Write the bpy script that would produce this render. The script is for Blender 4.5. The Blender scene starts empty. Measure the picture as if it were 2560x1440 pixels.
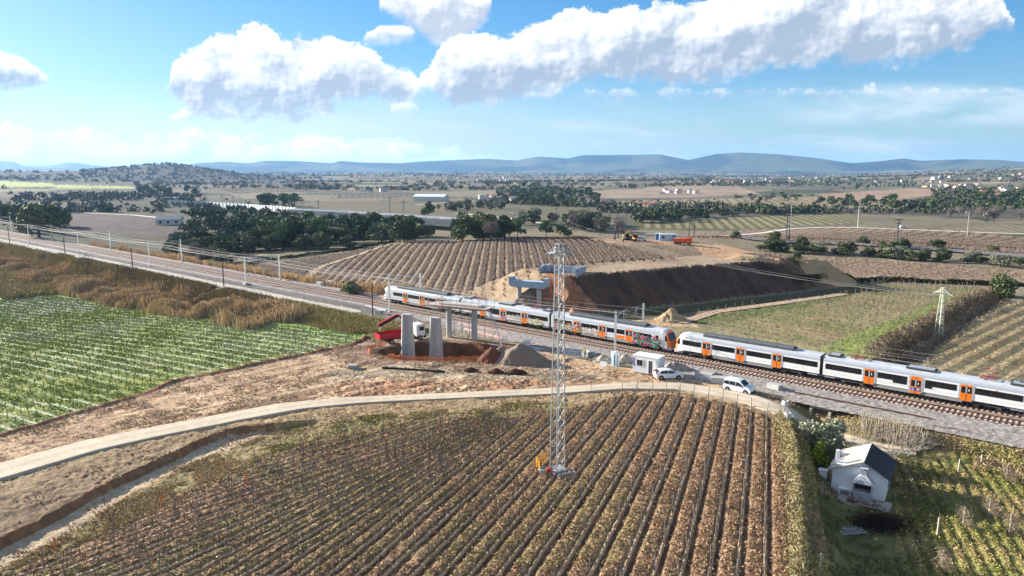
import bpy, math, random
import numpy as np
from mathutils import Vector, Matrix

# ------------------------------------------------------------------ camera, sky, sun
S = bpy.context.scene
COL = S.collection
R = math.radians
PITCH = R(9.4); F = 1775.0; CH = 31.0
cam = bpy.data.cameras.new('camera'); cam.sensor_width = 36; cam.lens = F / 2560 * 36
cam.clip_start = 0.5; cam.clip_end = 90000
co = bpy.data.objects.new('camera', cam); COL.objects.link(co)
co.location = (0, 0, CH); co.rotation_euler = (math.pi / 2 - PITCH, 0, 0)
S.camera = co
S.view_settings.view_transform = 'Standard'; S.view_settings.look = 'None'
S.view_settings.gamma = 1; S.view_settings.use_curve_mapping = False
S.view_settings.exposure = EXPO = 1.42
try:
    S.cycles.volume_bounces = 1; S.cycles.max_bounces = 6; S.cycles.transparent_max_bounces = 12
except Exception: pass
SUN_EL = R(18); SUN_AZ = R(-62)          # azimuth from +Y towards +X
sd = Vector((math.sin(SUN_AZ) * math.cos(SUN_EL), math.cos(SUN_AZ) * math.cos(SUN_EL), math.sin(SUN_EL)))
sl = bpy.data.lights.new('sun', 'SUN'); sl.energy = 5.0; sl.angle = R(0.55); sl.color = (1, .93, .82)
so = bpy.data.objects.new('sun', sl); COL.objects.link(so)
so.rotation_euler = sd.to_track_quat('Z', 'Y').to_euler()

W = bpy.data.worlds.new('World'); S.world = W; W.use_nodes = True
nt = W.node_tree; nt.nodes.clear()
class NG:
    def __init__(s, nt): s.nt = nt
    def n(s, typ, **kw):
        o = s.nt.nodes.new(typ)
        for k, v in kw.items(): setattr(o, k, v)
        return o
    def put(s, sock, v):
        if isinstance(v, bpy.types.NodeSocket): s.nt.links.new(v, sock)
        elif v is not None: sock.default_value = v
    def m(s, op, a, b=None, c=None, clamp=False):
        o = s.n('ShaderNodeMath', operation=op, use_clamp=clamp)
        for i, v in enumerate((a, b, c)):
            if v is not None: s.put(o.inputs[i], v)
        return o.outputs[0]
    def ss(s, v, a, b, o0=0., o1=1.):
        o = s.n('ShaderNodeMapRange', interpolation_type='SMOOTHSTEP')
        for i, q in enumerate((v, a, b, o0, o1)): s.put(o.inputs[i], q)
        return o.outputs[0]
    def mix(s, f, a, b, typ='RGBA', bl='MIX'):
        o = s.n('ShaderNodeMix', data_type=typ)
        if typ == 'RGBA': o.blend_type = bl
        i = 6 if typ == 'RGBA' else 2
        s.put(o.inputs[0], f); s.put(o.inputs[i], a); s.put(o.inputs[i + 1], b)
        return o.outputs[2 if typ == 'RGBA' else 0]
    def xyz(s, x, y, z=0.):
        o = s.n('ShaderNodeCombineXYZ')
        for i, v in enumerate((x, y, z)): s.put(o.inputs[i], v)
        return o.outputs[0]
    def noise(s, vec, scale, detail=4., rough=.5, dist=0., col=False, dim='3D'):
        o = s.n('ShaderNodeTexNoise', noise_dimensions=dim)
        if vec is not None: s.put(o.inputs['Vector'], vec)
        s.put(o.inputs['Scale'], scale); s.put(o.inputs['Detail'], detail); s.put(o.inputs['Roughness'], rough)
        s.put(o.inputs['Distortion'], dist)
        return o.outputs['Color' if col else 'Fac']
    def curve(s, v, pts):
        o = s.n('ShaderNodeFloatCurve'); c = o.mapping.curves[0]
        o.mapping.extend = 'HORIZONTAL'
        pts = sorted(pts)
        c.points[0].location = pts[0]; c.points[1].location = pts[-1]
        for p in pts[1:-1]: c.points.new(*p)
        for p in c.points: p.handle_type = 'AUTO_CLAMPED'
        o.mapping.update()
        s.put(o.inputs['Value'], v)
        return o.outputs[0]

g = NG(nt)
def uw(px, py):
    """photo pixel to (x/y, z/y) of the world direction"""
    u = (px - 1280) / F; v = (py - 720) / F
    y = math.cos(PITCH) - v * math.sin(PITCH); z = -math.sin(PITCH) - v * math.cos(PITCH)
    return u / y, z / y
sky = g.n('ShaderNodeTexSky', sky_type='NISHITA', sun_disc=False)
sky.sun_elevation = SUN_EL; sky.sun_rotation = SUN_AZ; sky.altitude = 200; sky.air_density = 1.0; sky.dust_density = 0.6; sky.ozone_density = 2.6
tc = g.n('ShaderNodeTexCoord'); sp = g.n('ShaderNodeSeparateXYZ'); nt.links.new(tc.outputs['Generated'], sp.inputs[0])
yy = g.m('MAXIMUM', sp.outputs[1], .02)
U = g.m('DIVIDE', sp.outputs[0], yy); V = g.m('DIVIDE', sp.outputs[2], yy)
front = g.ss(sp.outputs[1], .25, .5)
P0 = g.xyz(U, V, 0)
# domain warp for billows
nb = g.noise(g.xyz(U, g.m('MULTIPLY', V, 1.25), 3.3), 30, 12, .66)             # main puff noise
nbc = g.m('SUBTRACT', nb, .5)
def relief(scale, dx, dy, z):
    a = g.noise(g.xyz(U, V, z), scale, 3, .5); b = g.noise(g.xyz(g.m('ADD', U, dx), g.m('ADD', V, dy), z), scale, 3, .5)
    return g.m('SUBTRACT', b, a)
rl = relief(16, -.012, .009, 3.3)
rl2 = relief(52, -.0035, .0035, 3.3)
low = g.noise(g.xyz(U, g.m('MULTIPLY', V, 2.4), 7.1), 9, 5, .55)
low2 = g.noise(g.xyz(U, g.m('MULTIPLY', V, 1.8), 4.4), 22, 4, .55)
WS = .4
def edge(pts):
    q = []
    for x, y in pts:
        u, w = uw(x, y); q.append(((u + 1) / 2, (w + .05) / WS))
    return g.m('SUBTRACT', g.m('MULTIPLY', g.curve(Uc, q), WS), .05)
Uc = g.m('MULTIPLY_ADD', U, .5, .5)
def cloud(top, bot, amp=.042, soft_t=.005, soft_b=.022, bias=0.):
    T = edge(top); B = edge(bot)
    dT = g.m('ADD', g.m('SUBTRACT', T, V), bias); dB = g.m('ADD', g.m('SUBTRACT', V, B), bias)
    nT = g.m('MULTIPLY', nbc, amp * 1.5)
    eT = g.m('ADD', dT, nT); eB = g.m('ADD', dB, g.m('MULTIPLY', nbc, amp * 1.8))
    mask = g.m('MULTIPLY', g.ss(eT, -.001, soft_t), g.ss(eB, -.002, soft_b))
    mask = g.m('MULTIPLY', mask, g.ss(g.m('SUBTRACT', T, B), .0005, .005))
    return mask, dT, dB
def lit(dT, dB, scale):
    # thick middle and base grey, thin rims and the side towards the sun white
    t_ = g.m('DIVIDE', g.m('MAXIMUM', dB, 0.), g.m('MAXIMUM', g.m('ADD', dT, dB), .012))
    v = g.m('ADD', g.ss(g.m('ADD', t_, g.m('MULTIPLY', g.m('SUBTRACT', low, .5), 1.1)), .26, .88, .06, 1.0), g.ss(dB, .012, .0, 0., .35))
    v = g.m('ADD', v, g.m('MULTIPLY', rl, 2.6)); v = g.m('ADD', v, g.m('MULTIPLY', rl2, 1.5))
    v = g.m('ADD', v, g.m('MULTIPLY', g.m('SUBTRACT', low2, .5), 1.3))
    return g.m('MAXIMUM', g.m('MINIMUM', v, 1.), 0.)
c1 = cloud([(400, 230), (428, 205), (436, 150), (500, 120), (540, 96), (590, 86), (640, 64), (690, 74), (715, 103), (770, 105), (860, 108), (930, 128), (965, 160), (1000, 172), (1040, 196), (1060, 245)],
           [(400, 225), (430, 236), (470, 276), (510, 296), (620, 294), (700, 300), (790, 290), (860, 268), (930, 252), (1000, 262), (1040, 250), (1060, 235)], bias=.005)
c2 = cloud([(1020, 240), (1050, 205), (1080, 160), (1120, 108), (1200, 90), (1235, 102), (1300, 88), (1340, 66), (1420, 36), (1460, 28), (1500, 44), (1560, 20), (1640, 24), (1760, 6), (1850, -30), (2100, -70), (2350, -60), (2480, -20), (2520, 40), (2545, 70)],
           [(1020, 220), (1060, 232), (1110, 252), (1190, 264), (1290, 246), (1400, 228), (1530, 204), (1620, 205), (1750, 205), (1850, 190), (1960, 166), (2100, 158), (2230, 164), (2300, 152), (2400, 128), (2470, 90), (2545, 60)], bias=.006)
c3 = cloud([(930, 40), (960, 5), (1000, -40), (1150, -50), (1220, -5), (1235, 20)], [(930, 20), (985, 30), (1020, 50), (1060, 88), (1120, 104), (1180, 74), (1220, 28), (1235, 5)], amp=.035, bias=.012)
c3b = cloud([(895, 112), (930, 84), (965, 68), (1040, 84), (1065, 95)], [(895, 105), (930, 108), (980, 104), (1050, 92), (1065, 85)], amp=.02, bias=.006)
c4 = cloud([(-160, 90), (0, 132), (60, 158), (110, 190), (135, 215)], [(-160, 240), (0, 226), (60, 228), (110, 212), (135, 200)], amp=.02, bias=.006)
c5 = cloud([(400, 320), (440, 290), (520, 262), (640, 282), (780, 272), (850, 300)], [(400, 300), (440, 306), (520, 308), (620, 300), (780, 298), (850, 285)], amp=.035, bias=.005)
c6 = cloud([(970, 285), (990, 262), (1020, 258), (1048, 268), (1056, 278)], [(970, 275), (990, 286), (1020, 284), (1048, 272), (1056, 265)], amp=.012, bias=.003)
hs = g.n('ShaderNodeHueSaturation'); hs.inputs['Saturation'].default_value = 1.42; hs.inputs['Value'].default_value = 1.0
nt.links.new(sky.outputs[0], hs.inputs['Color'])
sc = g.mix(1., hs.outputs[0], (.92, 1.04, 1.14, 1), bl='MULTIPLY')
def vm(op, a, b):
    o = g.n('ShaderNodeVectorMath', operation=op); g.put(o.inputs[0], a); g.put(o.inputs[1], b); return o.outputs[0]
sc = vm('DIVIDE', vm('MULTIPLY', sc, (1.45, 1.45, 1.45)), vm('ADD', vm('DIVIDE', sc, (6.2, 11.0, 18.)), (1., 1., 1.)))
WHITE = (8.2, 8.3, 8.4, 1); GREY = (3.3, 4.0, 5.0, 1)
sc = g.mix(g.m('MULTIPLY', g.ss(V, .13, .0), .82), sc, g.mix(g.ss(U, .5, -.6), (3.5, 5.1, 5.9, 1), (7.2, 7.5, 7.6, 1)))
# thin high veil and the low bands towards the horizon
wsp = g.noise(g.xyz(U, g.m('MULTIPLY', V, 6), 1.7), 5, 7, .6, .4)
hb = g.ss(V, .115, .01)
veil = g.m('MULTIPLY', g.ss(g.m('ADD', wsp, g.m('MULTIPLY', g.m('ADD', U, .1), -.16)), .43, .68), hb)
ul = g.ss(U, .05, -.7)
veil = g.m('MAXIMUM', g.m('MULTIPLY', veil, .75), g.m('MULTIPLY', ul, g.m('MULTIPLY', hb, .3)))
# pale veil patch, upper right
pr = g.m('MULTIPLY', g.m('MULTIPLY', g.ss(U, .28, .5), g.ss(V, .055, .075)), g.ss(V, .125, .1))
wsp2 = g.noise(g.xyz(U, g.m('MULTIPLY', V, 3.2), 9.2), 7, 7, .55, .3)
veil = g.m('MAXIMUM', veil, g.m('MULTIPLY', pr, g.ss(wsp2, .36, .62, 0., .62)))
veil = g.m('MULTIPLY', veil, front)
out = g.mix(veil, sc, (6.4, 7.2, 7.7, 1))
# low cumulus bank on the left, above the hills
bank_e = g.m('ADD', g.m('SUBTRACT', .074, g.m('MULTIPLY', g.m('ADD', U, .72), .062)), g.m('MULTIPLY', g.m('SUBTRACT', low, .5), .10))
bk = g.m('MULTIPLY', g.ss(g.m('ADD', g.m('SUBTRACT', bank_e, V), g.m('MULTIPLY', nbc, .05)), 0., .012), g.ss(U, .08, -.15))
bk = g.m('MULTIPLY', g.m('MULTIPLY', bk, g.ss(V, -.01, .012)), front)
bl = g.m('ADD', .72, g.m('ADD', g.m('MULTIPLY', rl, 3.), g.m('MULTIPLY', g.m('SUBTRACT', low, .5), 1.4)), clamp=True)
out = g.mix(g.m('MULTIPLY', bk, .95), out, g.mix(bl, (5.4, 6.2, 6.9, 1), (9.2, 9.3, 9.3, 1)))
for (mk_, dT, dB), sc_, bo in ((c4, .05, 0.), (c5, .05, .25), (c6, .03, .3), (c3b, .04, .3), (c3, .09, .25), (c1, .085, .04), (c2, .08, .0)):
    L = lit(dT, dB, sc_)
    if bo: L = g.m('ADD', L, bo, clamp=True)
    out = g.mix(g.m('MULTIPLY', g.m('MULTIPLY', mk_, front), .97), out, g.mix(L, GREY, WHITE))
# unseen cloud added behind and above the camera to make the fill light neutral
oth = g.m('MULTIPLY', g.m('SUBTRACT', 1., front), g.ss(g.noise(tc.outputs['Generated'], 2.2, 6, .6), .40, .56, .15, .8))
oth = g.m('MULTIPLY', oth, g.ss(sp.outputs[2], -.02, .08))
out = g.mix(oth, out, (4.3, 4.5, 4.8, 1))
bg = g.n('ShaderNodeBackground'); bg.inputs[1].default_value = 0.0515
nt.links.new(out, bg.inputs[0])
wo = g.n('ShaderNodeOutputWorld'); nt.links.new(bg.outputs[0], wo.inputs[0])
# ------------------------------------------------------------------ numeric helpers
def sst(v, a, b):
    t = np.clip((v - a) / (b - a), 0, 1); return t * t * (3 - 2 * t)
def vn(x, y, seed=0):
    xi = np.floor(x).astype(np.int64); yi = np.floor(y).astype(np.int64)
    fx = x - xi; fy = y - yi; fx = fx * fx * (3 - 2 * fx); fy = fy * fy * (3 - 2 * fy)
    def h(i, j):
        k = (i * 374761393 + j * 668265263 + seed * 1442695041) & 0xFFFFFFFF
        k = ((k ^ (k >> 13)) * 1274126177) & 0xFFFFFFFF
        k = k ^ (k >> 16)
        return (k & 0xFFFF) / 65535.0
    a = h(xi, yi); b = h(xi + 1, yi); c = h(xi, yi + 1); d = h(xi + 1, yi + 1)
    return (a + (b - a) * fx) * (1 - fy) + (c + (d - c) * fx) * fy
def fbm(x, y, scale, oct=4, seed=0, gain=.5):
    x = np.asarray(x, float) / scale; y = np.asarray(y, float) / scale
    s = 0; amp = 1; tot = 0
    for o in range(oct):
        s = s + amp * vn(x, y, seed + o * 17); tot += amp; amp *= gain; x = x * 2.03 + 11.3; y = y * 2.03 + 5.7
    return s / tot                                 # 0..1
TD = np.array([.765, -.644]); TD /= np.linalg.norm(TD); ND = np.array([TD[1], -TD[0]])   # along track (to the right), towards camera
def As(x, y): return x * TD[0] + y * TD[1], x * ND[0] + y * ND[1] + 103.9
def XY(a, s): s = s - 103.9; return a * TD[0] + s * ND[0], a * TD[1] + s * ND[1]
def seg_d(x, y, pts):
    """signed distance to an open polyline (positive on its right side) and unsigned distance"""
    best = np.full(np.shape(x), 1e9); sg = np.zeros(np.shape(x))
    for (x0, y0), (x1, y1) in zip(pts[:-1], pts[1:]):
        dx, dy = x1 - x0, y1 - y0; L = dx * dx + dy * dy
        t = np.clip(((x - x0) * dx + (y - y0) * dy) / L, 0, 1)
        d = np.hypot(x - x0 - t * dx, y - y0 - t * dy)
        c = np.sign((y - y0) * dx - (x - x0) * dy)
        m = d < best - 1e-6; best = np.where(m, d, best); sg = np.where(m, -c, sg)
    return best * sg
def proj(x, y, z):
    d = y * math.cos(PITCH) + (CH - z) * math.sin(PITCH); d = np.maximum(d, .1)
    v = ((CH - z) * math.cos(PITCH) - y * math.sin(PITCH)) / d
    return 1280 + x / d * F, 720 + v * F
def flat(px, py, z=0.):
    u = (px - 1280) / F; v = (py - 720) / F
    d = (CH - z) / (math.sin(PITCH) + v * math.cos(PITCH))
    return u * d, d * (math.cos(PITCH) - v * math.sin(PITCH))
BANK = [flat(*p) for p in ((-200, 1440), (0, 1346), (124, 1286), (240, 1222), (289, 1197), (337, 1177), (416, 1140), (510, 1096), (562, 1076), (620, 1066), (680, 1060))]
GX = lambda x, y: x - (20.1 + (y - 46) * .354)         # metres right of the vineyard's last row
EO = np.array([11., 150.]); EE = np.array([.89, .456]); EM = np.array([-.456, .89])
DITCH = [flat(*p) for p in ((2235, 915), (2330, 845), (2400, 795), (2490, 740))]
def embk(x, y):
    p = (x - EO[0]) * EE[0] + (y - EO[1]) * EE[1]; q = (x - EO[0]) * EM[0] + (y - EO[1]) * EM[1]
    q = q + (fbm(x, y, 7, 3, 14) - .5) * 1.6; p = p + (fbm(x, y, 5, 2, 19) - .5) * 1.5
    bq = sst(q, 9.5, 15); pl = 3.2 - 9 * bq; lim = np.minimum(np.minimum(q / 10.5, (p - pl) / (3.0 + 7 * bq)), np.minimum((97 - p) / 17, (38 - q) / 12))
    eh = np.clip(lim, 0, 1); eh = np.where(eh > .9, .9 + (eh - .9) * .75, eh)
    return eh
def hgt(x, y):
    x = np.asarray(x, float); y = np.asarray(y, float)
    a, s = As(x, y); r = np.hypot(x, y); az = np.degrees(np.arctan2(x, np.maximum(y, 1e-3)))
    z = np.zeros_like(x)
    # green field and reed slope left of the site
    zf = -.7 - 5.0 * sst(-a, 108, 235)
    z = z + zf * (1 - .55 * sst(s, 45, 95)) * sst(s, 10.5, 19) * sst(-a, 105.5, 109) * (1 - sst(r, 420, 600))
    # garden
    z = z - 2.0 * sst(GX(x, y), 1.0, 6) * sst(s, 6.5, 12) * (y > 20)
    z = z - 1.2 * np.exp(-(((a + 27) / 3.5) ** 2)) * sst(s, 5.5, 8) * (1 - sst(s, 10, 15))
    # lowland on the far side
    z = z - (.4 + 3.6 * sst(-a, 112, 190)) * sst(-s, 9, 15) * (1 - sst(r, 420, 600))
    dm = np.exp(-((x - 5) / 105) ** 2 - ((y - 285) / 62) ** 2) * (1 + .0 * x)
    z = z + 6.4 * dm * sst(-s, 11, 40)
    z = z - 5 * sst(r, 340, 420) * sst(-s, 20, 60)
    # new railway embankment
    eh = embk(x, y)
    z = np.maximum(z, 7.2 * eh + (eh > 0) * -.01 + np.where(eh <= 0, -50, 0))
    z = z - 1.7 * np.exp(-(seg_d(x, y, DITCH) / 2.0) ** 2) * (x > 40)
    # pit round the piers
    e = np.hypot((x + 11.5) / 11.5, (y - 120.0) / 6.2) + (fbm(x, y, 4, 3, 5) - .5) * .22
    z = z - 3.3 * (1 - sst(e, .68, 1.02))
    # ditch at the lower left
    sb = seg_d(x, y, BANK) + (fbm(x, y, 3.2, 4, 9, .6) - .5) * 1.3
    k = sst(sb, 0, .55) * (1 - sst(sb, 4.5, 13)) * (np.abs(sb) < 40) * (1 - sst(x, -28, -22))
    z = z - .72 * k
    # undulation of the plain
    und = (fbm(x, y, 420, 3, 3) - .5) * 22 * sst(r, 480, 1100) + (fbm(x, y, 1700, 2, 8) - .5) * 40 * sst(r, 1500, 3500)
    z = z + und
    z = z + 26 * np.exp(-((r - 3000) / 650) ** 2) * (1 - sst(az, -27, -16)) + 20 * np.exp(-((r - 2900) / 380) ** 2) * np.exp(-((az + 25.5) / 3.4) ** 2)
    z = z + 38 * sst(r, 1500, 4200) * sst(az, 20, 36) + 22 * np.exp(-((r - 4300) / 900) ** 2) * sst(az, 26, 37)
    return z
H1 = lambda x, y: float(hgt(np.array([x]), np.array([y]))[0])
_T = np.concatenate([np.linspace(30, 400, 1500), np.geomspace(400, 9000, 1500)[1:]])
def G(px, py, full=False):
    """world point of the terrain under a photo pixel (ray march)"""
    u = (px - 1280) / F; v = (py - 720) / F
    dx = u; dy = math.cos(PITCH) - v * math.sin(PITCH); dz = -math.sin(PITCH) - v * math.cos(PITCH)
    h = hgt(_T * dx, _T * dy); zz = CH + _T * dz
    w = np.where(zz <= h)[0]
    i = w[0] if len(w) else len(_T) - 1
    if i > 0:
        a0 = zz[i - 1] - h[i - 1]; a1 = zz[i] - h[i]; k = a0 / (a0 - a1) if a0 != a1 else 1
        t = _T[i - 1] + (_T[i] - _T[i - 1]) * k
    else: t = _T[0]
    return Vector((t * dx, t * dy, H1(t * dx, t * dy)))
def inpoly(X, Y, poly):
    c = np.zeros(X.shape, bool); n = len(poly); j = n - 1
    pp = np.array(poly, float); bb = (X > pp[:, 0].min()) & (X < pp[:, 0].max()) & (Y > pp[:, 1].min()) & (Y < pp[:, 1].max())
    if X.ndim > 0 and X.size > 50:
        if not bb.any(): return c
        X = X[bb]; Y = Y[bb]; full = c; c = np.zeros(X.shape, bool)
    else: full = None
    for i in range(n):
        xi, yi = poly[i]; xj, yj = poly[j]
        if yi != yj:
            c ^= ((yi > Y) != (yj > Y)) & (X < (xj - xi) * (Y - yi) / (yj - yi) + xi)
        j = i
    if full is not None:
        full[bb] = c; return full
    return c

# ------------------------------------------------------------------ materials
MATS = {}
def mat(name, col, rough=.7, var=.12, nscale=2., metal=0., bump=0., attr=False, obj_rand=0., spec=.4, emit=None, fine=0., alpha=1.):
    if name in MATS: return MATS[name]
    m = bpy.data.materials.new(name); m.use_nodes = True; t = m.node_tree; t.nodes.clear(); q = NG(t)
    b = q.n('ShaderNodeBsdfPrincipled'); o = q.n('ShaderNodeOutputMaterial'); t.links.new(b.outputs[0], o.inputs[0])
    b.inputs['Roughness'].default_value = rough; b.inputs['Metallic'].default_value = metal
    b.inputs['Specular IOR Level'].default_value = spec
    pos = q.n('ShaderNodeTexCoord').outputs['Object']
    if attr:
        at = q.n('ShaderNodeAttribute', attribute_name='Col'); c = at.outputs['Color']
    else: c = (*col, 1)
    n = q.noise(pos, nscale, 6, .6)
    f = q.m('MULTIPLY_ADD', q.m('SUBTRACT', n, .5), var * 4, 1.)
    if obj_rand:
        oi = q.n('ShaderNodeObjectInfo'); f = q.m('MULTIPLY', f, q.m('MULTIPLY_ADD', q.m('SUBTRACT', oi.outputs['Random'], .5), obj_rand * 2, 1.))
    f = q.m('MAXIMUM', f, .2)
    sc_ = q.n('ShaderNodeVectorMath', operation='SCALE'); q.put(sc_.inputs[0], c if attr else col); q.put(sc_.inputs['Scale'], f)
    t.links.new(sc_.outputs[0], b.inputs['Base Color'])
    if bump:
        bp = q.n('ShaderNodeBump'); bp.inputs['Strength'].default_value = 1; bp.inputs['Distance'].default_value = bump
        t.links.new(q.noise(pos, nscale * 3, 5, .65), bp.inputs['Height']); t.links.new(bp.outputs[0], b.inputs['Normal'])
    if emit:
        b.inputs['Emission Color'].default_value = (*emit[0], 1); b.inputs['Emission Strength'].default_value = emit[1]
    if alpha < 1:
        b.inputs['Alpha'].default_value = alpha
    MATS[name] = m
    return m
def meshobj(name, V, Fc, mats, parent=None, cols=None, smooth=False, midx=None, loc=None):
    """V (n,3); Fc list/array of equal-length faces"""
    me = bpy.data.meshes.new(name)
    V = np.ascontiguousarray(V, np.float32); Fc = np.ascontiguousarray(Fc, np.int32); k = Fc.shape[1]
    me.vertices.add(len(V)); me.vertices.foreach_set('co', V.ravel())
    me.loops.add(Fc.size); me.loops.foreach_set('vertex_index', Fc.ravel())
    me.polygons.add(len(Fc)); me.polygons.foreach_set('loop_start', np.arange(0, Fc.size, k, dtype=np.int32))
    try: me.polygons.foreach_set('loop_total', np.full(len(Fc), k, np.int32))
    except Exception: pass
    if smooth: me.polygons.foreach_set('use_smooth', np.ones(len(Fc), bool))
    for m in (mats if isinstance(mats, (list, tuple)) else [mats]): me.materials.append(m)
    if midx is not None: me.polygons.foreach_set('material_index', np.ascontiguousarray(midx, np.int32))
    me.update(calc_edges=True)
    if cols is not None:
        ca = me.color_attributes.new('Col', 'FLOAT_COLOR', 'POINT')
        c4_ = np.ones((len(V), 4), np.float32); c4_[:, :3] = cols; ca.data.foreach_set('color', c4_.ravel())
    o = bpy.data.objects.new(name, me); COL.objects.link(o)
    if parent is not None: o.parent = parent
    if loc is not None: o.location = loc
    return o
def tag(o, label=None, cat=None, group=None, kind=None):
    if label: o['label'] = label
    if cat: o['category'] = cat
    if group: o['group'] = group
    if kind: o['kind'] = kind
    return o

# ------------------------------------------------------------------ vineyard rows in the foreground
KEY = [(-58, 1.06), (-41.5, .966), (-28.3, .64), (-16.4, .43), (-.8, .41), (9.2, .372), (20.1, .354)]
ROWS = []
for (x0, t0), (x1, t1) in zip(KEY[:-1], KEY[1:]):
    sp_ = 2.27 if t0 < .6 else 2.3 * math.hypot(1, (t0 + t1) / 2)
    n_ = max(1, round((x1 - x0) / sp_))
    for i in range(n_): ROWS.append((x0 + (x1 - x0) * i / n_, t0 + (t1 - t0) * i / n_))
ROWS.append(KEY[-1])
ROWS = np.array(ROWS)
def rowphase(x, y):
    """continuous row index over the foreground vineyard"""
    best = np.full(np.shape(x), -1.0)
    for i in range(len(ROWS) - 1):
        xa = ROWS[i, 0] + (y - 46) * ROWS[i, 1]; xb = ROWS[i + 1, 0] + (y - 46) * ROWS[i + 1, 1]
        m = (x >= xa) & (x < xb); best = np.where(m, i + (x - xa) / np.maximum(xb - xa, .05), best)
    return best
VPOLY = [(-300, 1900), (-300, 1500), (0, 1436), (200, 1362), (480, 1222), (700, 1120), (900, 1078), (1080, 1050), (1340, 1038), (1430, 1020), (1560, 985), (1660, 985), (1800, 1005), (1960, 1056), (1994, 1440), (2080, 1900)]
GPOLY = [(-400, 715), (0, 722), (300, 762), (600, 800), (908, 838), (885, 858), (700, 898), (450, 948), (250, 1014), (0, 1082), (-400, 1180)]
DPOLY = [(690, 705), (830, 660), (960, 612), (1230, 598), (1420, 591), (1490, 598), (1600, 628), (1700, 655), (1500, 664), (1460, 672), (1270, 748), (1130, 745), (960, 735), (820, 712)]
LPOLY = [(2255, 915), (2500, 752), (2900, 770), (2900, 1010), (2560, 965), (2400, 935)]
HPOLY = [(2235, 1190), (2400, 1130), (2800, 1160), (2800, 1600), (2230, 1600), (2240, 1300)]
MPOLY = [(1700, 800), (1790, 775), (2115, 735), (2150, 700), (2450, 712), (2440, 742), (2300, 800), (2090, 880), (1960, 872)]

# ------------------------------------------------------------------ ground sheet
def srgb(r, g_, b): return tuple(((c / 255) / 12.92 if c / 255 < .04045 else ((c / 255 + .055) / 1.055) ** 2.4) for c in (r, g_, b))
azs = np.concatenate([np.linspace(-180, -48, 34)[:-1], np.linspace(-48, -38.2, 60)[:-1], np.linspace(-38.2, 38.2, 960), np.linspace(38.2, 48, 60)[1:], np.linspace(48, 180, 34)[1:]])
dep = np.concatenate([np.linspace(80, 36, 20)[:-1], np.linspace(36, 9.5, 470)[:-1], np.linspace(9.5, 2.2, 190)[:-1], np.linspace(2.2, .55, 80)])
rr = np.concatenate([[0.], CH / np.tan(np.radians(dep)), np.geomspace(3300, 16000, 50)])
AZ, RR = np.meshgrid(np.radians(azs), rr)
GXx = RR * np.sin(AZ); GYy = RR * np.cos(AZ)
Zb = hgt(GXx, GYy)
PX, PY = proj(GXx, GYy, Zb)
behind = GYy < 8
PX = np.where(behind, -9999, PX)
def wob(sc_, amp, seed): return (fbm(GXx, GYy, sc_, 3, seed) - .5) * amp
base = np.zeros(GXx.shape + (3,)); rough_amp = np.full(GXx.shape, .05)
N1 = fbm(GXx, GYy, 40, 4, 21); N2 = fbm(GXx, GYy, 6, 4, 22); N3 = fbm(GXx, GYy, 1.3, 3, 23); N4 = fbm(GXx, GYy, .45, 2, 24)
NF = fbm(GXx, GYy, 160, 4, 28)
def setc(mask, c1_, c2_=None, n=None, k=1.):
    c1_ = np.array(c1_)
    if mask.dtype != bool:
        sub = mask > 1e-4; w_ = mask[sub][:, None]
    else: sub = mask; w_ = None
    if not sub.any(): return
    c = c1_
    if c2_ is not None:
        t = np.clip((n[sub] - .5) * 2.2 * k + .5, 0, 1)[:, None]; c = c1_ * (1 - t) + np.array(c2_) * t
    base[sub] = c if w_ is None else base[sub] * (1 - w_) + c * w_
    return
    if c2_ is not None:
        t = np.clip((n - .5) * 2.2 * k + .5, 0, 1)[..., None]; c = c1_ * (1 - t) + np.array(c2_) * t
    if mask.dtype == bool: base[mask] = np.broadcast_to(c, base.shape)[mask]
    else: base[:] = base * (1 - mask[..., None]) + c * mask[..., None]
# patchwork of fields over the plain (jittered cells)
def voro(x, y, cell, ang, asp, seed):
    ca, sa = math.cos(ang), math.sin(ang); X = (x * ca + y * sa) / cell; Y = (-x * sa + y * ca) / (cell * asp)
    xi = np.floor(X); yi = np.floor(Y); b1 = np.full(X.shape, 1e9); b2 = b1.copy(); idv = np.zeros(X.shape)
    for i in (-1, 0, 1):
        for j in (-1, 0, 1):
            cx = xi + i; cy = yi + j
            jx = vn(cx * 1.0, cy * 1.0, seed); jy = vn(cx * 1.0, cy * 1.0, seed + 5)
            d = np.maximum(np.abs(X - cx - jx), np.abs(Y - cy - jy) * .9)
            idd = vn(cx * 1.0, cy * 1.0, seed + 9)
            m = d < b1; b2 = np.where(m, b1, np.minimum(b2, d)); idv = np.where(m, idd, idv); b1 = np.minimum(b1, d)
    return idv, b2 - b1
fid, fed = voro(GXx + wob(90, 40, 61), GYy + wob(90, 40, 62), 150, .35, .6, 31)
pal = np.array([srgb(150, 128, 112), srgb(170, 148, 124), srgb(134, 118, 106), srgb(186, 164, 132), srgb(128, 122, 98), srgb(146, 124, 116), srgb(164, 140, 118), srgb(112, 112, 88), srgb(176, 152, 128), srgb(140, 134, 108), srgb(156, 136, 122)])
pal = pal * np.array([.72, .82, .76])
base[:] = pal[np.clip((fid * len(pal)).astype(int), 0, len(pal) - 1)]
base[fid > .985] = srgb(150, 170, 80)
setc(sst(fed, .06, .02) * .75, srgb(92, 94, 70), srgb(80, 74, 60), N2)
rot_ = (fid * 97 % 1 - .5) * .9; prow = (GXx * np.cos(rot_) - GYy * np.sin(rot_)) / (4.5 + RR * .004)
rk_ = (1 - sst(np.abs(prow % 1 - .5), .12, .3)) * (1 - sst(RR, 1100, 2200)) * (fid * 31 % 1 > .35)
base *= (1 - .24 * rk_)[..., None]
lh = sst(RR, 1500, 2300) * (GXx < 0) * sst(-GXx / np.maximum(RR, 1), .2, .35)
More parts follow.
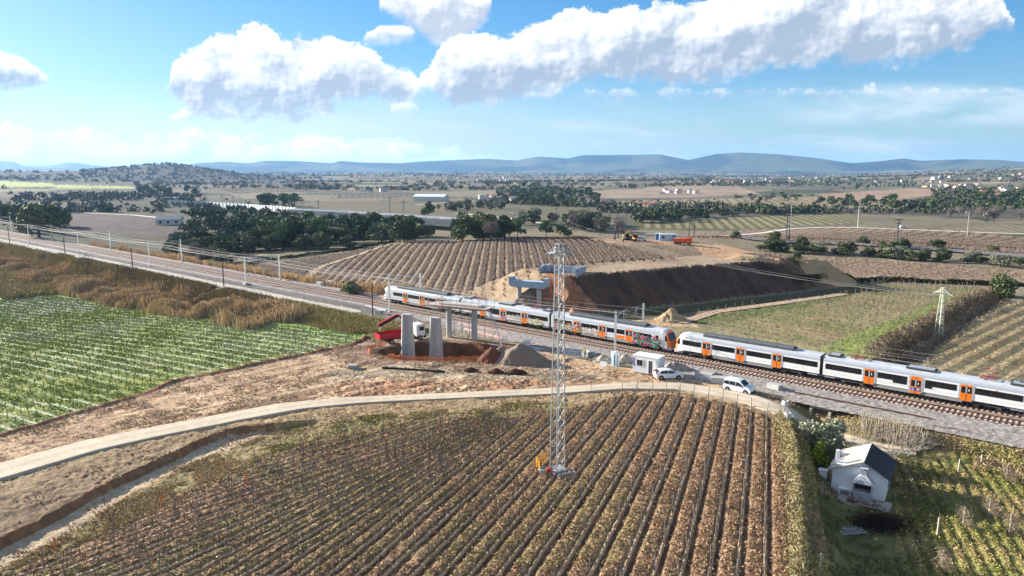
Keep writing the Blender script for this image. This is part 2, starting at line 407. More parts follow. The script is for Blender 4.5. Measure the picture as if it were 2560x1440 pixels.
base[:] = base * (1 - .8 * lh[..., None]) + np.array(srgb(78, 78, 66)) * .8 * lh[..., None]
base *= (.86 + .28 * NF)[..., None]
WB1 = fbm(GXx, GYy, 3., 3, 41) - .5; WB2 = fbm(GXx, GYy, 3., 3, 42) - .5
def zone(poly, c1_, c2_, n, k=1., amp=None, wp=6., wf=3.):
    m = inpoly(PX + WB1 * wp * 2, PY + WB2 * wp, poly)
    setc(m, c1_, c2_, n, k)
    if amp is not None: rough_amp[m] = amp
    return m
def rows(m, dirdeg, sp_, c, w=.3, ridge=0., wander=.0, soft=.12):
    """parallel rows inside a mask: dirdeg = heading from +Y towards +X"""
    d = R(dirdeg); ph = (GXx * math.cos(d) - GYy * math.sin(d) + wander * (fbm(GXx, GYy, 25, 2, 77) - .5)) / sp_
    f = np.abs((ph % 1) - .5) * 2      # 0 on the row
    k = (1 - sst(f, w, w + soft)) * m
    base[:] = base * (1 - k[..., None]) + np.array(c) * k[..., None]
    return f
near = (RR < 480) & (GYy > 5)
# default near ground: dry grass and scrub
setc(near, srgb(138, 124, 96), srgb(150, 138, 112), N2)
rough_amp[near] = .10
a_, s_ = As(GXx, GYy)
zone([(-300, 480), (420, 500), (720, 520), (760, 560), (640, 640), (300, 640), (-300, 590)], srgb(84, 84, 62), srgb(106, 100, 78), N2, amp=.2)
zone([(140, 530), (330, 537), (560, 548), (600, 575), (420, 590), (150, 578)], srgb(116, 102, 98), srgb(100, 86, 80), N2)
zone([(0, 478), (420, 490), (420, 506), (200, 500), (0, 494)], srgb(128, 112, 104), srgb(112, 100, 88), N2)
zone([(-40, 452), (50, 454), (125, 458), (150, 466), (40, 468), (-40, 468)], srgb(176, 190, 90), srgb(196, 200, 110), N1)
zone([(140, 462), (330, 466), (335, 472), (140, 470)], srgb(176, 190, 90), srgb(196, 200, 110), N1)
zone([(620, 645), (760, 615), (960, 594), (1160, 592), (1160, 599), (1000, 604), (860, 628), (700, 660), (620, 668)], srgb(122, 120, 88), srgb(140, 130, 100), N2)
m = zone([(560, 668), (700, 655), (860, 632), (990, 604), (960, 612), (830, 662), (700, 705), (560, 690)], srgb(128, 110, 98), srgb(120, 100, 86), N2); rows(m, 60, 2.6, srgb(90, 76, 64), .35)
rough_amp[m] = .06
ZD = zone(DPOLY, srgb(160, 138, 116), srgb(140, 122, 106), N1, amp=.05, wp=2)
pp0 = (GXx - EO[0]) * EE[0] + (GYy - EO[1]) * EE[1]; qq0 = (GXx - EO[0]) * EM[0] + (GYy - EO[1]) * EM[1]
EB = embk(GXx, GYy)
ZD = ZD & (EB < .02)
# beyond the hill: rows
m = zone([(1600, 552), (2120, 534), (2170, 556), (1850, 572), (1600, 570)], srgb(158, 146, 104), srgb(146, 138, 96), N1, wp=2); rows(m, 10, 7, srgb(104, 104, 66), .4)
m = zone([(1560, 588), (1680, 592), (1860, 574), (2100, 566), (2400, 576), (2700, 610), (2700, 656), (2300, 628), (1900, 604)], srgb(150, 128, 108), srgb(164, 140, 118), N1, wp=2); rows(m, -20, 4.5, srgb(110, 92, 76), .3)
m = zone([(2150, 536), (2440, 548), (2500, 562), (2300, 574), (2130, 566), (2170, 556)], srgb(140, 130, 102), srgb(126, 116, 94), N1)
m = zone([(1480, 505), (1660, 500), (2120, 490), (2100, 515), (1800, 520), (1500, 518)], srgb(176, 154, 118), srgb(160, 140, 112), N1, wp=2); rows(m, 15, 12, srgb(130, 124, 84), .35)
zone([(1480, 478), (1720, 462), (1840, 464), (1900, 485), (1700, 494), (1500, 496)], srgb(158, 134, 116), srgb(176, 154, 128), N1, wp=2)
zone([(2040, 486), (2280, 470), (2420, 478), (2250, 498), (2100, 502)], srgb(176, 146, 122), srgb(162, 134, 112), N1, wp=2)
zone([(760, 505), (1100, 500), (1500, 520), (1500, 560), (1150, 560), (760, 528)], srgb(130, 120, 98), srgb(118, 112, 84), NF)
# site dirt on the hill
zone([(1430, 588), (1560, 596), (1760, 606), (1870, 632), (1985, 640), (1990, 662), (1460, 678), (1500, 662), (1700, 652), (1600, 626), (1490, 597)], srgb(160, 138, 112), srgb(136, 116, 92), N2, amp=.15)
zone([(1500, 612), (1640, 612), (1740, 628), (1780, 645), (1640, 640)], srgb(130, 116, 92), srgb(142, 124, 98), N2, amp=.15)
zone([(1480, 598), (1640, 600), (1720, 606), (1700, 614), (1500, 606)], srgb(198, 164, 126), srgb(150, 108, 80), N2, amp=.2)
m = zone([(1890, 636), (2060, 640), (2560, 678), (2900, 700), (2900, 716), (2560, 700), (2150, 694), (2000, 668)], srgb(184, 158, 128), srgb(168, 142, 114), N1, wp=3); rows(m, -38, 3.2, srgb(116, 96, 76), .35)
MB_ = zone(MPOLY + [], srgb(126, 126, 78), srgb(152, 136, 100), N2, amp=.1)
zone([(1690, 802), (1790, 777), (2115, 737), (2110, 752), (1960, 772), (1860, 800), (1760, 815)], srgb(104, 118, 62), srgb(118, 118, 74), N2, amp=.1)
zone([(2130, 696), (2480, 706), (2480, 722), (2240, 712), (2130, 706)], srgb(128, 122, 92), srgb(140, 128, 104), N2)
zone([(2010, 884), (2230, 800), (2350, 748), (2420, 733), (2445, 745), (2330, 805), (2190, 888), (2120, 912)], srgb(136, 150, 72), srgb(124, 132, 72), N2, amp=.12)
zone([(1900, 868), (2080, 876), (2110, 900), (2040, 895), (1880, 868)], srgb(178, 164, 120), srgb(140, 146, 80), N2)
zone([(1700, 815), (1800, 800), (1920, 868), (1800, 850), (1690, 830)], srgb(128, 124, 84), srgb(150, 138, 104), N2)
zone([(2170, 905), (2470, 738), (2520, 752), (2290, 905), (2250, 925)], srgb(92, 84, 66), srgb(104, 92, 76), N2, amp=.25)
ZL = zone(LPOLY, srgb(166, 150, 106), srgb(150, 136, 100), N2, amp=.04)
# embankment
p_ = (GXx - EO[0]) * EE[0] + (GYy - EO[1]) * EE[1]; q_ = (GXx - EO[0]) * EM[0] + (GYy - EO[1]) * EM[1]
ms = near & (p_ > -13) & (p_ < 100) & (q_ > -1.2) & (q_ < 11.2) & (Zb > .0)
setc(ms, srgb(104, 80, 66), srgb(78, 60, 50), fbm(p_ * 1., q_ * .25, 2.2, 4, 131)); rough_amp[ms] = .34; gul = fbm(p_ * 1., q_ * .12, 1.5, 3, 133)
mt = near & (p_ > -2) & (p_ < 96) & (q_ >= 10.4) & (q_ < 30) & (Zb > 5.5)
setc(mt, srgb(182, 160, 132), srgb(152, 126, 102), fbm(GXx, GYy, 14, 4, 51)); rough_amp[mt] = .04
ml = near & (p_ > -13) & (p_ <= 6.5) & (q_ > 10) & (q_ < 30) & (EB > .01)
setc(ml, srgb(178, 154, 124), srgb(150, 128, 104), N2)
setc(near & (p_ > -3) & (p_ < 10 - .2 * q_) & (q_ > -1) & (q_ < 14) & (Zb > .2), srgb(150, 98, 66), srgb(176, 124, 86), N3)
zone([(1730, 610), (1800, 612), (1980, 650), (1975, 657), (1860, 652), (1760, 640)], srgb(206, 164, 122), srgb(184, 138, 100), N2)
zone([(1985, 655), (2060, 672), (2160, 700), (2110, 735), (2040, 730)], srgb(118, 98, 82), srgb(150, 124, 100), N2, amp=.2)  # dirt at the embankment's end, darkened to stand for its shadow
zone([(1640, 790), (1760, 770), (2110, 724), (2130, 736), (1790, 786), (1700, 806)], srgb(150, 126, 104), srgb(132, 112, 92), N2)
zone([(1450, 790), (1600, 800), (1700, 795), (1760, 820), (1640, 812), (1560, 808)], srgb(196, 166, 126), srgb(176, 146, 110), N2, amp=.15)
setc(near & (p_ > 76) & (p_ < 100) & (q_ > -1) & (q_ < 38) & (Zb > .3), srgb(98, 78, 64), srgb(128, 104, 84), N3)  # shade on the end cone put into the soil colour
setc(near & (p_ > 4) & (p_ < 92) & (q_ > -9 + (N2 - .5) * 6) & (q_ <= -1.2), srgb(92, 92, 58), srgb(108, 96, 70), N2)  # embankment's cast shadow past the toe painted in as dark grass
# around the tracks
def band(a0, a1, s0, s1, c1_, c2_, n, amp=.05, k=1., edge=1.2):
    m = (a_ > a0) & (a_ < a1) & (s_ + (N2 - .5) * edge > s0) & (s_ + (N2 - .5) * edge < s1) & (RR < 700) & (GYy > 0)
    setc(m, c1_, c2_, n, k); rough_amp[m] = amp
    return m
band(-600, -100, 9, 34, srgb(126, 104, 76), srgb(96, 92, 66), N2, .25)
band(-600, 40, -15, 7.5, srgb(132, 118, 104), srgb(112, 104, 92), N2, .08)
band(-600, -118, 6.0, 10.2, srgb(206, 200, 192), srgb(186, 180, 172), N2, .03)
band(-600, -118, -10.2, -7.4, srgb(196, 186, 176), srgb(170, 158, 146), N2, .03)
band(-126, -88, 3.5, 9.5, srgb(126, 118, 108), srgb(140, 128, 112), N2, .15)
# green field
ZG = zone(GPOLY, srgb(122, 130, 70), srgb(146, 158, 84), N3 * .5 + N2 * .5, amp=.07, wp=4)
bare = ZG * sst(N1 + .25 * (N2 - .5), .5, .72) * .6
setc(bare, srgb(120, 104, 80))
k = inpoly(PX, PY + (N2 - .5) * 6, [(-400, 712), (0, 719), (300, 758), (600, 796), (915, 836), (905, 850), (860, 846), (600, 806), (300, 769), (0, 730), (-400, 724)])
setc(k, srgb(138, 172, 58), srgb(112, 146, 52), N3)
fg = np.where(ZG, 1., 0.)
d_ = R(120.3); ph = (GXx * math.cos(d_) - GYy * math.sin(d_)) / 2.6; fr = np.abs((ph % 1) - .5) * 2
wh = (1 - sst(fr, .07, .2)) * fg * sst(N1 * .6 + fbm(GXx, GYy, 9, 2, 88) * .4, .36, .5) * sst(-GXx, 5, 40)
setc(wh * .85, srgb(200, 204, 192))
# site and dirt roads
zone([(-400, 1200), (0, 1088), (250, 1020), (450, 954), (700, 903), (885, 862), (960, 852), (1060, 842), (1150, 846), (1400, 888), (1640, 935), (1760, 955), (1900, 985), (1880, 1010), (1700, 1000), (1560, 990), (1370, 1005), (1000, 1010), (700, 1040), (400, 1090), (0, 1180), (-400, 1290)], srgb(208, 178, 144), srgb(164, 134, 108), fbm(a_ * .35, s_ * 2, 4, 4, 55), amp=.07, wp=4)
zone([(860, 862), (1060, 842), (1250, 862), (1400, 892), (1390, 930), (1200, 925), (900, 912), (820, 900)], srgb(150, 128, 110), srgb(170, 146, 124), N3, amp=.1)
zone([(820, 925), (1000, 912), (1200, 930), (1330, 940), (1300, 952), (1000, 945), (820, 950)], srgb(196, 184, 156), srgb(150, 134, 112), fbm(a_ * .5, s_ * 3, 3, 4, 56), amp=.06)
zone([(840, 960), (1000, 950), (1130, 955), (1310, 950), (1370, 955), (1300, 972), (1000, 988), (830, 990)], srgb(156, 112, 84), srgb(178, 138, 106), N3, amp=.22)
zone([(1330, 925), (1500, 940), (1480, 955), (1340, 950)], srgb(150, 136, 116), srgb(120, 108, 90), N3, amp=.1)
yard = inpoly(PX, PY, [(-400, 1200), (0, 1092), (250, 1024), (450, 958), (700, 906), (885, 864), (960, 862), (1400, 900), (1640, 940), (1760, 960), (1880, 1000), (1560, 985), (1000, 1000), (700, 1020), (400, 1080), (0, 1170), (-400, 1280)]) & (GYy > 10)
al_ = .7 * GXx + .71 * GYy; ac_ = .71 * GXx - .7 * GYy
rt = fbm(al_ / 9, ac_ / .55, 1, 3, 121); rt2 = fbm(al_ / 14 + 7, ac_ / 1.1, 1, 3, 123)
rut = np.clip(sst(rt, .60, .70) * .75 + sst(rt2, .62, .72) * .6, 0, 1) * yard
setc(rut * .75, srgb(98, 74, 60), srgb(124, 96, 78), N3)
setc(sst(rt, .40, .30) * yard * .5, srgb(222, 200, 170))
peb = (fbm(GXx, GYy, .5, 2, 125) > .66) & yard & (N2 > .5); setc(peb, srgb(120, 98, 82))
ep = np.hypot((GXx + 11.5) / 11.5, (GYy - 120.0) / 6.2); setc(ep < 1.04, srgb(120, 84, 60), srgb(88, 62, 48), N3)
setc((ep >= 1.04) & (ep < 1.25) & (N2 > .45), srgb(150, 108, 78), srgb(120, 92, 74), N3)
# dark red bank along the field edge
eb = seg_d(GXx, GYy, [flat(*p_q) for p_q in ((-300, 1172), (0, 1088), (250, 1017), (450, 950), (700, 900), (880, 862), (915, 842))])
kb = np.clip(1 - np.abs(eb + (N2 - .5) * 1.4) / .6, 0, 1) * (RR < 260) * (GYy > 5)
setc(np.clip(kb * 1.6, 0, 1), srgb(112, 62, 42), srgb(140, 84, 60), N3)
# strips south of the lane
zone([(-400, 1330), (0, 1210), (250, 1135), (560, 1062), (760, 1022), (1370, 985), (1560, 965), (1700, 960), (1960, 1030), (1970, 1056), (1660, 990), (1560, 985), (1430, 1022), (1080, 1054), (700, 1125), (480, 1226), (200, 1366), (0, 1440), (-400, 1640)], srgb(188, 164, 128), srgb(146, 124, 94), N2 * .6 + N3 * .4, amp=.12)
zone([(-400, 1345), (0, 1215), (250, 1138), (560, 1066), (620, 1060), (430, 1116), (260, 1228), (0, 1348), (-400, 1500)], srgb(122, 104, 86), srgb(152, 130, 104), N2, amp=.14)
zone([(-400, 1520), (0, 1352), (260, 1232), (430, 1122), (560, 1086), (640, 1070), (700, 1072), (600, 1110), (420, 1180), (220, 1300), (0, 1425), (-400, 1620)], srgb(196, 176, 148), srgb(180, 160, 134), N3, amp=.06)
setc((np.abs(seg_d(GXx, GYy, BANK) - .1) < .45) & (GYy > 30) & (GXx < -24), srgb(150, 116, 84), srgb(122, 92, 68), N3)
zg = zone([(200, 1315), (420, 1185), (600, 1115), (760, 1060), (1000, 1040), (1340, 1008), (1420, 1000), (1440, 1022), (1080, 1056), (700, 1128), (480, 1230), (200, 1368), (0, 1446), (-400, 1660), (-400, 1625), (0, 1428)], srgb(124, 116, 76), srgb(150, 134, 98), N2, amp=.18, wp=14)
setc(zg & (N1 > .56), srgb(112, 126, 56), srgb(136, 132, 82), N3)
# foreground vineyard: ridge and furrow
ZV = inpoly(PX + (N2 - .5) * 10, PY + (N2 - .5) * 8, VPOLY)
ph = rowphase(GXx, GYy)
ZV &= ph > 0
fr = (ph % 1.)                               # 0 = vine row
dv = np.minimum(fr, 1 - fr)
setc(ZV, srgb(142, 116, 92), srgb(178, 150, 120), N3)
lf_ = sst(-GXx, 0, 8)
alley = (fr > .26 + .09 * lf_) & (fr < .92)
grass = sst(fbm(GXx, GYy, 12, 3, 91) + .2 * (N2 - .5), .46, .62)
# every other alley grows grass
par = (np.floor(ph) % 2 == 0)
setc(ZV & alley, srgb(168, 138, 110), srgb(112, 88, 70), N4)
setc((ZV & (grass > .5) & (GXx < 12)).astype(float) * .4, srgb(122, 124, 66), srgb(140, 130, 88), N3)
setc((ZV & (np.abs(fr - .17 - .03 * lf_) < .09 + .03 * lf_)), srgb(94, 74, 58), srgb(122, 100, 78), N3)  # shadow beside the vine ridge painted in as a dark furrow
setc((ZV & (dv < .07)), srgb(222, 194, 160), srgb(180, 152, 122), N3)  # sunlit ridge painted in as a paler stripe
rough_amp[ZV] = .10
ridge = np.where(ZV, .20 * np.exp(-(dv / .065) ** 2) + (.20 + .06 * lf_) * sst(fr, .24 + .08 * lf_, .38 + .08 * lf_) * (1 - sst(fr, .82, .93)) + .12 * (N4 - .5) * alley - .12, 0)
# garden on the right
GD = (GX(GXx, GYy) > .8) & (s_ > 8.5) & (GYy > 20) & (RR < 200)
setc(GD, srgb(98, 100, 62), srgb(142, 130, 88), N2); rough_amp[GD] = .12
ZH = inpoly(PX, PY, HPOLY) & GD
setc(ZH, srgb(160, 146, 96), srgb(134, 132, 72), N2)
hx = np.abs((((GXx - .354 * (GYy - 46)) / 1.25) % 1) - .5) * 2
setc(ZH * (1 - sst(hx, .25, .5)) * .7, srgb(118, 104, 74), srgb(112, 118, 62), N3)
ridge = ridge + np.where(ZH, -.12 * (1 - sst(hx, .2, .6)), 0)
setc(inpoly(PX, PY, [(2045, 1218), (2082, 1165), (2100, 1150), (2100, 1245), (2215, 1275), (2185, 1285), (2052, 1236)]), srgb(172, 156, 130), srgb(156, 140, 116), N3)
# furrows of the far right field and the hillside vines
d_ = R(49); fl = ((GXx * math.cos(d_) - GYy * math.sin(d_)) / 2.9) % 1
k = ZL * (1 - sst(np.abs(fl - .5), .10, .2)); setc(k * .8, srgb(132, 118, 98), srgb(116, 106, 84), N3)
ridge = ridge + np.where(ZL, .12 * np.cos(fl * 2 * np.pi), 0)
k = ZL * (1 - sst(np.abs(((fl * 3) % 1) - .5), .1, .2)) * .5; setc(k, srgb(104, 92, 68))
d_ = R(-.6); fd = ((GXx * math.cos(d_) - GYy * math.sin(d_)) / 2.85) % 1
k = ZD * (1 - sst(np.abs(fd - .5), .07, .16)); setc(k * .85, srgb(108, 88, 70), srgb(96, 78, 62), N3)
k = ZD * (1 - sst(np.abs(fd - .16), .05, .1)) * .6; setc(k, srgb(200, 176, 144))
k = ZD * (1 - sst(np.abs(((GYy / 1.3) % 1) - .5), .1, .3)) * .22; setc(k, srgb(90, 72, 58))
ZD = ZD & (Zb - 6.4 < .2) & ~((p_ > -13) & (q_ > -2) & (q_ < 36) & (p_ < 98))
ridge = ridge + np.where(ZD, -.10 * np.cos(fd * 2 * np.pi), 0)
setc((ZD & (((GXx * math.cos(d_)) // 2.85) % 3 == 0)) * .18, srgb(120, 96, 80))
base *= (.80 + .26 * N3 + .14 * N4)[..., None]
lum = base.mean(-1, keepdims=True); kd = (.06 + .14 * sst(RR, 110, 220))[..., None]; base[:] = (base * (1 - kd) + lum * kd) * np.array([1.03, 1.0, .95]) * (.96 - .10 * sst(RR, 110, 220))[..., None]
# relief
slim = 1 - sst(RR, 150, 420)
mic = (N3 - .5) * 1.6 + (N4 - .5) * 1.5 + (N2 - .5) * 2.2
tyre = np.zeros_like(Zb)
Zg = Zb + ridge * (1 - sst(RR, 200, 400)) + rough_amp * mic * (.35 + .65 * slim) * (RR < 500)
Zg += -.07 * rut
Zg += np.where(ms, (gul - .5) * .9, 0)
Zg += .34 * kb * (.6 + .8 * N2)
Zg = np.where(near & (s_ > -7.0) & (s_ < 3.2) & (a_ > -600), np.minimum(Zg, -.02), Zg)
ni, nj = GXx.shape
Vg = np.stack([GXx, GYy, Zg], -1).reshape(-1, 3)
idx = np.arange(ni * nj).reshape(ni, nj)
Fg = np.stack([idx[:-1, :-1], idx[:-1, 1:], idx[1:, 1:], idx[1:, :-1]], -1).reshape(-1, 4)[:, ::-1]
gm = bpy.data.materials.new('soil'); gm.use_nodes = True; t = gm.node_tree; t.nodes.clear(); q = NG(t)
b = q.n('ShaderNodeBsdfPrincipled'); o = q.n('ShaderNodeOutputMaterial'); t.links.new(b.outputs[0], o.inputs[0])
b.inputs['Roughness'].default_value = .95; b.inputs['Specular IOR Level'].default_value = .1
pos = q.n('ShaderNodeTexCoord').outputs['Object']
at = q.n('ShaderNodeAttribute', attribute_name='Col')
n1 = q.noise(pos, 1.1, 7, .68); n2 = q.noise(pos, .05, 5, .6)
f = q.m('MULTIPLY', q.m('MULTIPLY_ADD', n1, 1.5, .25), q.m('MULTIPLY_ADD', n2, .5, .75))
sc_ = q.n('ShaderNodeVectorMath', operation='SCALE'); t.links.new(at.outputs['Color'], sc_.inputs[0]); t.links.new(f, sc_.inputs['Scale'])
t.links.new(sc_.outputs[0], b.inputs['Base Color'])
bp = q.n('ShaderNodeBump'); bp.inputs['Strength'].default_value = 1.0; bp.inputs['Distance'].default_value = .22
t.links.new(n1, bp.inputs['Height']); t.links.new(bp.outputs[0], b.inputs['Normal'])
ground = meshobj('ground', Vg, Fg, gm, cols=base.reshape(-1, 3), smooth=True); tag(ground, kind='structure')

# ------------------------------------------------------------------ far hills
def hills(name, prof, r0, rp, r1, seed, az0, az1, base_y, colr):
    az = np.linspace(az0, az1, 520); rad = np.concatenate([np.linspace(r0, rp, 60), np.linspace(rp, r1, 14)[1:]])
    pa = np.array([math.degrees(math.atan2(*[(x - 1280) / F, 1.0])) for x, y in prof])
    hh = []
    for x, y in prof:
        u = (x - 1280) / F; v = (y - 720) / F
        dy = math.cos(PITCH) - v * math.sin(PITCH); dz = -math.sin(PITCH) - v * math.cos(PITCH)
        hh.append((math.degrees(math.atan2(u, dy)), CH + rp * dz / math.hypot(u, dy)))
    hh = np.array(hh); prof_h = np.interp(az, hh[:, 0], hh[:, 1])
    A_, R_ = np.meshgrid(np.radians(az), rad); X = R_ * np.sin(A_); Y = R_ * np.cos(A_)
    t = np.clip((R_ - r0) / (rp - r0), 0, 1)
    rn = 1 - np.abs(fbm(X, Y, 1100, 5, seed) * 2 - 1)
    rn2 = 1 - np.abs(fbm(X, Y, 420, 3, seed + 3) * 2 - 1)
    sh = t ** 1.15
    z = prof_h[None, :] * sh * (1 - (1 - t) * 1.5 * (rn * .65 + rn2 * .35) * 1.0) - 6 * (t <= 0)
    z = z * (1 - sst(R_, rp, r1)) - 25 * (1 - sst(t, 0, .12))
    ni, nj = X.shape; idx = np.arange(ni * nj).reshape(ni, nj)
    Fh = np.stack([idx[:-1, :-1], idx[:-1, 1:], idx[1:, 1:], idx[1:, :-1]], -1).reshape(-1, 4)[:, ::-1]
    c = np.array(colr[0]) + (np.array(colr[1]) - np.array(colr[0])) * sst(fbm(X, Y, 600, 5, seed + 7), .42, .62)[..., None]
    o = meshobj(name, np.stack([X, Y, z], -1).reshape(-1, 3), Fh, mat('hillside', (1, 1, 1), .95, .1, .004, attr=True, spec=.1), cols=c.reshape(-1, 3), smooth=True)
    tag(o, kind='structure')
PF = [(-700, 412), (380, 425), (450, 415), (500, 407), (560, 404), (620, 408), (660, 402), (730, 402), (830, 408), (850, 402), (900, 406), (1000, 408), (1050, 404), (1130, 400), (1220, 397), (1290, 401), (1345, 391), (1420, 396), (1455, 388), (1550, 387), (1650, 386), (1720, 400), (1790, 385), (1850, 381), (1950, 386), (2040, 395), (2130, 408), (2190, 404), (2260, 396), (2300, 402), (2400, 398), (2500, 400), (2560, 405), (2700, 396), (3200, 400)]
hills('hills', PF, 7900, 9800, 12500, 11, -42, 50, 437, (srgb(36, 50, 38), srgb(96, 100, 68)))
hills('hills', [(-900, 404), (-100, 396), (0, 402), (30, 404), (60, 414), (120, 414), (175, 405), (245, 414), (420, 430), (3000, 440)], 11000, 14000, 15500, 31, -50, 20, 430, (srgb(36, 50, 38), srgb(96, 100, 68)))
# haze: even air round everything
hz = 2.2e4
bx = np.array([[x, y, z] for z in (-60, 330) for x, y in ((-hz, -3000), (hz, -3000), (hz, hz), (-hz, hz))], float)
hm = bpy.data.materials.new('haze_air'); hm.use_nodes = True; t = hm.node_tree; t.nodes.clear(); q = NG(t)
o = q.n('ShaderNodeOutputMaterial'); pv = q.n('ShaderNodeVolumePrincipled'); pv.inputs['Color'].default_value = (.31, .58, 1, 1); pv.inputs['Density'].default_value = HAZE = 0.55e-4; pv.inputs['Anisotropy'].default_value = .25
t.links.new(pv.outputs[0], o.inputs['Volume'])
ho = meshobj('haze', bx, [[0, 3, 2, 1], [4, 5, 6, 7], [0, 1, 5, 4], [1, 2, 6, 5], [2, 3, 7, 6], [3, 0, 4, 7]], hm); tag(ho, 'thin blue haze lying over the whole valley', 'haze', kind='stuff')
# ------------------------------------------------------------------ mesh builder
class MB:
    def __init__(s): s.v = []; s.f = []; s.m = []
    def add(s, vs, fs, mi=0):
        o = len(s.v); s.v += [tuple(map(float, q)) for q in vs]; s.f += [tuple(o + i for i in f) for f in fs]; s.m += [mi] * len(fs); return s
    def box(s, c, d, rz=0., mi=0, taper=1., rx=None):
        x, y, z = d[0] / 2, d[1] / 2, d[2] / 2
        vs = [(-x, -y, -z), (x, -y, -z), (x, y, -z), (-x, y, -z), (-x * taper, -y * taper, z), (x * taper, -y * taper, z), (x * taper, y * taper, z), (-x * taper, y * taper, z)]
        M = Matrix.Rotation(rz, 3, 'Z')
        if rx is not None: M = M @ rx
        vs = [M @ Vector(q) + Vector(c) for q in vs]
        return s.add(vs, [(0, 3, 2, 1), (4, 5, 6, 7), (0, 1, 5, 4), (1, 2, 6, 5), (2, 3, 7, 6), (3, 0, 4, 7)], mi)
    def bar(s, p0, p1, w, h=None, mi=0, up=(0, 0, 1)):
        h = h or w; p0 = Vector(p0); p1 = Vector(p1); d = (p1 - p0)
        if d.length < 1e-6: return s
        d.normalize(); u = Vector(up)
        if abs(d.dot(u)) > .98: u = Vector((1, 0, 0))
        a = d.cross(u).normalized() * w / 2; b = a.cross(d).normalized() * h / 2
        vs = [p0 - a - b, p0 + a - b, p0 + a + b, p0 - a + b, p1 - a - b, p1 + a - b, p1 + a + b, p1 - a + b]
        return s.add(vs, [(0, 3, 2, 1), (4, 5, 6, 7), (0, 1, 5, 4), (1, 2, 6, 5), (2, 3, 7, 6), (3, 0, 4, 7)], mi)
    def tube(s, p0, p1, r0, r1=None, n=6, mi=0, cap=True):
        r1 = r0 if r1 is None else r1; p0 = Vector(p0); p1 = Vector(p1); d = (p1 - p0).normalized()
        u = Vector((0, 0, 1)) if abs(d.z) < .95 else Vector((1, 0, 0)); a = d.cross(u).normalized(); b = a.cross(d)
        vs = []
        for p, r in ((p0, r0), (p1, r1)):
            for i in range(n):
                t = 2 * math.pi * i / n; vs.append(p + (a * math.cos(t) + b * math.sin(t)) * r)
        fs = [(i, (i + 1) % n, n + (i + 1) % n, n + i) for i in range(n)]
        if cap: fs += [tuple(range(n))[::-1], tuple(range(n, 2 * n))]
        return s.add(vs, fs, mi)
    def prism(s, poly, x0, x1, axis='x', mi=0, caps=True, mis=None):
        """poly in the two other axes, extruded along axis"""
        n = len(poly)
        def P3(p, t):
            return (t, p[0], p[1]) if axis == 'x' else ((p[0], t, p[1]) if axis == 'y' else (p[0], p[1], t))
        vs = [P3(p, x0) for p in poly] + [P3(p, x1) for p in poly]
        o = len(s.v); s.v += [tuple(map(float, q)) for q in vs]
        for i in range(n):
            s.f.append((o + i, o + (i + 1) % n, o + n + (i + 1) % n, o + n + i)); s.m.append(mis[i] if mis else mi)
        if caps:
            s.f.append(tuple(o + i for i in range(n))[::-1]); s.m.append(mi); s.f.append(tuple(o + n + i for i in range(n))); s.m.append(mi)
        return s
    def lathe(s, prof, n=12, c=(0, 0, 0), mi=0):
        o = len(s.v); k = len(prof)
        for r, z in prof:
            for i in range(n):
                t = 2 * math.pi * i / n; s.v.append((c[0] + r * math.cos(t), c[1] + r * math.sin(t), c[2] + z))
        for j in range(k - 1):
            for i in range(n):
                s.f.append((o + j * n + i, o + j * n + (i + 1) % n, o + (j + 1) * n + (i + 1) % n, o + (j + 1) * n + i)); s.m.append(mi)
        s.f.append(tuple(o + i for i in range(n))[::-1]); s.m.append(mi); s.f.append(tuple(o + (k - 1) * n + i for i in range(n))); s.m.append(mi)
        return s
    def build(s, name, mats, parent=None, smooth=False, bevel=0., loc=None, rz=0.):
        me = bpy.data.meshes.new(name); me.from_pydata(s.v, [], s.f)
        ms = mats if isinstance(mats, (list, tuple)) else [mats]
        for m in ms: me.materials.append(m)
        for p, i in zip(me.polygons, s.m): p.material_index = i; p.use_smooth = smooth
        me.update()
        import bmesh
        bm = bmesh.new(); bm.from_mesh(me); bmesh.ops.recalc_face_normals(bm, faces=bm.faces); bm.to_mesh(me); bm.free()
        o = bpy.data.objects.new(name, me); COL.objects.link(o)
        if parent is not None: o.parent = parent
        if loc is not None: o.location = loc
        o.rotation_euler.z = rz
        if bevel:
            b = o.modifiers.new('bevel', 'BEVEL'); b.width = bevel; b.segments = 2; b.limit_method = 'ANGLE'
        return o
def empty(name, loc=(0, 0, 0), rz=0., label=None, cat=None, group=None):
    o = bpy.data.objects.new(name, None); COL.objects.link(o); o.location = loc; o.rotation_euler = (0, 0, rz); o.empty_display_size = .3
    return tag(o, label, cat, group)
def kids(o): return [c for c in bpy.data.objects if c.parent == o]
def copy_tree(o, ch, parent=None):
    """ch: dict object -> list of children"""
    c = o.copy(); COL.objects.link(c); c.parent = parent
    for k in ch.get(o, []): copy_tree(k, ch, c)
    return c
def child_map(root):
    d = {}
    def rec(o):
        d[o] = kids(o)
        for k in d[o]: rec(k)
    rec(root); return d
CONC = mat('concrete', (.44, .44, .43), .85, .20, 1.1, bump=.03)
CONCD = mat('old_concrete', (.36, .33, .28), .9, .2, 1.2, bump=.04)
CONCB = mat('bluish_concrete', (.36, .46, .56), .85, .20, .9, bump=.02)
RUST = mat('rust', (.105, .045, .03), .75, .2, 3.)
STEEL = mat('galvanised_steel', (.50, .52, .54), .45, .08, 2., metal=.5)
WHITE_P = mat('white_paint', (.85, .85, .84), .35, .035, .35, spec=.5)
GREY_P = mat('grey_paint', (.36, .38, .41), .45, .06, .8)
DGREY = mat('dark_grey', (.06, .062, .068), .6, .15, 2.)
BLACK = mat('black_rubber', (.012, .012, .013), .8, .1, 2.)
GLASS = mat('dark_glass', (.012, .013, .016), .12, .3, 1.5, spec=.6)
ORANGE = mat('orange_paint', (.85, .21, .012), .4, .04, 1.)
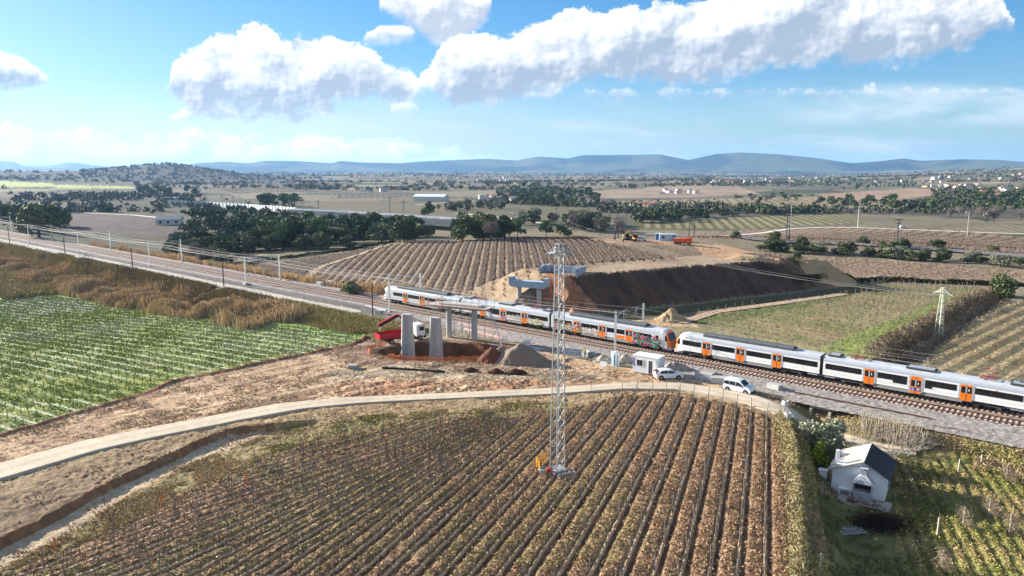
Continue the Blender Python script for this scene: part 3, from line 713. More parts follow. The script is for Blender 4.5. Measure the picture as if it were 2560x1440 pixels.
RED = mat('red_paint', (.45, .02, .025), .4, .1, 1.)
SKIRT = mat('dusty_skirt', (.30, .29, .28), .7, .15, 1.5)
WOODM = mat('weathered_wood', (.16, .12, .09), .85, .2, 3.)
YAW = math.atan2(TD[1], TD[0])
def TP(a, s, z=0.):
    x, y = XY(a, s); return Vector((x, y, z))

# ------------------------------------------------------------------ ballast, tracks
av = np.concatenate([np.arange(-640, -230, 1.6), np.arange(-230, -120, .6), np.arange(-120, 48, .22)])
sv = np.concatenate([np.arange(-8.2, -6.0, .4), np.arange(-6.0, 3.0, .22), np.arange(3.0, 8.4, .2)])
A_, S_ = np.meshgrid(av, sv, indexing='ij')
sh_r = 2.3 + 3.9 * sst(A_, -112, -92) - .8 * sst(A_, -38, -20)     # where the near shoulder ends its flat
out_r = 3.9 + 3.6 * sst(A_, -112, -88)
zt = .27 * (1 - sst(S_, 2.1, np.where(out_r > 2.2, out_r, 3)) * 1.0)
zt = np.minimum(zt, .27 * sst(S_, -8.0, -6.2)) - .10 * (sst(S_, out_r, out_r + .4)) - .2 * sst(-S_, 7.9, 8.1)
Xb, Yb = XY(A_, S_)
jit = (vn(Xb / .16, Yb / .16, 3) - .5) * .13 + (vn(Xb / .5, Yb / .5, 4) - .5) * .08
zt = zt + jit * (np.abs(S_ + 4) > 0) + .02
cb = np.array(srgb(150, 142, 136)) * (.55 + .9 * vn(Xb / .21, Yb / .21, 9))[..., None]
dk = sst(-A_, 105, 125) * sst(S_, 2.4, 3.0); cb = cb * (1 - dk[..., None]) + np.array(srgb(98, 96, 98)) * (.8 + .4 * vn(Xb / .4, Yb / .4, 9))[..., None] * dk[..., None]
def rustk(c0): return (1 - sst(np.abs(S_ - c0), .9, 1.5))
rk = np.maximum(rustk(0) * .75, rustk(-4) * .95)[..., None] * (.7 + .3 * vn(Xb / 1.2, Yb / 1.2, 6))[..., None]
cb = cb * (1 - rk) + np.array(srgb(112, 78, 62)) * (.75 + .5 * vn(Xb / .3, Yb / .3, 16))[..., None] * rk
rk = ((1 - sst(np.abs(S_ + 2.0), .35, .8)) * .8)[..., None]
cb = cb * (1 - rk) + np.array(srgb(138, 120, 98)) * (.7 + .5 * vn(Xb / .3, Yb / .3, 12))[..., None] * rk
# grey spoil covers the shoulder on the left
ni, nj = A_.shape; idx = np.arange(ni * nj).reshape(ni, nj)
Fb = np.stack([idx[:-1, :-1], idx[1:, :-1], idx[1:, 1:], idx[:-1, 1:]], -1).reshape(-1, 4)[:, ::-1]
bal = meshobj('ballast', np.stack([Xb, Yb, zt], -1).reshape(-1, 3), Fb, mat('ballast_stone', (1, 1, 1), .95, .3, 5., attr=True, bump=.05), cols=cb.reshape(-1, 3)); tag(bal, kind='structure')
SLP = mat('concrete_sleeper', (.55, .44, .37), .85, .15, 3.)
def track(sc, label):
    root = empty('railway_track', TP(-30, sc, 0), YAW, label, 'railway track')
    for y in (-.86, .86):
        m = MB()
        for x0, x1 in ((-600, -100), (-100, 78)): m.box(((x0 + x1) / 2, y, .435), (x1 - x0, .075, .15)); m.box(((x0 + x1) / 2, y, .375), (x1 - x0, .15, .03))
        m.build('rail', RUST, root)
    sm = MB().box((0, 0, .315), (.27, 2.6, .10)).build('sleeper', SLP, root, bevel=.015)
    xs = np.arange(-42, 62, .62) if sc == 0 else np.arange(-160, -98, .62)
    sm.location = (xs[0], 0, 0)
    sel = xs[1:100]
    for x in sel:
        c = sm.copy(); COL.objects.link(c); c.parent = root; c.location = (x, 0, 0)
    m = MB()
    done = set(np.round(np.concatenate([[xs[0]], sel]), 2))
    lo = xs[0]; hi = sel[-1]
    for x in list(np.arange(lo - .62, -420, -.62)) + list(np.arange(hi + .62, 76, .62)): m.box((x, 0, .315), (.27, 2.6, .10))
    tag(m.build('sleepers', SLP, root), kind='stuff')
track(0, 'empty near railway track with pale sleepers and rusty rails')
track(-4.0, 'far railway track under the two white and orange trains')
# spare rails lying beside the ballast
for (p0, p1, lb) in (((1985, 985), (2330, 1052), 'long rusty spare rail lying on the ballast shoulder at right'),):
    a0 = G(*p0); a1 = G(*p1)
    MBr = MB().bar((0, 0, 0), a1 - a0, .12, .16); o = MBr.build('spare_rail', RUST, loc=a0 + Vector((0, 0, .28))); tag(o, lb, 'rail')

# ------------------------------------------------------------------ trains
def a_of(px, s=-2.53, z=2.4):
    lo, hi = -640., 40.
    for _ in range(50):
        m_ = (lo + hi) / 2; x, y = XY(m_, s)
        if proj(x, y, z)[0] < px: lo = m_
        else: hi = m_
    return lo
HW = 1.47
PROF = [(-HW, 1.0), (-HW, 2.95), (-1.42, 3.28), (-1.22, 3.55), (-.8, 3.74), (0, 3.80), (.8, 3.74), (1.22, 3.55), (1.42, 3.28), (HW, 2.95), (HW, 1.0), (1.2, .92), (-1.2, .92)]
ROOF = mat('pale_roof', (.50, .52, .55), .5, .10, .7)
SHOULDER = mat('roof_shoulder', (.40, .44, .50), .45, .06, .8)
GRUB = mat('grubby_white', (.66, .66, .66), .5, .07, .5)
DOORG = mat('door_frame_grey', (.42, .45, .50), .4, .05, 1.)
REDP = mat('pantograph_red', (.28, .035, .03), .5, .1, 2.)
INTER = mat('dim_interior', (.035, .032, .035), .7, .5, 1.2)
def carriage(train, a0, a1, wins, doors, cab=0, white=WHITE_P, roofkit='duct', lowwin=(), body_label=None, low_door=None, dirty=False):
    """a0..a1 along track; wins/doors given as photo pixel pairs; cab=-1 left, +1 right"""
    L = a1 - a0; am = (a0 + a1) / 2
    C_ = lambda px: a_of(px) - am
    mats = [white, SHOULDER, ROOF, DGREY, ORANGE, GLASS]
    m = MB()
    x0, x1 = -L / 2 + .25, L / 2 - .25
    if cab == -1: x0 += 1.9
    if cab == 1: x1 -= 1.9
    mis = [0, 1, 1, 2, 2, 2, 2, 1, 1, 0, 3, 3, 3]
    m.prism(PROF, x0, x1, 'x', mi=0, mis=mis)
    root = m.build('carriage', mats, train, loc=(am - TR0, 0, 0))
    if body_label: root['label'] = body_label
    if cab:
        # sloping orange nose
        k = cab; xe = x1 if k > 0 else x0; m = MB()
        ring0 = [(xe, y, z) for y, z in PROF]
        def ring(dx, sc_y, ztop, zbot=.92, back=0.):
            out_ = []
            for y, z in PROF:
                t = (z - .92) / (3.8 - .92); zz = zbot + (ztop - zbot) * t
                xx = dx - max(0, t - .38) * back
                out_.append((xe + k * xx, y * sc_y, zz))
            return out_
        r1 = ring(.55, 1.0, 3.76, .75, .1); r2 = ring(1.45, .95, 3.6, .6, .75); r3 = ring(1.95, .80, 3.3, .55, 1.15)
        rings = [ring0, r1, r2, r3]; n = len(PROF); vs = [p for r_ in rings for p in r_]; fs = []; mi = []
        for j in range(3):
            for i in range(n):
                fs.append((j * n + i, j * n + (i + 1) % n, (j + 1) * n + (i + 1) % n, (j + 1) * n + i))
                zc = (PROF[i][1] + PROF[(i + 1) % n][1]) / 2
                mi.append(0 if (j <= 1 or zc < .97) else 4)
        fs.append(tuple(3 * n + i for i in range(n))); mi.append(4)
        o_ = len(m.v); m.v += vs; m.f += fs; m.m += mi
        m.build('cab_nose', mats, root, smooth=False)
        w = MB()
        # windscreen laid on the slope, side lights, bumper
        xs_ = xe + k * 1.99
        w.add([(xe + k * 1.62, -1.02, 2.15), (xe + k * 1.62, 1.02, 2.15), (xe + k * 1.06, 1.12, 3.22), (xe + k * 1.06, -1.12, 3.22)], [(0, 1, 2, 3)])
        w.v = [(x + k * .22, y, z) for x, y, z in w.v]
        w.build('windscreen', GLASS, root)
        w = MB(); w.add([(xe + k * .95, -1.48, 1.95), (xe + k * 1.5, -1.43, 1.95), (xe + k * 1.15, -1.41, 2.9), (xe + k * .95, -1.44, 2.9)], [(0, 1, 2, 3)]); w.build('cab_side_window', GLASS, root)
        w = MB(); w.box((xe + k * 1.2, 0, .72), (1.5, 2.5, .5)); w.tube((xe + k * 1.9, 0, .85), (xe + k * 2.45, 0, .85), .16, n=8, mi=1); w.build('coupler', [white, BLACK], root)
        for y in (-.75, .75):
            MB().box((xe + k * 1.93, y, 1.35), (.12, .34, .2)).build('headlight', GREY_P, root)
        MB().box((xe - k * .55, -HW - .008, 2.35), (.52, .02, .8)).build('cab_window', GLASS, root)
        e = MB(); e.box((xe - k * .98, -HW - .004, 2.0), (.03, .01, 2.0), mi=0); e.build('cab_door', DOORG, root)
    for w in wins:
        xa, xb = C_(w[0]), C_(w[1]); lo_ = w[2] if len(w) > 2 else None
        m = MB(); m.box(((xa + xb) / 2, -HW - .010, 2.33), (xb - xa, .024, .82))
        if lo_:
            xc, xd = C_(lo_[0]), C_(lo_[1]); m.box(((xc + xd) / 2, -HW - .012, 1.76), (xd - xc, .022, .34))
        nseg = max(1, round((xb - xa) / 1.9))
        for i in range(1, nseg): m.box((xa + (xb - xa) * i / nseg, -HW - .022, 2.33), (.05, .01, .8), mi=1)
        m.build('window', [GLASS, INTER], root)
    for i, d in enumerate(doors):
        xa, xb = C_(d[0]), C_(d[1]); xc = (xa + xb) / 2; wd = 1.32; low_ = (low_door == i)
        zb = .62 if low_ else .80; zt_ = 2.96
        m = MB(); m.box((xc, -HW - .014, (zb + zt_) / 2), (wd, .05, zt_ - zb), mi=0)
        m.box((xc, -HW - .018, (zb + zt_) / 2 + .1), (wd + .42, .03, zt_ - zb - .25), mi=1)
        wz = 2.02 if low_ else 2.28
        for q_ in (-1, 1): m.box((xc + q_ * wd * .25, -HW - .044, wz), (wd * .37, .02, .86), mi=2); 
        m.box((xc, -HW - .042, (zb + zt_) / 2), (.05, .02, zt_ - zb - .04), mi=3); m.box((xc, -HW - .046, wz), (.16, .015, .9), mi=1)
        m.box((xc + .30, -HW - .057, wz), (.09, .01, .34), mi=4)
        dd = m.build('door', [ORANGE, DOORG, GLASS, DGREY, WHITE_P], root)
        if low_:
            bl = mat('sign_blue', (.03, .08, .40), .5, .02)
            sg = MB(); sg.box((xc - .33, -HW - .05, 1.18), (.52, .02, .42)); sg.box((xc + .33, -HW - .05, 1.18), (.52, .02, .42))
            # wheelchair: head, back, seat, wheel; pram: hood, basket, wheels
            X0 = xc - .33; Y0 = -HW - .063
            pts = [((-.04, .13), (-.02, .0)), ((-.02, .0), (.1, .0)), ((.1, .0), (.15, -.13)), ((-.03, .07), (.07, .07))]
            for p, r in pts: sg.bar((X0 + p[0], Y0, 1.18 + p[1]), (X0 + r[0], Y0, 1.18 + r[1]), .012, .04, mi=1)
            for t in range(10):
                t0 = math.pi * (.55 + t * .14); t1 = t0 + .48
                sg.bar((X0 + .01 + .11 * math.cos(t0), Y0, 1.12 + .11 * math.sin(t0)), (X0 + .01 + .11 * math.cos(t1), Y0, 1.12 + .11 * math.sin(t1)), .012, .035, mi=1)
            sg.box((X0 - .04, Y0, 1.34), (.06, .012, .05), mi=1)
            X0 = xc + .33
            sg.box((X0, Y0, 1.2), (.26, .012, .1), mi=1); sg.box((X0 - .07, Y0, 1.28), (.12, .012, .08), mi=1); sg.bar((X0 + .12, Y0, 1.24), (X0 + .2, Y0, 1.32), .012, .03, mi=1)
            for q_ in (-.09, .09): sg.box((X0 + q_, Y0, 1.08), (.06, .012, .06), mi=1)
            sg.build('pictogram', [bl, WHITE_P], root)
    # skirts and bogies
    bx = [-L / 2 + 4.3, L / 2 - 4.3]
    m = MB(); m.box((0, 0, .72), (L - 14.2, 2.8, .42)); 
    for xx in (-L / 2 + 1.2, L / 2 - 1.2): m.box((xx, 0, .80), (1.4, 2.7, .3))
    m.build('skirt', GRUB if dirty else SKIRT, root)
    for xx in bx:
        m = MB(); m.box((xx, 0, .55), (3.2, 2.2, .28), mi=0)
        for q_ in (-1.25, 1.25):
            for y in (-.86, .86):
                m.tube((xx + q_, y - .07, .45), (xx + q_, y + .07, .45), .44, n=14, mi=1)
                m.box((xx + q_, y * 1.28, .5), (.42, .25, .34), mi=2)
        for y in (-1.12, 1.12): m.box((xx, y, .62), (2.9, .16, .26), mi=2); m.tube((xx, y * 1.02, .75), (xx, y * 1.02, .98), .2, n=8, mi=2)
        m.build('bogie', [BLACK, mat('wheel_steel', (.10, .085, .075), .6, .2), mat('bogie_frame', (.085, .078, .072), .8, .3)], root)
    # roof kit
    if roofkit == 'duct':
        xs0, xs1 = (x0 + 3.0, x1 - 4.0) if cab == -1 else (x0 + 4.0, x1 - 3.0)
        m = MB(); pr = [(-.66, 3.70), (-.72, 4.06), (-.55, 4.22), (.0, 4.26), (.55, 4.22), (.72, 4.06), (.66, 3.70)]
        n_ = 6
        for i in range(n_):
            xa = xs0 + (xs1 - xs0) * i / n_; xb = xs0 + (xs1 - xs0) * (i + 1) / n_ - .06
            m.prism([(y - .35, z) for y, z in pr], xa, xb, 'x', mis=[0, 0, 0, 1, 1, 1, 1], mi=1)
        m.box(((xs0 + xs1) / 2, .52, 3.86), (xs1 - xs0, .5, .3), mi=1)
        m.build('roof_housing', [mat('duct_grey', (.12, .13, .14), .5, .1), DGREY], root)
    if roofkit == 'mid':
        for xa, xb in ((-L / 2 + .6, -L / 2 + 2.4), (-1.6, 2.0), (L / 2 - 2.2, L / 2 - .4)):
            m = MB().box(((xa + xb) / 2, 0, 3.86), (xb - xa, 1.9, .18), mi=1).box(((xa + xb) / 2, 0, 3.98), (xb - xa - .5, 1.3, .1), mi=0); m.build('roof_unit', [GREY_P, DGREY], root)
        for xx, up in ((-L / 2 + 4.6, .35), (L / 2 - 4.6, 1.25)):
            m = MB()
            for y in (-.6, .6):
                m.bar((xx - .9, y, 3.98), (xx + .9, y, 3.98), .1, .08)
                m.bar((xx - .8, y, 4.0), (xx + .9, y * .9, 4.0 + up * .55), .06); m.bar((xx + .9, y * .9, 4.0 + up * .55), (xx - .3, y * .8, 4.0 + up), .05)
            m.bar((xx - .3, -.85, 4.02 + up), (xx - .3, .85, 4.02 + up), .12, .05); m.bar((xx - .1, -.85, 4.02 + up), (xx - .1, .85, 4.02 + up), .1, .05)
            for q_ in (-.9, .9): m.bar((xx + q_, -.6, 3.98), (xx + q_, .6, 3.98), .1, .08)
            m.build('pantograph', REDP, root)
    # roof ribs, small vents
    m = MB()
    for xx in np.arange(x0 + .8, x1 - .6, 1.9): m.box((xx, -1.02, 3.668), (.04, .36, .02), rx=Matrix.Rotation(-.42, 3, 'X'))
    m.build('roof_rib', GREY_P, root)
    return root
def gangway(train, a):
    MB().box((a - TR0, 0, 2.25), (.75, 2.55, 2.7)).build('gangway', BLACK, train)
def logo(car, px, z=2.98 - .14):
    am = car.location.x + TR0; x = a_of(px) - am
    m = MB()
    m.box((x, -HW - .006, z - .16), (.10, .012, .34)); m.box((x + .16, -HW - .006, z), (.30, .012, .07)); m.box((x + .16, -HW - .006, z - .3), (.30, .012, .07)); m.box((x + .22, -HW - .006, z - .15), (.14, .012, .08))
    m.build('emblem', mat('emblem_red', (.75, .10, .05), .5, .02), car)
def strokes(car, px0, px1, z0, z1, cols, n, seed, w=(.05, .14), nm='graffiti'):
    rd = random.Random(seed); am = car.location.x + TR0; xa, xb = a_of(px0) - am, a_of(px1) - am
    m = MB(); ms = []
    for i, c in enumerate(cols): ms.append(mat('spray_%s_%d' % (nm, seed * 10 + i), c, .6, .05, 3.))
    off = 0.03
    for i in range(n):
        mi = rd.randrange(len(cols)); x = rd.uniform(xa, xb); z = rd.uniform(z0, z1); r_ = rd.uniform(.1, .34); t0 = rd.uniform(0, 6.3); da = rd.choice((-1, 1)) * rd.uniform(.5, .9); ww = rd.uniform(*w)
        off += .0012; p = None
        for k in range(rd.randrange(3, 8)):
            q_ = (x + r_ * 1.3 * math.cos(t0 + da * k), z + r_ * math.sin(t0 + da * k))
            q_ = (min(max(q_[0], xa), xb), min(max(q_[1], z0 - .1), z1 + .15))
            if p and (abs(p[0] - q_[0]) + abs(p[1] - q_[1])) > .01: m.bar((p[0], -HW - off, p[1]), (q_[0], -HW - off, q_[1]), .004, ww, mi=mi, up=(0, 1, 0)) if False else m.add(_quad(p, q_, ww, -HW - off), [(0, 1, 2, 3)], mi)
            p = q_
    m.build(nm, ms, car)
def _quad(p, q_, w, y):
    dx, dz = q_[0] - p[0], q_[1] - p[1]; l = math.hypot(dx, dz); nx, nz = -dz / l * w / 2, dx / l * w / 2
    return [(p[0] - nx, y, p[1] - nz), (q_[0] - nx, y, q_[1] - nz), (q_[0] + nx, y, q_[1] + nz), (p[0] + nx, y, p[1] + nz)]
RT = .51
TR0 = -92.
tr1 = empty('commuter_train', TP(TR0, -4.0, RT), YAW, 'far white commuter train with graffiti on its sides, behind the scaffolded pier', 'train', 'white commuter trains')
def zfix(tr):
    for o in kids(tr): o.location.z -= .0
gA0, gA1, gB1, gC1 = -129.8, a_of(1150), a_of(1375), a_of(1680, z=1.6) - .2
DIRTY = mat('dulled_white', (.62, .63, .64), .5, .10, .35)
c1a = carriage(tr1, gA0, gA1, [(983, 1006), (1020, 1048), (1061, 1091), (1105, 1144)], [(1007, 1019), (1049, 1060), (1092.6, 1103.6)], cab=-1, white=DIRTY)
c1b = carriage(tr1, gA1, gB1, [(1158, 1197), (1214, 1248, (1226, 1248)), (1267, 1301), (1321, 1369)], [(1200, 1213), (1251, 1264), (1304, 1318)], cab=0, white=DIRTY, roofkit='mid', low_door=1)
c1c = carriage(tr1, gB1, gC1, [(1383, 1429), (1453, 1494), (1517, 1561), (1585, 1627)], [(1433, 1451), (1496, 1515), (1562.5, 1582)], cab=1, white=DIRTY)
gangway(tr1, gA1); gangway(tr1, gB1)
P_ = lambda *c: srgb(*c)
strokes(c1a, 1058, 1074, 1.0, 2.1, [P_(220, 190, 170), P_(230, 110, 70), P_(200, 200, 200)], 26, 1)
strokes(c1b, 1268, 1302, 1.0, 2.1, [P_(225, 222, 212), P_(205, 200, 188), P_(170, 160, 150)], 40, 2)
strokes(c1b, 1320, 1360, 1.0, 2.0, [P_(206, 190, 120), P_(190, 175, 110), P_(235, 225, 190), P_(150, 140, 100)], 44, 3)
strokes(c1c, 1384, 1400, 1.0, 2.1, [P_(230, 130, 150), P_(200, 60, 60), P_(245, 245, 245)], 26, 4)
strokes(c1c, 1402, 1455, 1.0, 2.3, [P_(90, 170, 90), P_(230, 200, 80), P_(40, 90, 60), P_(200, 60, 70), P_(230, 240, 230)], 75, 5)
strokes(c1c, 1456, 1496, 1.0, 1.95, [P_(215, 190, 170), P_(190, 160, 145), P_(235, 220, 205)], 44, 6)
strokes(c1c, 1584, 1652, .72, 2.35, [P_(30, 150, 120), P_(50, 50, 80), P_(225, 60, 110), P_(225, 90, 130), P_(70, 190, 150), P_(25, 30, 40)], 190, 7, w=(.06, .18))
m = MB(); am = c1c.location.x + TR0; xa, xb = a_of(1538) - am, a_of(1562) - am
m.box(((xa + xb) / 2, -HW - .005, 1.38), (xb - xa, .02, .6)); m.build('orange_panel', ORANGE, c1c)
logo(c1c, 1598)
gD0, gD1, gE1 = gC1 + .35, a_of(2053), a_of(2053) + 24.9
TR0 = -30.
tr2 = empty('commuter_train', TP(TR0, -4.0, RT), YAW, 'near clean white commuter train with bright orange doors at the right edge', 'train', 'white commuter trains')
c2a = carriage(tr2, gD0, gD1, [(1706, 1752), (1780, 1836), (1866, 1927), (1957, 2043)], [(1754, 1778), (1838, 1863), (1929, 1955)], cab=-1)
c2b = carriage(tr2, gD1, gE1, [(2063, 2153), (2193, 2267, (2232, 2267)), (2312, 2391, (2312, 2330)), (2437, 2557)], [(2157, 2189), (2273, 2306), (2399, 2432)], cab=0, roofkit='mid', low_door=1)
gangway(tr2, gD1)
logo(c2a, 1726); logo(c2b, 2488)
for t_ in (tr1, tr2): t_.location.z = RT - .04

# ------------------------------------------------------------------ catenary
def on_line(px, s, z=0.):
    a = a_of(px, s, z); return a
def mast(px, s, h, arm, label, block=False, z0=None, board=False):
    a = a_of(px, s, 0.2); p = TP(a, s, 0); p.z = H1(p.x, p.y) if z0 is None else z0
    root = empty('catenary_mast', p, YAW, label, 'mast', 'masts of the overhead line')
    tk = 1.0 if a > -120 else 1.7
    m = MB()
    for q_ in (-.11, .11): m.bar((q_ * tk, 0, 0), (q_ * tk, 0, h), .07 * tk, .16 * tk)
    for k in range(int(h / .5)): m.bar((-.11, 0, .25 + k * .5), (.11, 0, .5 + k * .5), .03)
    m.build('post', STEEL, root)
    if block: MB().box((0, 0, .25), (1.5, 1.2, .75)).build('concrete_footing', CONC, root, bevel=.03)
    else: MB().box((0, 0, .1), (.7, .7, .4)).build('concrete_footing', CONC, root)
    if arm:
        d = 1 if arm > 0 else -1        # towards the track: local +y is away from the camera
        m = MB(); m.tube((0, 0, h - 1.3), (0, d * abs(arm) * .62, h - .35), .05 * tk, n=6); m.tube((0, d * abs(arm) * .62, h - .35), (0, d * (abs(arm) + .4), h - .2), .045 * tk, n=6)
        m.tube((0, 0, h - .3), (0, d * abs(arm) * .62, h - .3), .02, n=4)
        m.tube((0, d * (abs(arm) - .9), h - .25), (0, d * (abs(arm) + .1), h - 1.7), .025, n=5); m.tube((0, d * (abs(arm) - .9), h - .25), (0, d * (abs(arm) - .8), h - 1.7), .025, n=5); m.tube((0, d * (abs(arm) - .9), h - 1.7), (0, d * (abs(arm) + .3), h - 1.6), .025, n=5)
        m.build('cantilever_arm', STEEL, root)
    if board:
        m = MB(); m.box((0, -.12, 1.5), (.62, .05, 1.0), mi=0); m.box((0, -.16, 1.65), (.4, .03, .45), mi=1); m.box((0, -.14, 2.1), (.44, .05, .44), mi=1, rx=Matrix.Rotation(.785, 3, 'Y'))
        m.build('signal_board', [mat('board_red', (.45, .05, .03), .6), mat('board_yellow', (.65, .42, .08), .6)], root)
    return root
mast(1537, 3.3, 7.6, 3.4, 'dark near mast with long bracket arm, just left of the portable toilet', z0=.1)
mast(1606, -7.6, 7.4, -3.2, 'steel mast behind the junction of the two trains', z0=0.)
mast(974, 3.2, 7.6, 3.4, 'steel mast at the tail of the far train, with bracket arm')
mast(1052, -7.6, 7.4, -3.2, 'steel mast behind the first carriage of the far train', z0=0)
mast(615, 3.6, 7.6, 3.4, 'mast on a large concrete block beside the empty track', block=True)
mast(700, -7.4, 7.4, -3.2, 'mast on the far side of the track, at the field corner')
mast(375, 3.8, 8, 3.4, 'mast standing on the dark ballast strip above the tallest reeds')
mast(455, -7.4, 8, -3.2, 'mast in the reeds on the far side, below the umbrella pines')
mast(198, 3.8, 7.6, 3.4, 'mast left of the tall reeds on the near side of the curve')
mast(277, -7.4, 7.6, -3.2, 'far side mast in front of the reddish earth bank')
mast(73, 3.8, 7.6, 3.4, 'near side mast carrying a red and yellow board', board=True)
mast(132, -7.4, 7.2, -3.2, 'far side mast with a red and yellow board beneath the big pine', board=True)
mast(29, -7.4, 8.6, -3.2, 'farthest mast, before the dark pines at the left edge')
wm = mat('wire_metal', (.42, .38, .36), .6, .05)
supp = [a_of(px, 3.5, 0) for px in (-180, 73, 198, 375, 615, 974, 1537)] + [24., 70.]
for s0, nm in ((0., 'near track'), (-4., 'far track')):
    for z0, lab, sag in ((5.6, 'contact wire', .0), (6.95, 'messenger wire', .75)):
        m = MB()
        pa = supp
        for i in range(len(pa) - 1):
            N_ = 8 if sag else 2; prev = None
            for k in range(N_ + 1):
                t = k / N_; a = pa[i] + (pa[i + 1] - pa[i]) * t; q_ = TP(a, s0, z0 + .2 - sag * 4 * t * (1 - t))
                rw = .014 if a > -115 else .04
                if prev is not None: m.tube(prev, q_, rw, n=3, cap=False)
                prev = q_
            if sag:
                for t in (.2, .4, .6, .8):
                    a = pa[i] + (pa[i + 1] - pa[i]) * t; m.tube(TP(a, s0, 5.8), TP(a, s0, z0 + .2 - sag * 4 * t * (1 - t)), .012, n=3, cap=False)
        tag(m.build('overhead_wire', wm), '%s of the overhead line above the %s' % (lab, nm), 'wire', 'overhead wires')
m = MB()
for i in range(len(supp) - 1):
    prev = None
    for k in range(7):
        t = k / 6; q_ = TP(supp[i] + (supp[i + 1] - supp[i]) * t, 3.4, 7.5 - 3.2 * t * (1 - t))
        if prev is not None: m.tube(prev, q_, .045 if supp[i] < -110 else .018, n=3, cap=False)
        prev = q_
tag(m.build('overhead_wire', wm), 'feeder wire strung along the near side masts', 'wire', 'overhead wires')
# thin dark poles
for px, s, z, h, lb in ((24, 9.6, None, 7.2, 'leftmost thin dark pole beside the pale path'), (163, 9.8, None, 6.5, 'thin dark pole beside the pale path, second from the left'), (332, 9.8, None, 6.6, 'thin dark pole beside the pale path, above the reeds'), (560, 9.6, None, 6.6, 'thin dark pole beside the path, left of the mast on a block'), (932, 7.6, None, 7.0, 'rusty pole left of the tail of the far train')):
    a = a_of(px, s, 0); p = TP(a, s, 0); p.z = H1(p.x, p.y)
    m = MB(); m.tube((0, 0, -.3), (0, 0, h), .15, .12, n=6); m.box((0, 0, h - .25), (.5, .08, .08))
    tag(m.build('pole', mat('dark_pole', (.06, .05, .045), .8, .1), loc=p), lb, 'pole', 'thin poles by the line')
a0 = G(2455, 1072); m = MB(); m.bar((0, 0, 0), TP(12.5, 2.9, 6.5) - a0, .07); tag(m.build('mast_stay', mat('stay_white', (.5, .5, .5), .5, .05), loc=a0), 'slanting pale stay bar anchored in the ballast at the right edge', 'stay')
# ------------------------------------------------------------------ viaduct piers and abutment
BD = Vector((.905, -.424, 0)); BN = Vector((.424, .905, 0)); BYAW = math.atan2(-.424, .905)
def gz(x, y, dz=0.): return Vector((x, y, H1(x, y) + dz))
def GP(px, py, dz=0.):
    p = G(px, py); p.z += dz; return p
for (x, y, zt, lb) in ((-18.3, 121.4, 6.3, 'left tapered concrete pier standing in the pit'), (-13.2, 120.0, 6.0, 'right tapered concrete pier standing in the pit')):
    root = empty('viaduct_pier', (x, y, -3.3), BYAW, lb, 'pier', 'unfinished piers in the pit')
    m = MB(); h = zt + 3.3; zs = [0, 3.1, 3.16, 6.1, 6.16, h]
    def ring_(z):
        k = 1.22 - .34 * z / h; w = 1.0 * k; d = .62 * k; c_ = .28
        return [(-w + c_, -d), (w - c_, -d), (w, -d + c_ * .6), (w, d - c_ * .6), (w - c_, d), (-w + c_, d), (-w, d - c_ * .6), (-w, -d + c_ * .6)]
    vs = []; fs = []
    for j, z in enumerate(zs):
        ins = .0
        vs += [(px_ * (1 - (.015 if j in (2, 4) else 0)), py_ * (1 - (.02 if j in (2, 4) else 0)), z) for px_, py_ in ring_(z)]
    for j in range(len(zs) - 1):
        for i in range(8): fs.append((j * 8 + i, j * 8 + (i + 1) % 8, (j + 1) * 8 + (i + 1) % 8, (j + 1) * 8 + i))
    fs += [tuple(range(8))[::-1], tuple(range(5 * 8, 6 * 8))]
    m.add(vs, fs); m.build('shaft', CONC, root)
    m = MB()
    for q_ in (-.33, .02, .35): m.bar((q_ * 1.25, -.62 * 1.22 - .005, .1), (q_ * .9, -.62 * .88 - .005, h - .1), .05, .03)
    m.build('formwork_seam', mat('seam_grey', (.26, .26, .27), .9), root)
    MB().box((0, 0, .15), (3.6, 3.0, .5)).build('pad_footing', CONC, root)
# scaffolded pier
root = empty('scaffolded_pier', gz(-9.4, 129.4), BYAW, 'pier of two round columns under a timber working platform in front of the far train', 'pier')
for q_ in (-2.7, 2.7):
    m = MB(); m.tube((q_, 0, -.3), (q_, 0, 6.1), .54, n=16); m.build('column', CONC, root, smooth=False)
PLK = mat('formwork_plank', (.50, .38, .32), .8, .15, 1.5)
m = MB(); m.box((-.2, 0, 6.25), (12.6, 3.6, .12)); 
m.add([(-6.4, -1.8, 6.3), (6.4, -1.8, 6.3), (4.6, -1.0, 5.75), (-4.6, -1.0, 5.75)], [(0, 1, 2, 3)]); m.build('platform', PLK, root)
m = MB(); m.box((0, 0, 6.45), (8.4, 1.9, .35)); m.build('beam_formwork', mat('form_pale', (.55, .50, .46), .8, .1), root)
m = MB()
for k in range(9):
    x = -6 + k * 1.5
    for y in (-1.7, 1.7): m.bar((x, y, 6.2), (x, y, 7.9), .05)
for y in (-1.7, 1.7):
    for z in (6.9, 7.4): m.bar((-6.2, y, z), (6.2, y, z), .04)
m.build('guard_rail', STEEL, root)
m = MB()
for x in np.arange(-5.5, 6.6, 1.6):
    for y in (-1.5, 1.5): m.bar((x, y, -.2), (x, y, 6.2), .045)
for z in (1.8, 3.8, 5.5):
    for y in (-1.5, 1.5): m.bar((-5.5, y, z), (5.9, y, z), .04)
for x in (-4.7, -1., 2.4): m.bar((x - .8, -1.5, .2), (x + .8, -1.5, 2.0), .035); m.bar((x + .8, -1.5, 2.0), (x - .8, -1.5, 3.8), .035)
m.build('scaffolding', STEEL, root)
m = MB()
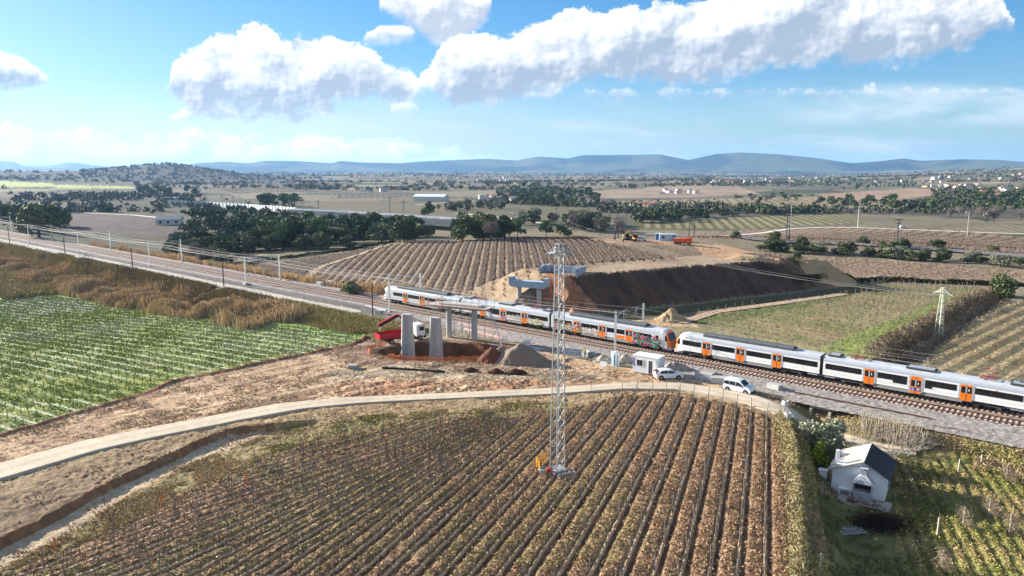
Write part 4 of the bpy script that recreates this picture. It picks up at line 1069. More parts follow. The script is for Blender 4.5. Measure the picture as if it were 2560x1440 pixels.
m.bar((6.2, -1.2, 6.0), (8.2, -1.6, 3.1), .22, .06); m.bar((6.0, -.4, 6.0), (8.0, -.8, 3.1), .06); m.bar((8.2, -1.6, 3.1), (6.6, -2.0, .2), .12, .06); m.bar((6.6, -2.0, .2), (9.2, -2.6, .1), .3, .05); m.bar((8.2, -1.6, 3.1), (9.4, -2.3, .1), .12)
m.build('access_ladder', STEEL, root)
m = MB()
for x in (-5.4, -4.6): m.bar((x, -1.9, 3.4), (x + .7, -1.9, 6.1), .12, .05); m.bar((x - .2, -1.9, .2), (x + .2, -1.9, 3.4), .09, .05)
m.box((-4.6, -1.9, 3.4), (2.0, .7, .08)); m.build('stair_tower', mat('ladder_white', (.62, .62, .62), .5), root)
# portal pier beyond the tracks
root = empty('portal_pier', (3.9, 160.6, 0), BYAW, 'finished pier with bluish U-shaped cap beam on two columns beyond the far train', 'pier')
for q_ in (-2.5, 2.5): MB().tube((q_, 0, -.6), (q_, 0, 4.7), .56, n=16).build('column', CONC, root)
m = MB()
m.prism([(-4.7, 5.1), (-4.1, 4.6), (4.1, 4.6), (4.7, 5.1), (4.7, 6.9), (3.9, 6.9), (3.9, 6.1), (-3.9, 6.1), (-3.9, 6.9), (-4.7, 6.9)], -.95, .95, 'y', caps=False)
o_ = len(m.v) - 20
for base_ in (0, 10): m.f += [(o_ + base_ + 0, o_ + base_ + 1, o_ + base_ + 2, o_ + base_ + 3), (o_ + base_ + 0, o_ + base_ + 3, o_ + base_ + 6, o_ + base_ + 7), (o_ + base_ + 3, o_ + base_ + 4, o_ + base_ + 5, o_ + base_ + 6), (o_ + base_ + 0, o_ + base_ + 7, o_ + base_ + 8, o_ + base_ + 9)]; m.m += [0] * 4
m.build('cap_beam', CONCB, root)
# abutment
root = empty('bridge_abutment', (6.6, 167.0, 5.4), BYAW, 'bluish concrete abutment at the end of the new earth embankment', 'abutment')
m = MB(); m.box((4.5, 1.4, .1), (9.4, 3.0, 2.0)); m.build('seat', CONCB, root, bevel=.04)
m = MB(); m.box((4.5, 2.6, 2.0), (9.4, .5, 2.6)); m.build('back_wall', CONCB, root)
for q_ in (-.1, 9.0): 
    m = MB(); m.prism([(-.2, 0.), (3.0, -.2), (6.4, 2.2), (6.4, 3.1), (-.2, 3.1)], q_, q_ + .4, 'x'); m.build('wing_wall', CONCB, root)

# ------------------------------------------------------------------ heaps and blocks
RUB_ = mat('pale_rubble', srgb(176, 166, 152), .9, .35, 3., bump=.15); SOILD_ = mat('dark_soil', srgb(84, 56, 42), .95, .3, 3., bump=.1)
def heap(name, x, y, rx, ry, h, colm, label, cat, seed, sharp=1.0, yaw=0., group=None):
    n_ = 44; u = np.linspace(-1.15, 1.15, n_); UU, VV = np.meshgrid(u, u)
    rr_ = np.hypot(UU, VV); X = UU * rx; Y = VV * ry
    c, s = math.cos(yaw), math.sin(yaw); wx = x + X * c - Y * s; wy = y + X * s + Y * c
    z = h * np.clip(1 - rr_ + (fbm(wx, wy, max(rx, ry) * .45, 3, seed) - .5) * .5, -.1, 1) ** sharp * (rr_ < 1.12) if sharp == 1 else h * np.clip(1 - rr_ ** 2 + (fbm(wx, wy, max(rx, ry) * .4, 3, seed) - .5) * .6, 0, 1.4)
    z = z + (fbm(wx, wy, .35, 2, seed + 2) - .5) * .22 * (rr_ < 1.0)
    base_ = hgt(wx, wy); z0 = H1(x, y); idx = np.arange(n_ * n_).reshape(n_, n_)
    keep = (z > .02)
    Fh = np.stack([idx[:-1, :-1], idx[:-1, 1:], idx[1:, 1:], idx[1:, :-1]], -1).reshape(-1, 4)
    kf = keep.ravel()[Fh].any(1)
    o = meshobj(name, np.stack([wx - x, wy - y, base_ + np.where(z > .02, z, -.25) - z0], -1).reshape(-1, 3), Fh[kf], colm, loc=(x, y, z0), smooth=True)
    tag(o, label, cat, group)
    if colm in (RUB_, SOILD_):
        rs = np.random.default_rng(seed); n2 = int(120 * rx); th_ = rs.uniform(0, 6.28, n2); rr2 = rs.uniform(0, 1.1, n2) ** .6
        P2 = np.stack([rx * rr2 * np.cos(th_), ry * rr2 * np.sin(th_), h * np.clip(1 - rr2, 0, 1) + .08], -1); m = MB()
        for p2 in P2: s_3 = rs.uniform(.12, .38); m.box(p2, (s_3, s_3 * rs.uniform(.5, 1), s_3 * rs.uniform(.4, .9)), rz=rs.uniform(0, 3), rx=Matrix.Rotation(rs.uniform(-.7, .7), 3, 'X'), taper=.7)
        m.build('loose_stones', colm, o)['kind'] = 'stuff'
    return o
GRV = mat('gravel_grey', srgb(134, 118, 104), .95, .2, 4., bump=.06); SOILR = mat('red_soil', srgb(112, 68, 48), .95, .25, 2.5, bump=.1); SOILD = mat('dark_soil', srgb(84, 56, 42), .95, .3, 3., bump=.1)
SOILT = mat('tan_soil', srgb(170, 146, 112), .95, .25, 2., bump=.1); RUB = mat('pale_rubble', srgb(176, 166, 152), .9, .35, 3., bump=.15)
def hp(px, py): g_ = G(px, py); return g_.x, g_.y
heap('gravel_heap', 1.4, 113.4, 5.0, 3.4, 3.0, GRV, 'largest cone of grey gravel, right of the pit', 'heap', 3)
heap('gravel_heap', -1.8, 116.2, 3.8, 2.6, 2.1, GRV, 'grey gravel cone just behind the largest gravel cone', 'heap', 4)
heap('soil_heap', -3.2, 114.0, 3.2, 2.2, 2.3, SOILR, 'dark reddish soil heap wedged between pit and gravel', 'heap', 5)
for (px, py, rx, ry, h, mm, lb) in ((1240, 933, 1.2, .7, .7, SOILD, 'small clod heap of dark soil on the mud, left of two'), (1290, 934, 1.6, .8, .7, SOILD, 'small clod heap of dark soil on the mud, right of two'), (1178, 928, 1.1, .6, .5, SOILD, 'low dark clod heap below the orange netting'),
        (1678, 800, 3.2, 2.4, 2.6, SOILT, 'tan rubble heap behind the junction of the two trains'), (2062, 680, 8, 5, 3.2, SOILT, 'big sandy spoil heap beyond the end of the embankment'), (2040, 672, 4, 3, 2.2, RUB, 'pale spoil heap at the very end of the embankment'), (2090, 690, 5, 3, 2.4, SOILT, 'lower sandy spoil heap beside the white box'),
        (2190, 698, 4, 2, 1.0, RUB, 'low pale rubble heap at the field corner'), (1873, 648, 7, 3, 1.1, SOILT, 'sandy heap on the orange ramp of the embankment'),
        (1324, 757, 4, 3, 2.0, GRV, 'grey stone heap between the two columns of the far pier'), (120, 600, 5, 3, .01, SOILR, None)):
    if lb is None: continue
    x, y = hp(px, py); heap('soil_heap' if mm in (SOILD, SOILT, SOILR) else 'rubble_heap', x, y, rx, ry, h, mm, lb, 'heap', int(px), sharp=1.0 if h > 1.5 else 2)
x, y = hp(1700, 945); 
heap('rubble_heap', *hp(1690, 925), 2.6, 1.2, 1.2, RUB, 'pile of broken pale rubble behind the white hatchback', 'heap', 31, sharp=2)
heap('rubble_heap', *hp(1562, 905), 1.6, 1.0, 1.3, RUB, 'pile of broken rubble between toilet and site office', 'heap', 32, sharp=2)
heap('rubble_heap', *hp(1508, 905), 1.5, 1.0, 1.2, RUB, 'pile of broken rubble left of the portable toilet', 'heap', 33, sharp=2)
def block(px, py, d, rz, label, mm=CONC, name='concrete_block', dz=0., bevel=.03):
    p = GP(px, py, d[2] / 2 + dz); tag(MB().box((0, 0, 0), d).build(name, mm, loc=p, rz=rz, bevel=bevel), label, name.replace('_', ' ').split()[-1]); return p
block(1760, 948, (2.6, 1.0, 1.0), -.6, 'grey concrete block lying between hatchback and van, the left of two')
block(1800, 957, (2.6, 1.4, .9), -.35, 'pale concrete slab block directly behind the van')
block(1772, 938, (2.0, 1.3, .6), -.7, 'tan concrete block nearer the ballast behind the other blocks', CONCD)
block(1936, 973, (1.9, 1.1, .8), -.9, 'tilted pale block at the foot of the ballast right of the van')
block(882, 920, (1.5, 1.1, .55), .15, 'stack of small pallets standing alone on the dirt yard', CONCD)
block(948, 784, (1.8, .8, .8), -.5, 'concrete block beside the rusty pole near the train tail')
block(800, 713, (2.2, 1.2, .9), -.65, 'grey block left of the pair beside the track at the dark bushes')
block(826, 711, (2.4, 1.2, 1.1), -.65, 'pale block right of the pair beside the track at the dark bushes', mat('pale_block', (.5, .5, .47), .8))
block(512, 785, (1.6, .9, .6), .2, 'pale block at the edge of the green field below the reeds')
for (p0, p1, w, lb, mm, nm) in (((956, 921), (1112, 931), .32, 'long black pipe lying on the dirt in front of the pit', BLACK, 'pipe'), ((913, 766), (965, 778), .35, 'white plastic pipe lying along the ballast left of the train tail', WHITE_P, 'pipe'),
        ((1420, 862), (1520, 880), .28, 'pale steel beam with holes beside the ballast', STEEL, 'steel_beam'), ((1524, 918), (1578, 928), .22, 'timber plank between toilet and site office', mat('plank', (.5, .35, .2), .8), 'plank'), ((1405, 905), (1425, 897), .2, 'short timber baulk beside the pylon', WOODM, 'plank'), ((860, 722), (905, 734), .25, 'pale pipe lying at the far side of the track', STEEL, 'pipe')):
    a0, a1 = GP(*p0, .15), GP(*p1, .15); tag(MB().bar((0, 0, 0), a1 - a0, w, w * .8).build(nm, mm, loc=a0), lb, nm.replace('_', ' '))
# culvert mouth
root = empty('culvert', GP(2052, 1036, -1.15), BYAW - .25, 'old concrete culvert frame in the ditch under the railway', 'culvert')
MB().box((0, .9, 2.0), (3.0, 2.0, .3)).build('top_slab', CONCD, root)
for q_ in (-1.2, 1.2): m = MB(); m.prism([(-1.4, -.4), (1.8, -.4), (1.8, 1.85), (-.4, 1.85)], q_ - .17, q_ + .17, 'x'); m.build('side_wall', CONCD, root)
MB().box((0, 1.7, .8), (2.2, .2, 2.1)).build('recess_shade', DGREY, root)  # dark panel stands for the shade inside the culvert mouth
for (px, py, lb) in ((1963, 1016, 'white round concrete ring on the verge nearer the railway'), (1969, 1047, 'white round concrete ring at the vineyard side of the lane')):
    m = MB(); m.lathe([(.42, 0), (.5, .35), (.42, .8), (.34, .82), (.36, .4), (.3, .3)], 12); tag(m.build('concrete_ring', mat('white_conc', (.6, .6, .58), .8), loc=GP(px, py)), lb, 'ring')

# ------------------------------------------------------------------ lane
def ribbon(name, left, right, n_, mm, dz, cols=None, cross=17):
    """left/right: photo pixel polylines along both edges"""
    L_ = [G(*p) for p in left]; R_ = [G(*p) for p in right]
    def rs(pts, t):
        d = [0]; 
        for a, b in zip(pts[:-1], pts[1:]): d.append(d[-1] + (b.xy - a.xy).length)
        d = np.array(d) / d[-1]; P = np.array([[p.x, p.y] for p in pts]); 
        return np.stack([np.interp(t, d, P[:, 0]), np.interp(t, d, P[:, 1])], -1)
    t = np.linspace(0, 1, n_); A = rs(L_, t); B = rs(R_, t)
    for _ in range(6):
        A[1:-1] = (A[:-2] + A[2:] + 2 * A[1:-1]) / 4; B[1:-1] = (B[:-2] + B[2:] + 2 * B[1:-1]) / 4
    k = np.linspace(0, 1, cross)[None, :, None]; Pn = A[:, None] * (1 - k) + B[:, None] * k
    z = hgt(Pn[..., 0], Pn[..., 1]) + dz
    wig = (fbm(Pn[..., 0], Pn[..., 1], 2.5, 2, 5) - .5)
    z[:, 0] = z[:, 0] - dz - .15; z[:, -1] = z[:, -1] - dz - .15
    idx = np.arange(n_ * cross).reshape(n_, cross)
    Fh = np.stack([idx[:-1, :-1], idx[:-1, 1:], idx[1:, 1:], idx[1:, :-1]], -1).reshape(-1, 4)
    V_ = np.concatenate([Pn, z[..., None]], -1).reshape(-1, 3)
    v = V_[Fh[0]]; nz = np.cross(v[1] - v[0], v[2] - v[0])[2]
    if nz < 0: Fh = Fh[:, ::-1]
    pr = np.interp(np.linspace(0, 1, cross), [0, .12, .25, .38, .5, .62, .75, .88, 1], [.62, .86, 1.06, 1.0, .86, 1.0, 1.06, .86, .62])[None, :, None] * (.82 + .36 * fbm(Pn[..., 0], Pn[..., 1], 3, 4, 15))[..., None]
    return tag(meshobj(name, V_, Fh, mm, smooth=True, cols=(np.array(srgb(198, 182, 158)) * pr).reshape(-1, 3)), kind='structure')
LANE = mat('pale_lane', (1, 1, 1), .9, .16, .9, bump=.04, attr=True)
ribbon('lane', [(-300, 1225), (0, 1160), (200, 1105), (400, 1066), (560, 1036), (700, 1010), (850, 996), (1000, 990), (1370, 972), (1560, 958), (1700, 958), (1860, 980), (1950, 1012), (2040, 1052), (2110, 1085), (2200, 1110), (2290, 1124)],
       [(-300, 1272), (0, 1205), (250, 1130), (400, 1096), (600, 1056), (760, 1026), (900, 1012), (1000, 1006), (1370, 990), (1560, 976), (1700, 978), (1840, 1004), (1930, 1036), (2020, 1076), (2110, 1110), (2190, 1130), (2290, 1142)], 420, LANE, .20)

# ------------------------------------------------------------------ site cabin, toilet, vehicles
p = gz(18.8, 107.0, .12); cy = math.atan2(-2.4, 3.4)
root = empty('site_cabin', p, cy, 'white container site office with window and open door beside the tracks', 'cabin')
PAN = mat('cabin_panel', (.72, .75, .78), .5, .03, 1.)
m = MB(); m.box((2.1, 1.2, 1.3), (4.2, 2.4, 2.6)); m.build('body', PAN, root, bevel=.03)
MB().box((2.1, 1.2, 2.66), (4.3, 2.5, .12)).build('roof', WHITE_P, root, bevel=.02)
m = MB(); m.box((1.15, -.02, 1.6), (1.0, .08, 1.1), mi=0); m.box((.92, -.07, 1.6), (.42, .03, .9), mi=1); m.box((1.38, -.07, 1.6), (.42, .03, .9), mi=1); m.build('window', [WHITE_P, GLASS], root)
m = MB(); m.box((2.95, -.015, 1.12), (.78, .06, 2.1), mi=0); m.box((2.95, -.05, 1.12), (.62, .03, 2.0), mi=1); m.build('doorway', [WHITE_P, DGREY], root)
MB().box((3.62, -.04, 1.12), (.55, .06, 2.0)).build('open_door', WHITE_P, root)
m = MB(); m.box((.16, -.015, 1.6), (.2, .03, 1.3), mi=0); m.box((.14, -.035, 2.2), (.26, .02, .22), mi=1); m.build('sign_panel', [mat('sign_blue', (.03, .08, .40), .5, .02), RED], root)
MB().box((.5, -.015, 1.6), (.25, .03, 1.1)).build('notice_board', mat('notice_pale', (.5, .58, .72), .5), root)
MB().box((3.85, -.02, 2.2), (.18, .05, .4)).build('switch_box', GREY_P, root)
p = GP(1538, 914); root = empty('portable_toilet', p, cy - .2, 'white portable toilet with turquoise blue stripes', 'toilet')
TQ = mat('turquoise', (.02, .30, .48), .5, .03)
m = MB(); m.lathe([(.66, .08), (.66, 2.0), (.60, 2.2), (.35, 2.34), (.05, 2.38)], 18); m.build('shell', WHITE_P, root)
for a in (-1.15, -.35, -1.95): MB().box((.665 * math.cos(a), .665 * math.sin(a), 1.0), (.03, .2, 1.75), rz=a).build('stripe', TQ, root)
MB().box((0, 0, .05), (1.4, 1.4, .12)).build('skid', GREY_P, root)
def wheel(root, x, y, r=.32, w=.22, mm=None):
    m = MB(); m.tube((x, y - w / 2, r), (x, y + w / 2, r), r, n=18, mi=0); m.tube((x, y - w / 2 - .015, r), (x, y + w / 2 + .015, r), r * .6, n=12, mi=1); m.build('wheel', [BLACK, mat('rim_grey', (.3, .3, .31), .4, .05, metal=.4)], root)
def car(name, p, rz, label, cat, prof, L, Wd, glass, paint, wx, belt, bumper=None):
    """prof: side outline (x, z) from rear bottom round over the roof to front bottom"""
    root = empty(name, p, rz, label, cat)
    n_ = len(prof); rings = []
    def inset(z): return Wd / 2 * (1 - .04 * max(0, .5 - z) / .3) if z < belt else Wd / 2 - (z - belt) * .24
    ys = [-1, -.82, -.4, .4, .82, 1]
    vs = []; 
    for yk in ys:
        for x, z in prof:
            w = inset(z); k = abs(yk); zz = z - (.05 if (k == 1 and z > belt) else 0) + (.015 * (1 - k) if z > belt else 0)
            xx = x * (1 - .025 * k * k) if k > .8 else x
            vs.append((xx, w * yk, zz))
    fs = []
    for j in range(5):
        for i in range(n_): fs.append((j * n_ + i, j * n_ + (i + 1) % n_, (j + 1) * n_ + (i + 1) % n_, (j + 1) * n_ + i))
    fs += [tuple(range(n_))[::-1], tuple(range(5 * n_, 6 * n_))]
    m = MB(); m.add(vs, fs); m.build('body', paint, root, smooth=False, bevel=.03)
    for (nm, poly, side) in glass:
        if side == 's':
            for sgn in (-1, 1):
                m = MB(); m.add([(x, sgn * (inset(z) + .018), z) for x, z in poly], [tuple(range(len(poly)))]); m.build(nm, GLASS, root)
        else:
            (xa, za), (xb, zb) = poly; wa, wb = inset(za) * .86, inset(zb) * .84; off = .03 * (1 if side == 'f' else -1)
            m = MB(); m.add([(xa + off, -wa, za + .02), (xa + off, wa, za + .02), (xb + off, wb, zb + .02), (xb + off, -wb, zb + .02)], [(0, 1, 2, 3)]); m.build(nm, GLASS, root)
    for x in wx:
        for sgn in (-1, 1):
            wheel(root, x, sgn * (Wd / 2 - .10)); m = MB()
            m.tube((x, sgn * (Wd / 2 - .22), .34), (x, sgn * (Wd / 2 + .006), .34), .39, n=18); m.build('wheel_arch', BLACK, root)
    for x_, s_2, mm, nm in ((L / 2 - .06, 1, WHITE_P, 'headlight'), (-L / 2 + .05, -1, RED, 'tail_light')):
        for sgn in (-1, 1): MB().box((x_, sgn * Wd * .38, .78 if nm == 'headlight' else 1.0), (.10, .24, .13 if nm == 'headlight' else .25)).build(nm, mm, root)
    if bumper: 
        for x_ in (L / 2 - .02, -L / 2 + .02): MB().box((x_, 0, .38), (.16, Wd * .9, .2)).build('bumper', bumper, root)
    for sgn in (-1, 1): MB().box((.62, sgn * (Wd / 2 + .07), 1.0), (.12, .16, .12)).build('mirror', paint, root)
    return root
CARW = mat('car_white', (.74, .78, .84), .22, .01, 1., spec=.6)
w0, w1 = G(1655, 951), G(1697, 948.5); c0 = (w0 + w1) / 2; yaw1 = math.atan2(w1.y - w0.y, w1.x - w0.x); c0 += Vector((-math.sin(yaw1), math.cos(yaw1), 0)) * .85
car('parked_car', c0, yaw1 - .10, 'white hatchback parked beside the site office', 'car',
    [(-2.1, .3), (-2.18, .7), (-2.1, .98), (-1.95, 1.1), (-1.55, 1.42), (-.7, 1.52), (.1, 1.5), (.55, 1.36), (1.15, 1.02), (1.85, .84), (2.12, .66), (2.15, .35), (1.9, .25), (-1.9, .25)], 4.3, 1.8,
    [('side_window', [(-1.5, 1.02), (-1.3, 1.36), (-.35, 1.42), (-.35, 1.0)], 's'), ('side_window', [(-.28, 1.0), (-.28, 1.42), (.3, 1.36), (.98, 1.02)], 's'), ('windscreen', [(1.10, 1.04), (.52, 1.38)], 'f'), ('rear_window', [(-1.98, 1.08), (-1.6, 1.38)], 'r')], CARW, (-1.33, 1.3), .96)
w0, w1 = G(1816, 977.5), G(1865, 988); c0 = (w0 + w1) / 2; yaw2 = math.atan2(w1.y - w0.y, w1.x - w0.x); c0 += Vector((-math.sin(yaw2), math.cos(yaw2), 0)) * .85
car('parked_van', c0, yaw2, 'white high-roofed passenger van parked facing right on the lane', 'van',
    [(-2.0, .32), (-2.1, .6), (-2.08, 1.2), (-1.95, 1.72), (-1.75, 1.82), (-.2, 1.86), (.45, 1.78), (1.15, 1.16), (1.75, 1.02), (2.05, .8), (2.1, .36), (1.9, .27), (-1.85, .27)], 4.2, 1.82,
    [('side_window', [(-1.9, 1.12), (-1.8, 1.55), (-1.15, 1.58), (-1.15, 1.1)], 's'), ('side_window', [(-1.02, 1.1), (-1.02, 1.58), (-.25, 1.6), (-.25, 1.08)], 's'), ('side_window', [(-.12, 1.08), (-.12, 1.6), (.35, 1.56), (.98, 1.12), (.9, 1.06)], 's'), ('windscreen', [(1.12, 1.20), (.48, 1.76)], 'f'), ('rear_window', [(-2.06, 1.2), (-1.96, 1.66)], 'r')], CARW, (-1.3, 1.35), 1.05, bumper=BLACK)
# red lorry with crane
w0, w1 = G(982, 861), G(1043, 852); yaw3 = math.atan2(w1.y - w0.y, w1.x - w0.x); c0 = w0 + (w1 - w0) * .5
root = empty('crane_lorry', c0 + Vector((-math.sin(yaw3), math.cos(yaw3), 0)) * 1.1, yaw3, 'red dropside lorry with white cab and folded crane behind the left pier', 'lorry')
REDP2 = mat('lorry_red', (.42, .012, .02), .4, .05)
m = MB(); m.box((0, 0, .9), (8.2, .9, .3)); m.build('chassis', BLACK, root)
m = MB(); m.box((-2.3, 0, 1.2), (5.2, 2.4, .12)); m.build('bed', REDP2, root)
for (c_, d_2) in (((-2.3, -1.2, 1.65), (5.2, .06, .85)), ((-2.3, 1.2, 1.65), (5.2, .06, .85)), ((-4.9, 0, 1.65), (.06, 2.4, .85)), ((.3, 0, 1.9), (.06, 2.4, 1.3))): MB().box(c_, d_2).build('side_panel', REDP2, root)
m = MB(); m.prism([(2.3, .8), (4.1, .8), (4.15, 1.7), (3.95, 2.9), (3.7, 3.05), (2.3, 3.0)], -1.15, 1.15, 'y'); m.build('cab', WHITE_P, root, bevel=.05)
MB().add([(4.19, -1.0, 1.8), (4.19, 1.0, 1.8), (4.0, .95, 2.7), (4.0, -.95, 2.7)], [(0, 1, 2, 3)]).build('windscreen', GLASS, root)
for sgn in (-1, 1): MB().add([(2.9, sgn * 1.17, 1.85), (3.95, sgn * 1.17, 1.85), (3.85, sgn * 1.17, 2.6), (2.9, sgn * 1.17, 2.6)], [(0, 1, 2, 3)]).build('side_window', GLASS, root)
MB().box((4.1, 0, .75), (.3, 2.3, .6)).build('bumper', BLACK, root)
for x in (-2.6, 3.0):
    for sgn in (-1, 1): wheel(root, x, sgn * 1.02, .5, .35)
m = MB(); m.bar((1.3, 0, 1.1), (1.3, 0, 3.2), .4, mi=0); m.bar((1.3, 0, 3.2), (-.9, 0, 5.1), .35, .3, mi=0); m.bar((-.9, .1, 5.1), (-4.6, .1, 3.7), .45, .35, mi=0); m.bar((-.7, -.2, 5.0), (-4.6, -.2, 3.4), .12, .35, mi=1); m.build('crane_arm', [mat('crane_red', (.38, .02, .02), .5), BLACK], root)
# far machines on the hill
YEL = mat('machine_yellow', (.42, .24, .04), .5, .08)
def digger(px, py, yaw, label, colr, boom):
    root = empty('excavator', GP(px, py), yaw, label, 'excavator')
    for y in (-1., 1.): m = MB(); m.box((0, y, .45), (3.6, .55, .85)); m.build('crawler_track', BLACK, root, bevel=.2)
    MB().box((-.3, 0, 1.35), (2.8, 2.3, .95)).build('engine_house', colr, root, bevel=.08)
    m = MB(); m.box((.6, .7, 2.1), (1.3, .95, 1.5)); m.build('cab', GLASS, root, bevel=.05)
    m = MB(); m.bar((1.0, 0, 1.6), (3.2, 0, 4.0), .4, .5); m.bar((3.2, 0, 4.0), (5.4, 0, 3.6 if boom else 2.5), .3, .4); m.bar((5.4, 0, 3.6 if boom else 2.5), (6.0, 0, 1.0), .25, .35); m.build('boom', colr, root)
    m = MB(); m.prism([(5.4, 1.0), (6.4, 1.1), (6.3, .2), (5.6, .1)], -.5, .5, 'y'); m.build('bucket', DGREY, root)
digger(1573, 601, 2.7, 'dark excavator with raised arm on the sandy hilltop', DGREY, True); digger(1590, 603, 3.5, 'yellow excavator next to the dark one on the hilltop', YEL, False)
car('parked_car', GP(1602, 603), .3, 'small white car behind the excavators on the hilltop', 'car', [(-2.1, .3), (-2.18, .7), (-2.1, .98), (-1.95, 1.1), (-1.55, 1.42), (-.7, 1.52), (.1, 1.5), (.55, 1.36), (1.15, 1.02), (1.85, .84), (2.12, .66), (2.15, .35), (1.9, .25), (-1.9, .25)], 4.3, 1.8, [('side_window', [(-1.5, 1.02), (-1.3, 1.36), (.3, 1.36), (.98, 1.02)], 's')], CARW, (-1.33, 1.3), .96)
for (px, py, L_, colr, lb) in ((1646, 600, 2.2, mat('cabin_blue', (.04, .13, .36), .5), 'small blue cabin on the hilltop'), (1664, 602, 5, mat('cabin_pale', (.38, .52, .62), .5), 'pale blue container left of the bright blue one'), (1677, 602, 4, mat('cabin_sky', (.12, .36, .62), .5), 'sky blue container on the hilltop')):
    root = empty('site_container', GP(px, py), -.15, lb, 'container'); MB().box((0, 0, 1.3), (L_, 2.4, 2.6)).build('body', colr, root, bevel=.03); MB().box((0, 0, 2.66), (L_ + .1, 2.5, .1)).build('roof', WHITE_P, root); MB().box((-.2 * L_, -1.22, 1.5), (L_ * .2, .04, .9)).build('window', GLASS, root)
root = empty('dump_truck', GP(1706, 612), -.35, 'orange dump truck at the right end of the hilltop', 'truck')
OR2 = mat('truck_orange', (.75, .12, .02), .5, .05)
m = MB(); m.prism([(-3.2, 1.1), (1.2, 1.1), (1.3, 2.5), (-3.4, 2.3)], -1.25, 1.25, 'y'); m.build('tipper_body', OR2, root)
m = MB(); m.prism([(1.5, .8), (3.4, .8), (3.4, 1.9), (3.1, 2.8), (1.5, 2.8)], -1.15, 1.15, 'y'); m.build('cab', OR2, root, bevel=.06); MB().box((0, 0, .8), (6.2, 1.0, .3)).build('chassis', BLACK, root)
for x in (-2.4, -1.1, 2.4):
    for y in (-1, 1): wheel(root, x, y, .5, .35)
# intermediate bulk tank
root = empty('liquid_tank', GP(1317, 866), -.3, 'caged white plastic tank standing near the scaffolding', 'tank')
MB().box((0, 0, .62), (1.15, .95, .95)).build('tank_body', WHITE_P, root, bevel=.08)
m = MB()
for x in np.linspace(-.6, .6, 6):
    for y in (-.5, .5): m.bar((x, y, .14), (x, y, 1.14), .03)
for z in (.3, .6, .9, 1.14):
    for y in (-.5, .5): m.bar((-.6, y, z), (.6, y, z), .03)
m.build('cage', STEEL, root); MB().box((0, 0, .07), (1.2, 1.0, .14)).build('pallet', WOODM, root)
# trestles and scaffold stacks by the ballast
rd = random.Random(3)
for i, (px, py, lb) in enumerate(((1335, 872, 'low stack of steel boards beyond the tank'), (1432, 893, 'blue grey steel trestle stack right of the pylon'), (1480, 893, 'grey box trailer of tools beside the worker'), (1497, 900, 'dark heap of tarpaulins left of the toilet'), (1508, 915, 'white sheet leaning near the toilet'))):
    root = empty(('board_stack', 'trestle_stack', 'tool_crate', 'tarpaulin_heap', 'white_sheet')[i], GP(px, py), cy, lb, ('stack', 'stack', 'crate', 'tarpaulin', 'sheet')[i])
    if i == 0:
        for k in range(5): MB().box((0, (k - 2) * .35, .12 + .05 * (k % 2)), (3.6, .3, .12)).build('board', STEEL, root)
    if i == 1:
        m = MB()
        for k in range(5):
            x = -1.2 + k * .6; m.bar((x, -.6, 0), (x, -.5, 1.1), .06); m.bar((x, .6, 0), (x, .5, 1.1), .06); m.bar((x, -.5, 1.1), (x, .5, 1.1), .06); m.bar((x, -.5, .5), (x, .5, .5), .05)
        for z in (.4, 1.1): m.bar((-1.2, -.55, z), (1.2, -.55, z), .05); m.bar((-1.2, .55, z), (1.2, .55, z), .05)
        m.build('frame', mat('frame_bluegrey', (.28, .36, .46), .5), root)
    if i == 2:
        MB().box((-1.0, -.2, .5), (1.2, 1.0, .95)).build('crate', WHITE_P, root, bevel=.03); MB().box((.5, 0, .4), (1.8, 1.4, .7)).build('load', DGREY, root, bevel=.1)
    if i == 3:
        m = MB(); m.lathe([(1.0, 0), (.95, .3), (.6, .6), (.2, .75)], 9); m.build('sheet', DGREY, root)
    if i == 4: MB().box((0, 0, .35), (1.2, .08, .8), rx=Matrix.Rotation(-.5, 3, 'X')).build('panel', mat('sheet_pale', (.5, .54, .58), .5), root)
# orange safety netting round the pit
NET = mat('orange_net', (.75, .20, .05), .7, .12, 2., alpha=.6)
def net(t0, t1, label, h=.8, out=1.06):
    ts = np.linspace(t0, t1, 40); m = MB(); pts = []
    for t in ts: x = -11.5 + 11.5 * out * math.cos(t); y = 120 + 6.2 * out * math.sin(t); pts.append((x, y, H1(x, y)))
    vs = []
    for i, q_ in enumerate(pts): 
        sg = .14 * math.sin(i * 1.7) + .1 * rd.random(); vs += [(q_[0], q_[1], q_[2] - .1), (q_[0] + .1 * math.sin(i), q_[1] - .12, q_[2] + h * .5), (q_[0], q_[1], q_[2] + h - sg)]
    for i in range(len(pts) - 1): m.f += [(3 * i, 3 * i + 3, 3 * i + 4, 3 * i + 1), (3 * i + 1, 3 * i + 4, 3 * i + 5, 3 * i + 2)]; m.m += [0, 0]
    m.v = vs; root = empty('safety_net', (0, 0, 0), 0, label, 'netting', 'orange netting round the pit')
    m.build('mesh', NET, root); m = MB()
    for q_ in pts[::6]: m.bar((q_[0], q_[1], q_[2] - .2), (q_[0], q_[1], q_[2] + h + .1), .05)
    m.build('stake', RUST, root)
net(math.pi * 1.22, math.pi * 1.80, 'orange netting along the near rim of the pit'); net(math.pi * .82, math.pi * 1.08, 'crumpled orange netting at the left end of the pit', .9, 1.16)
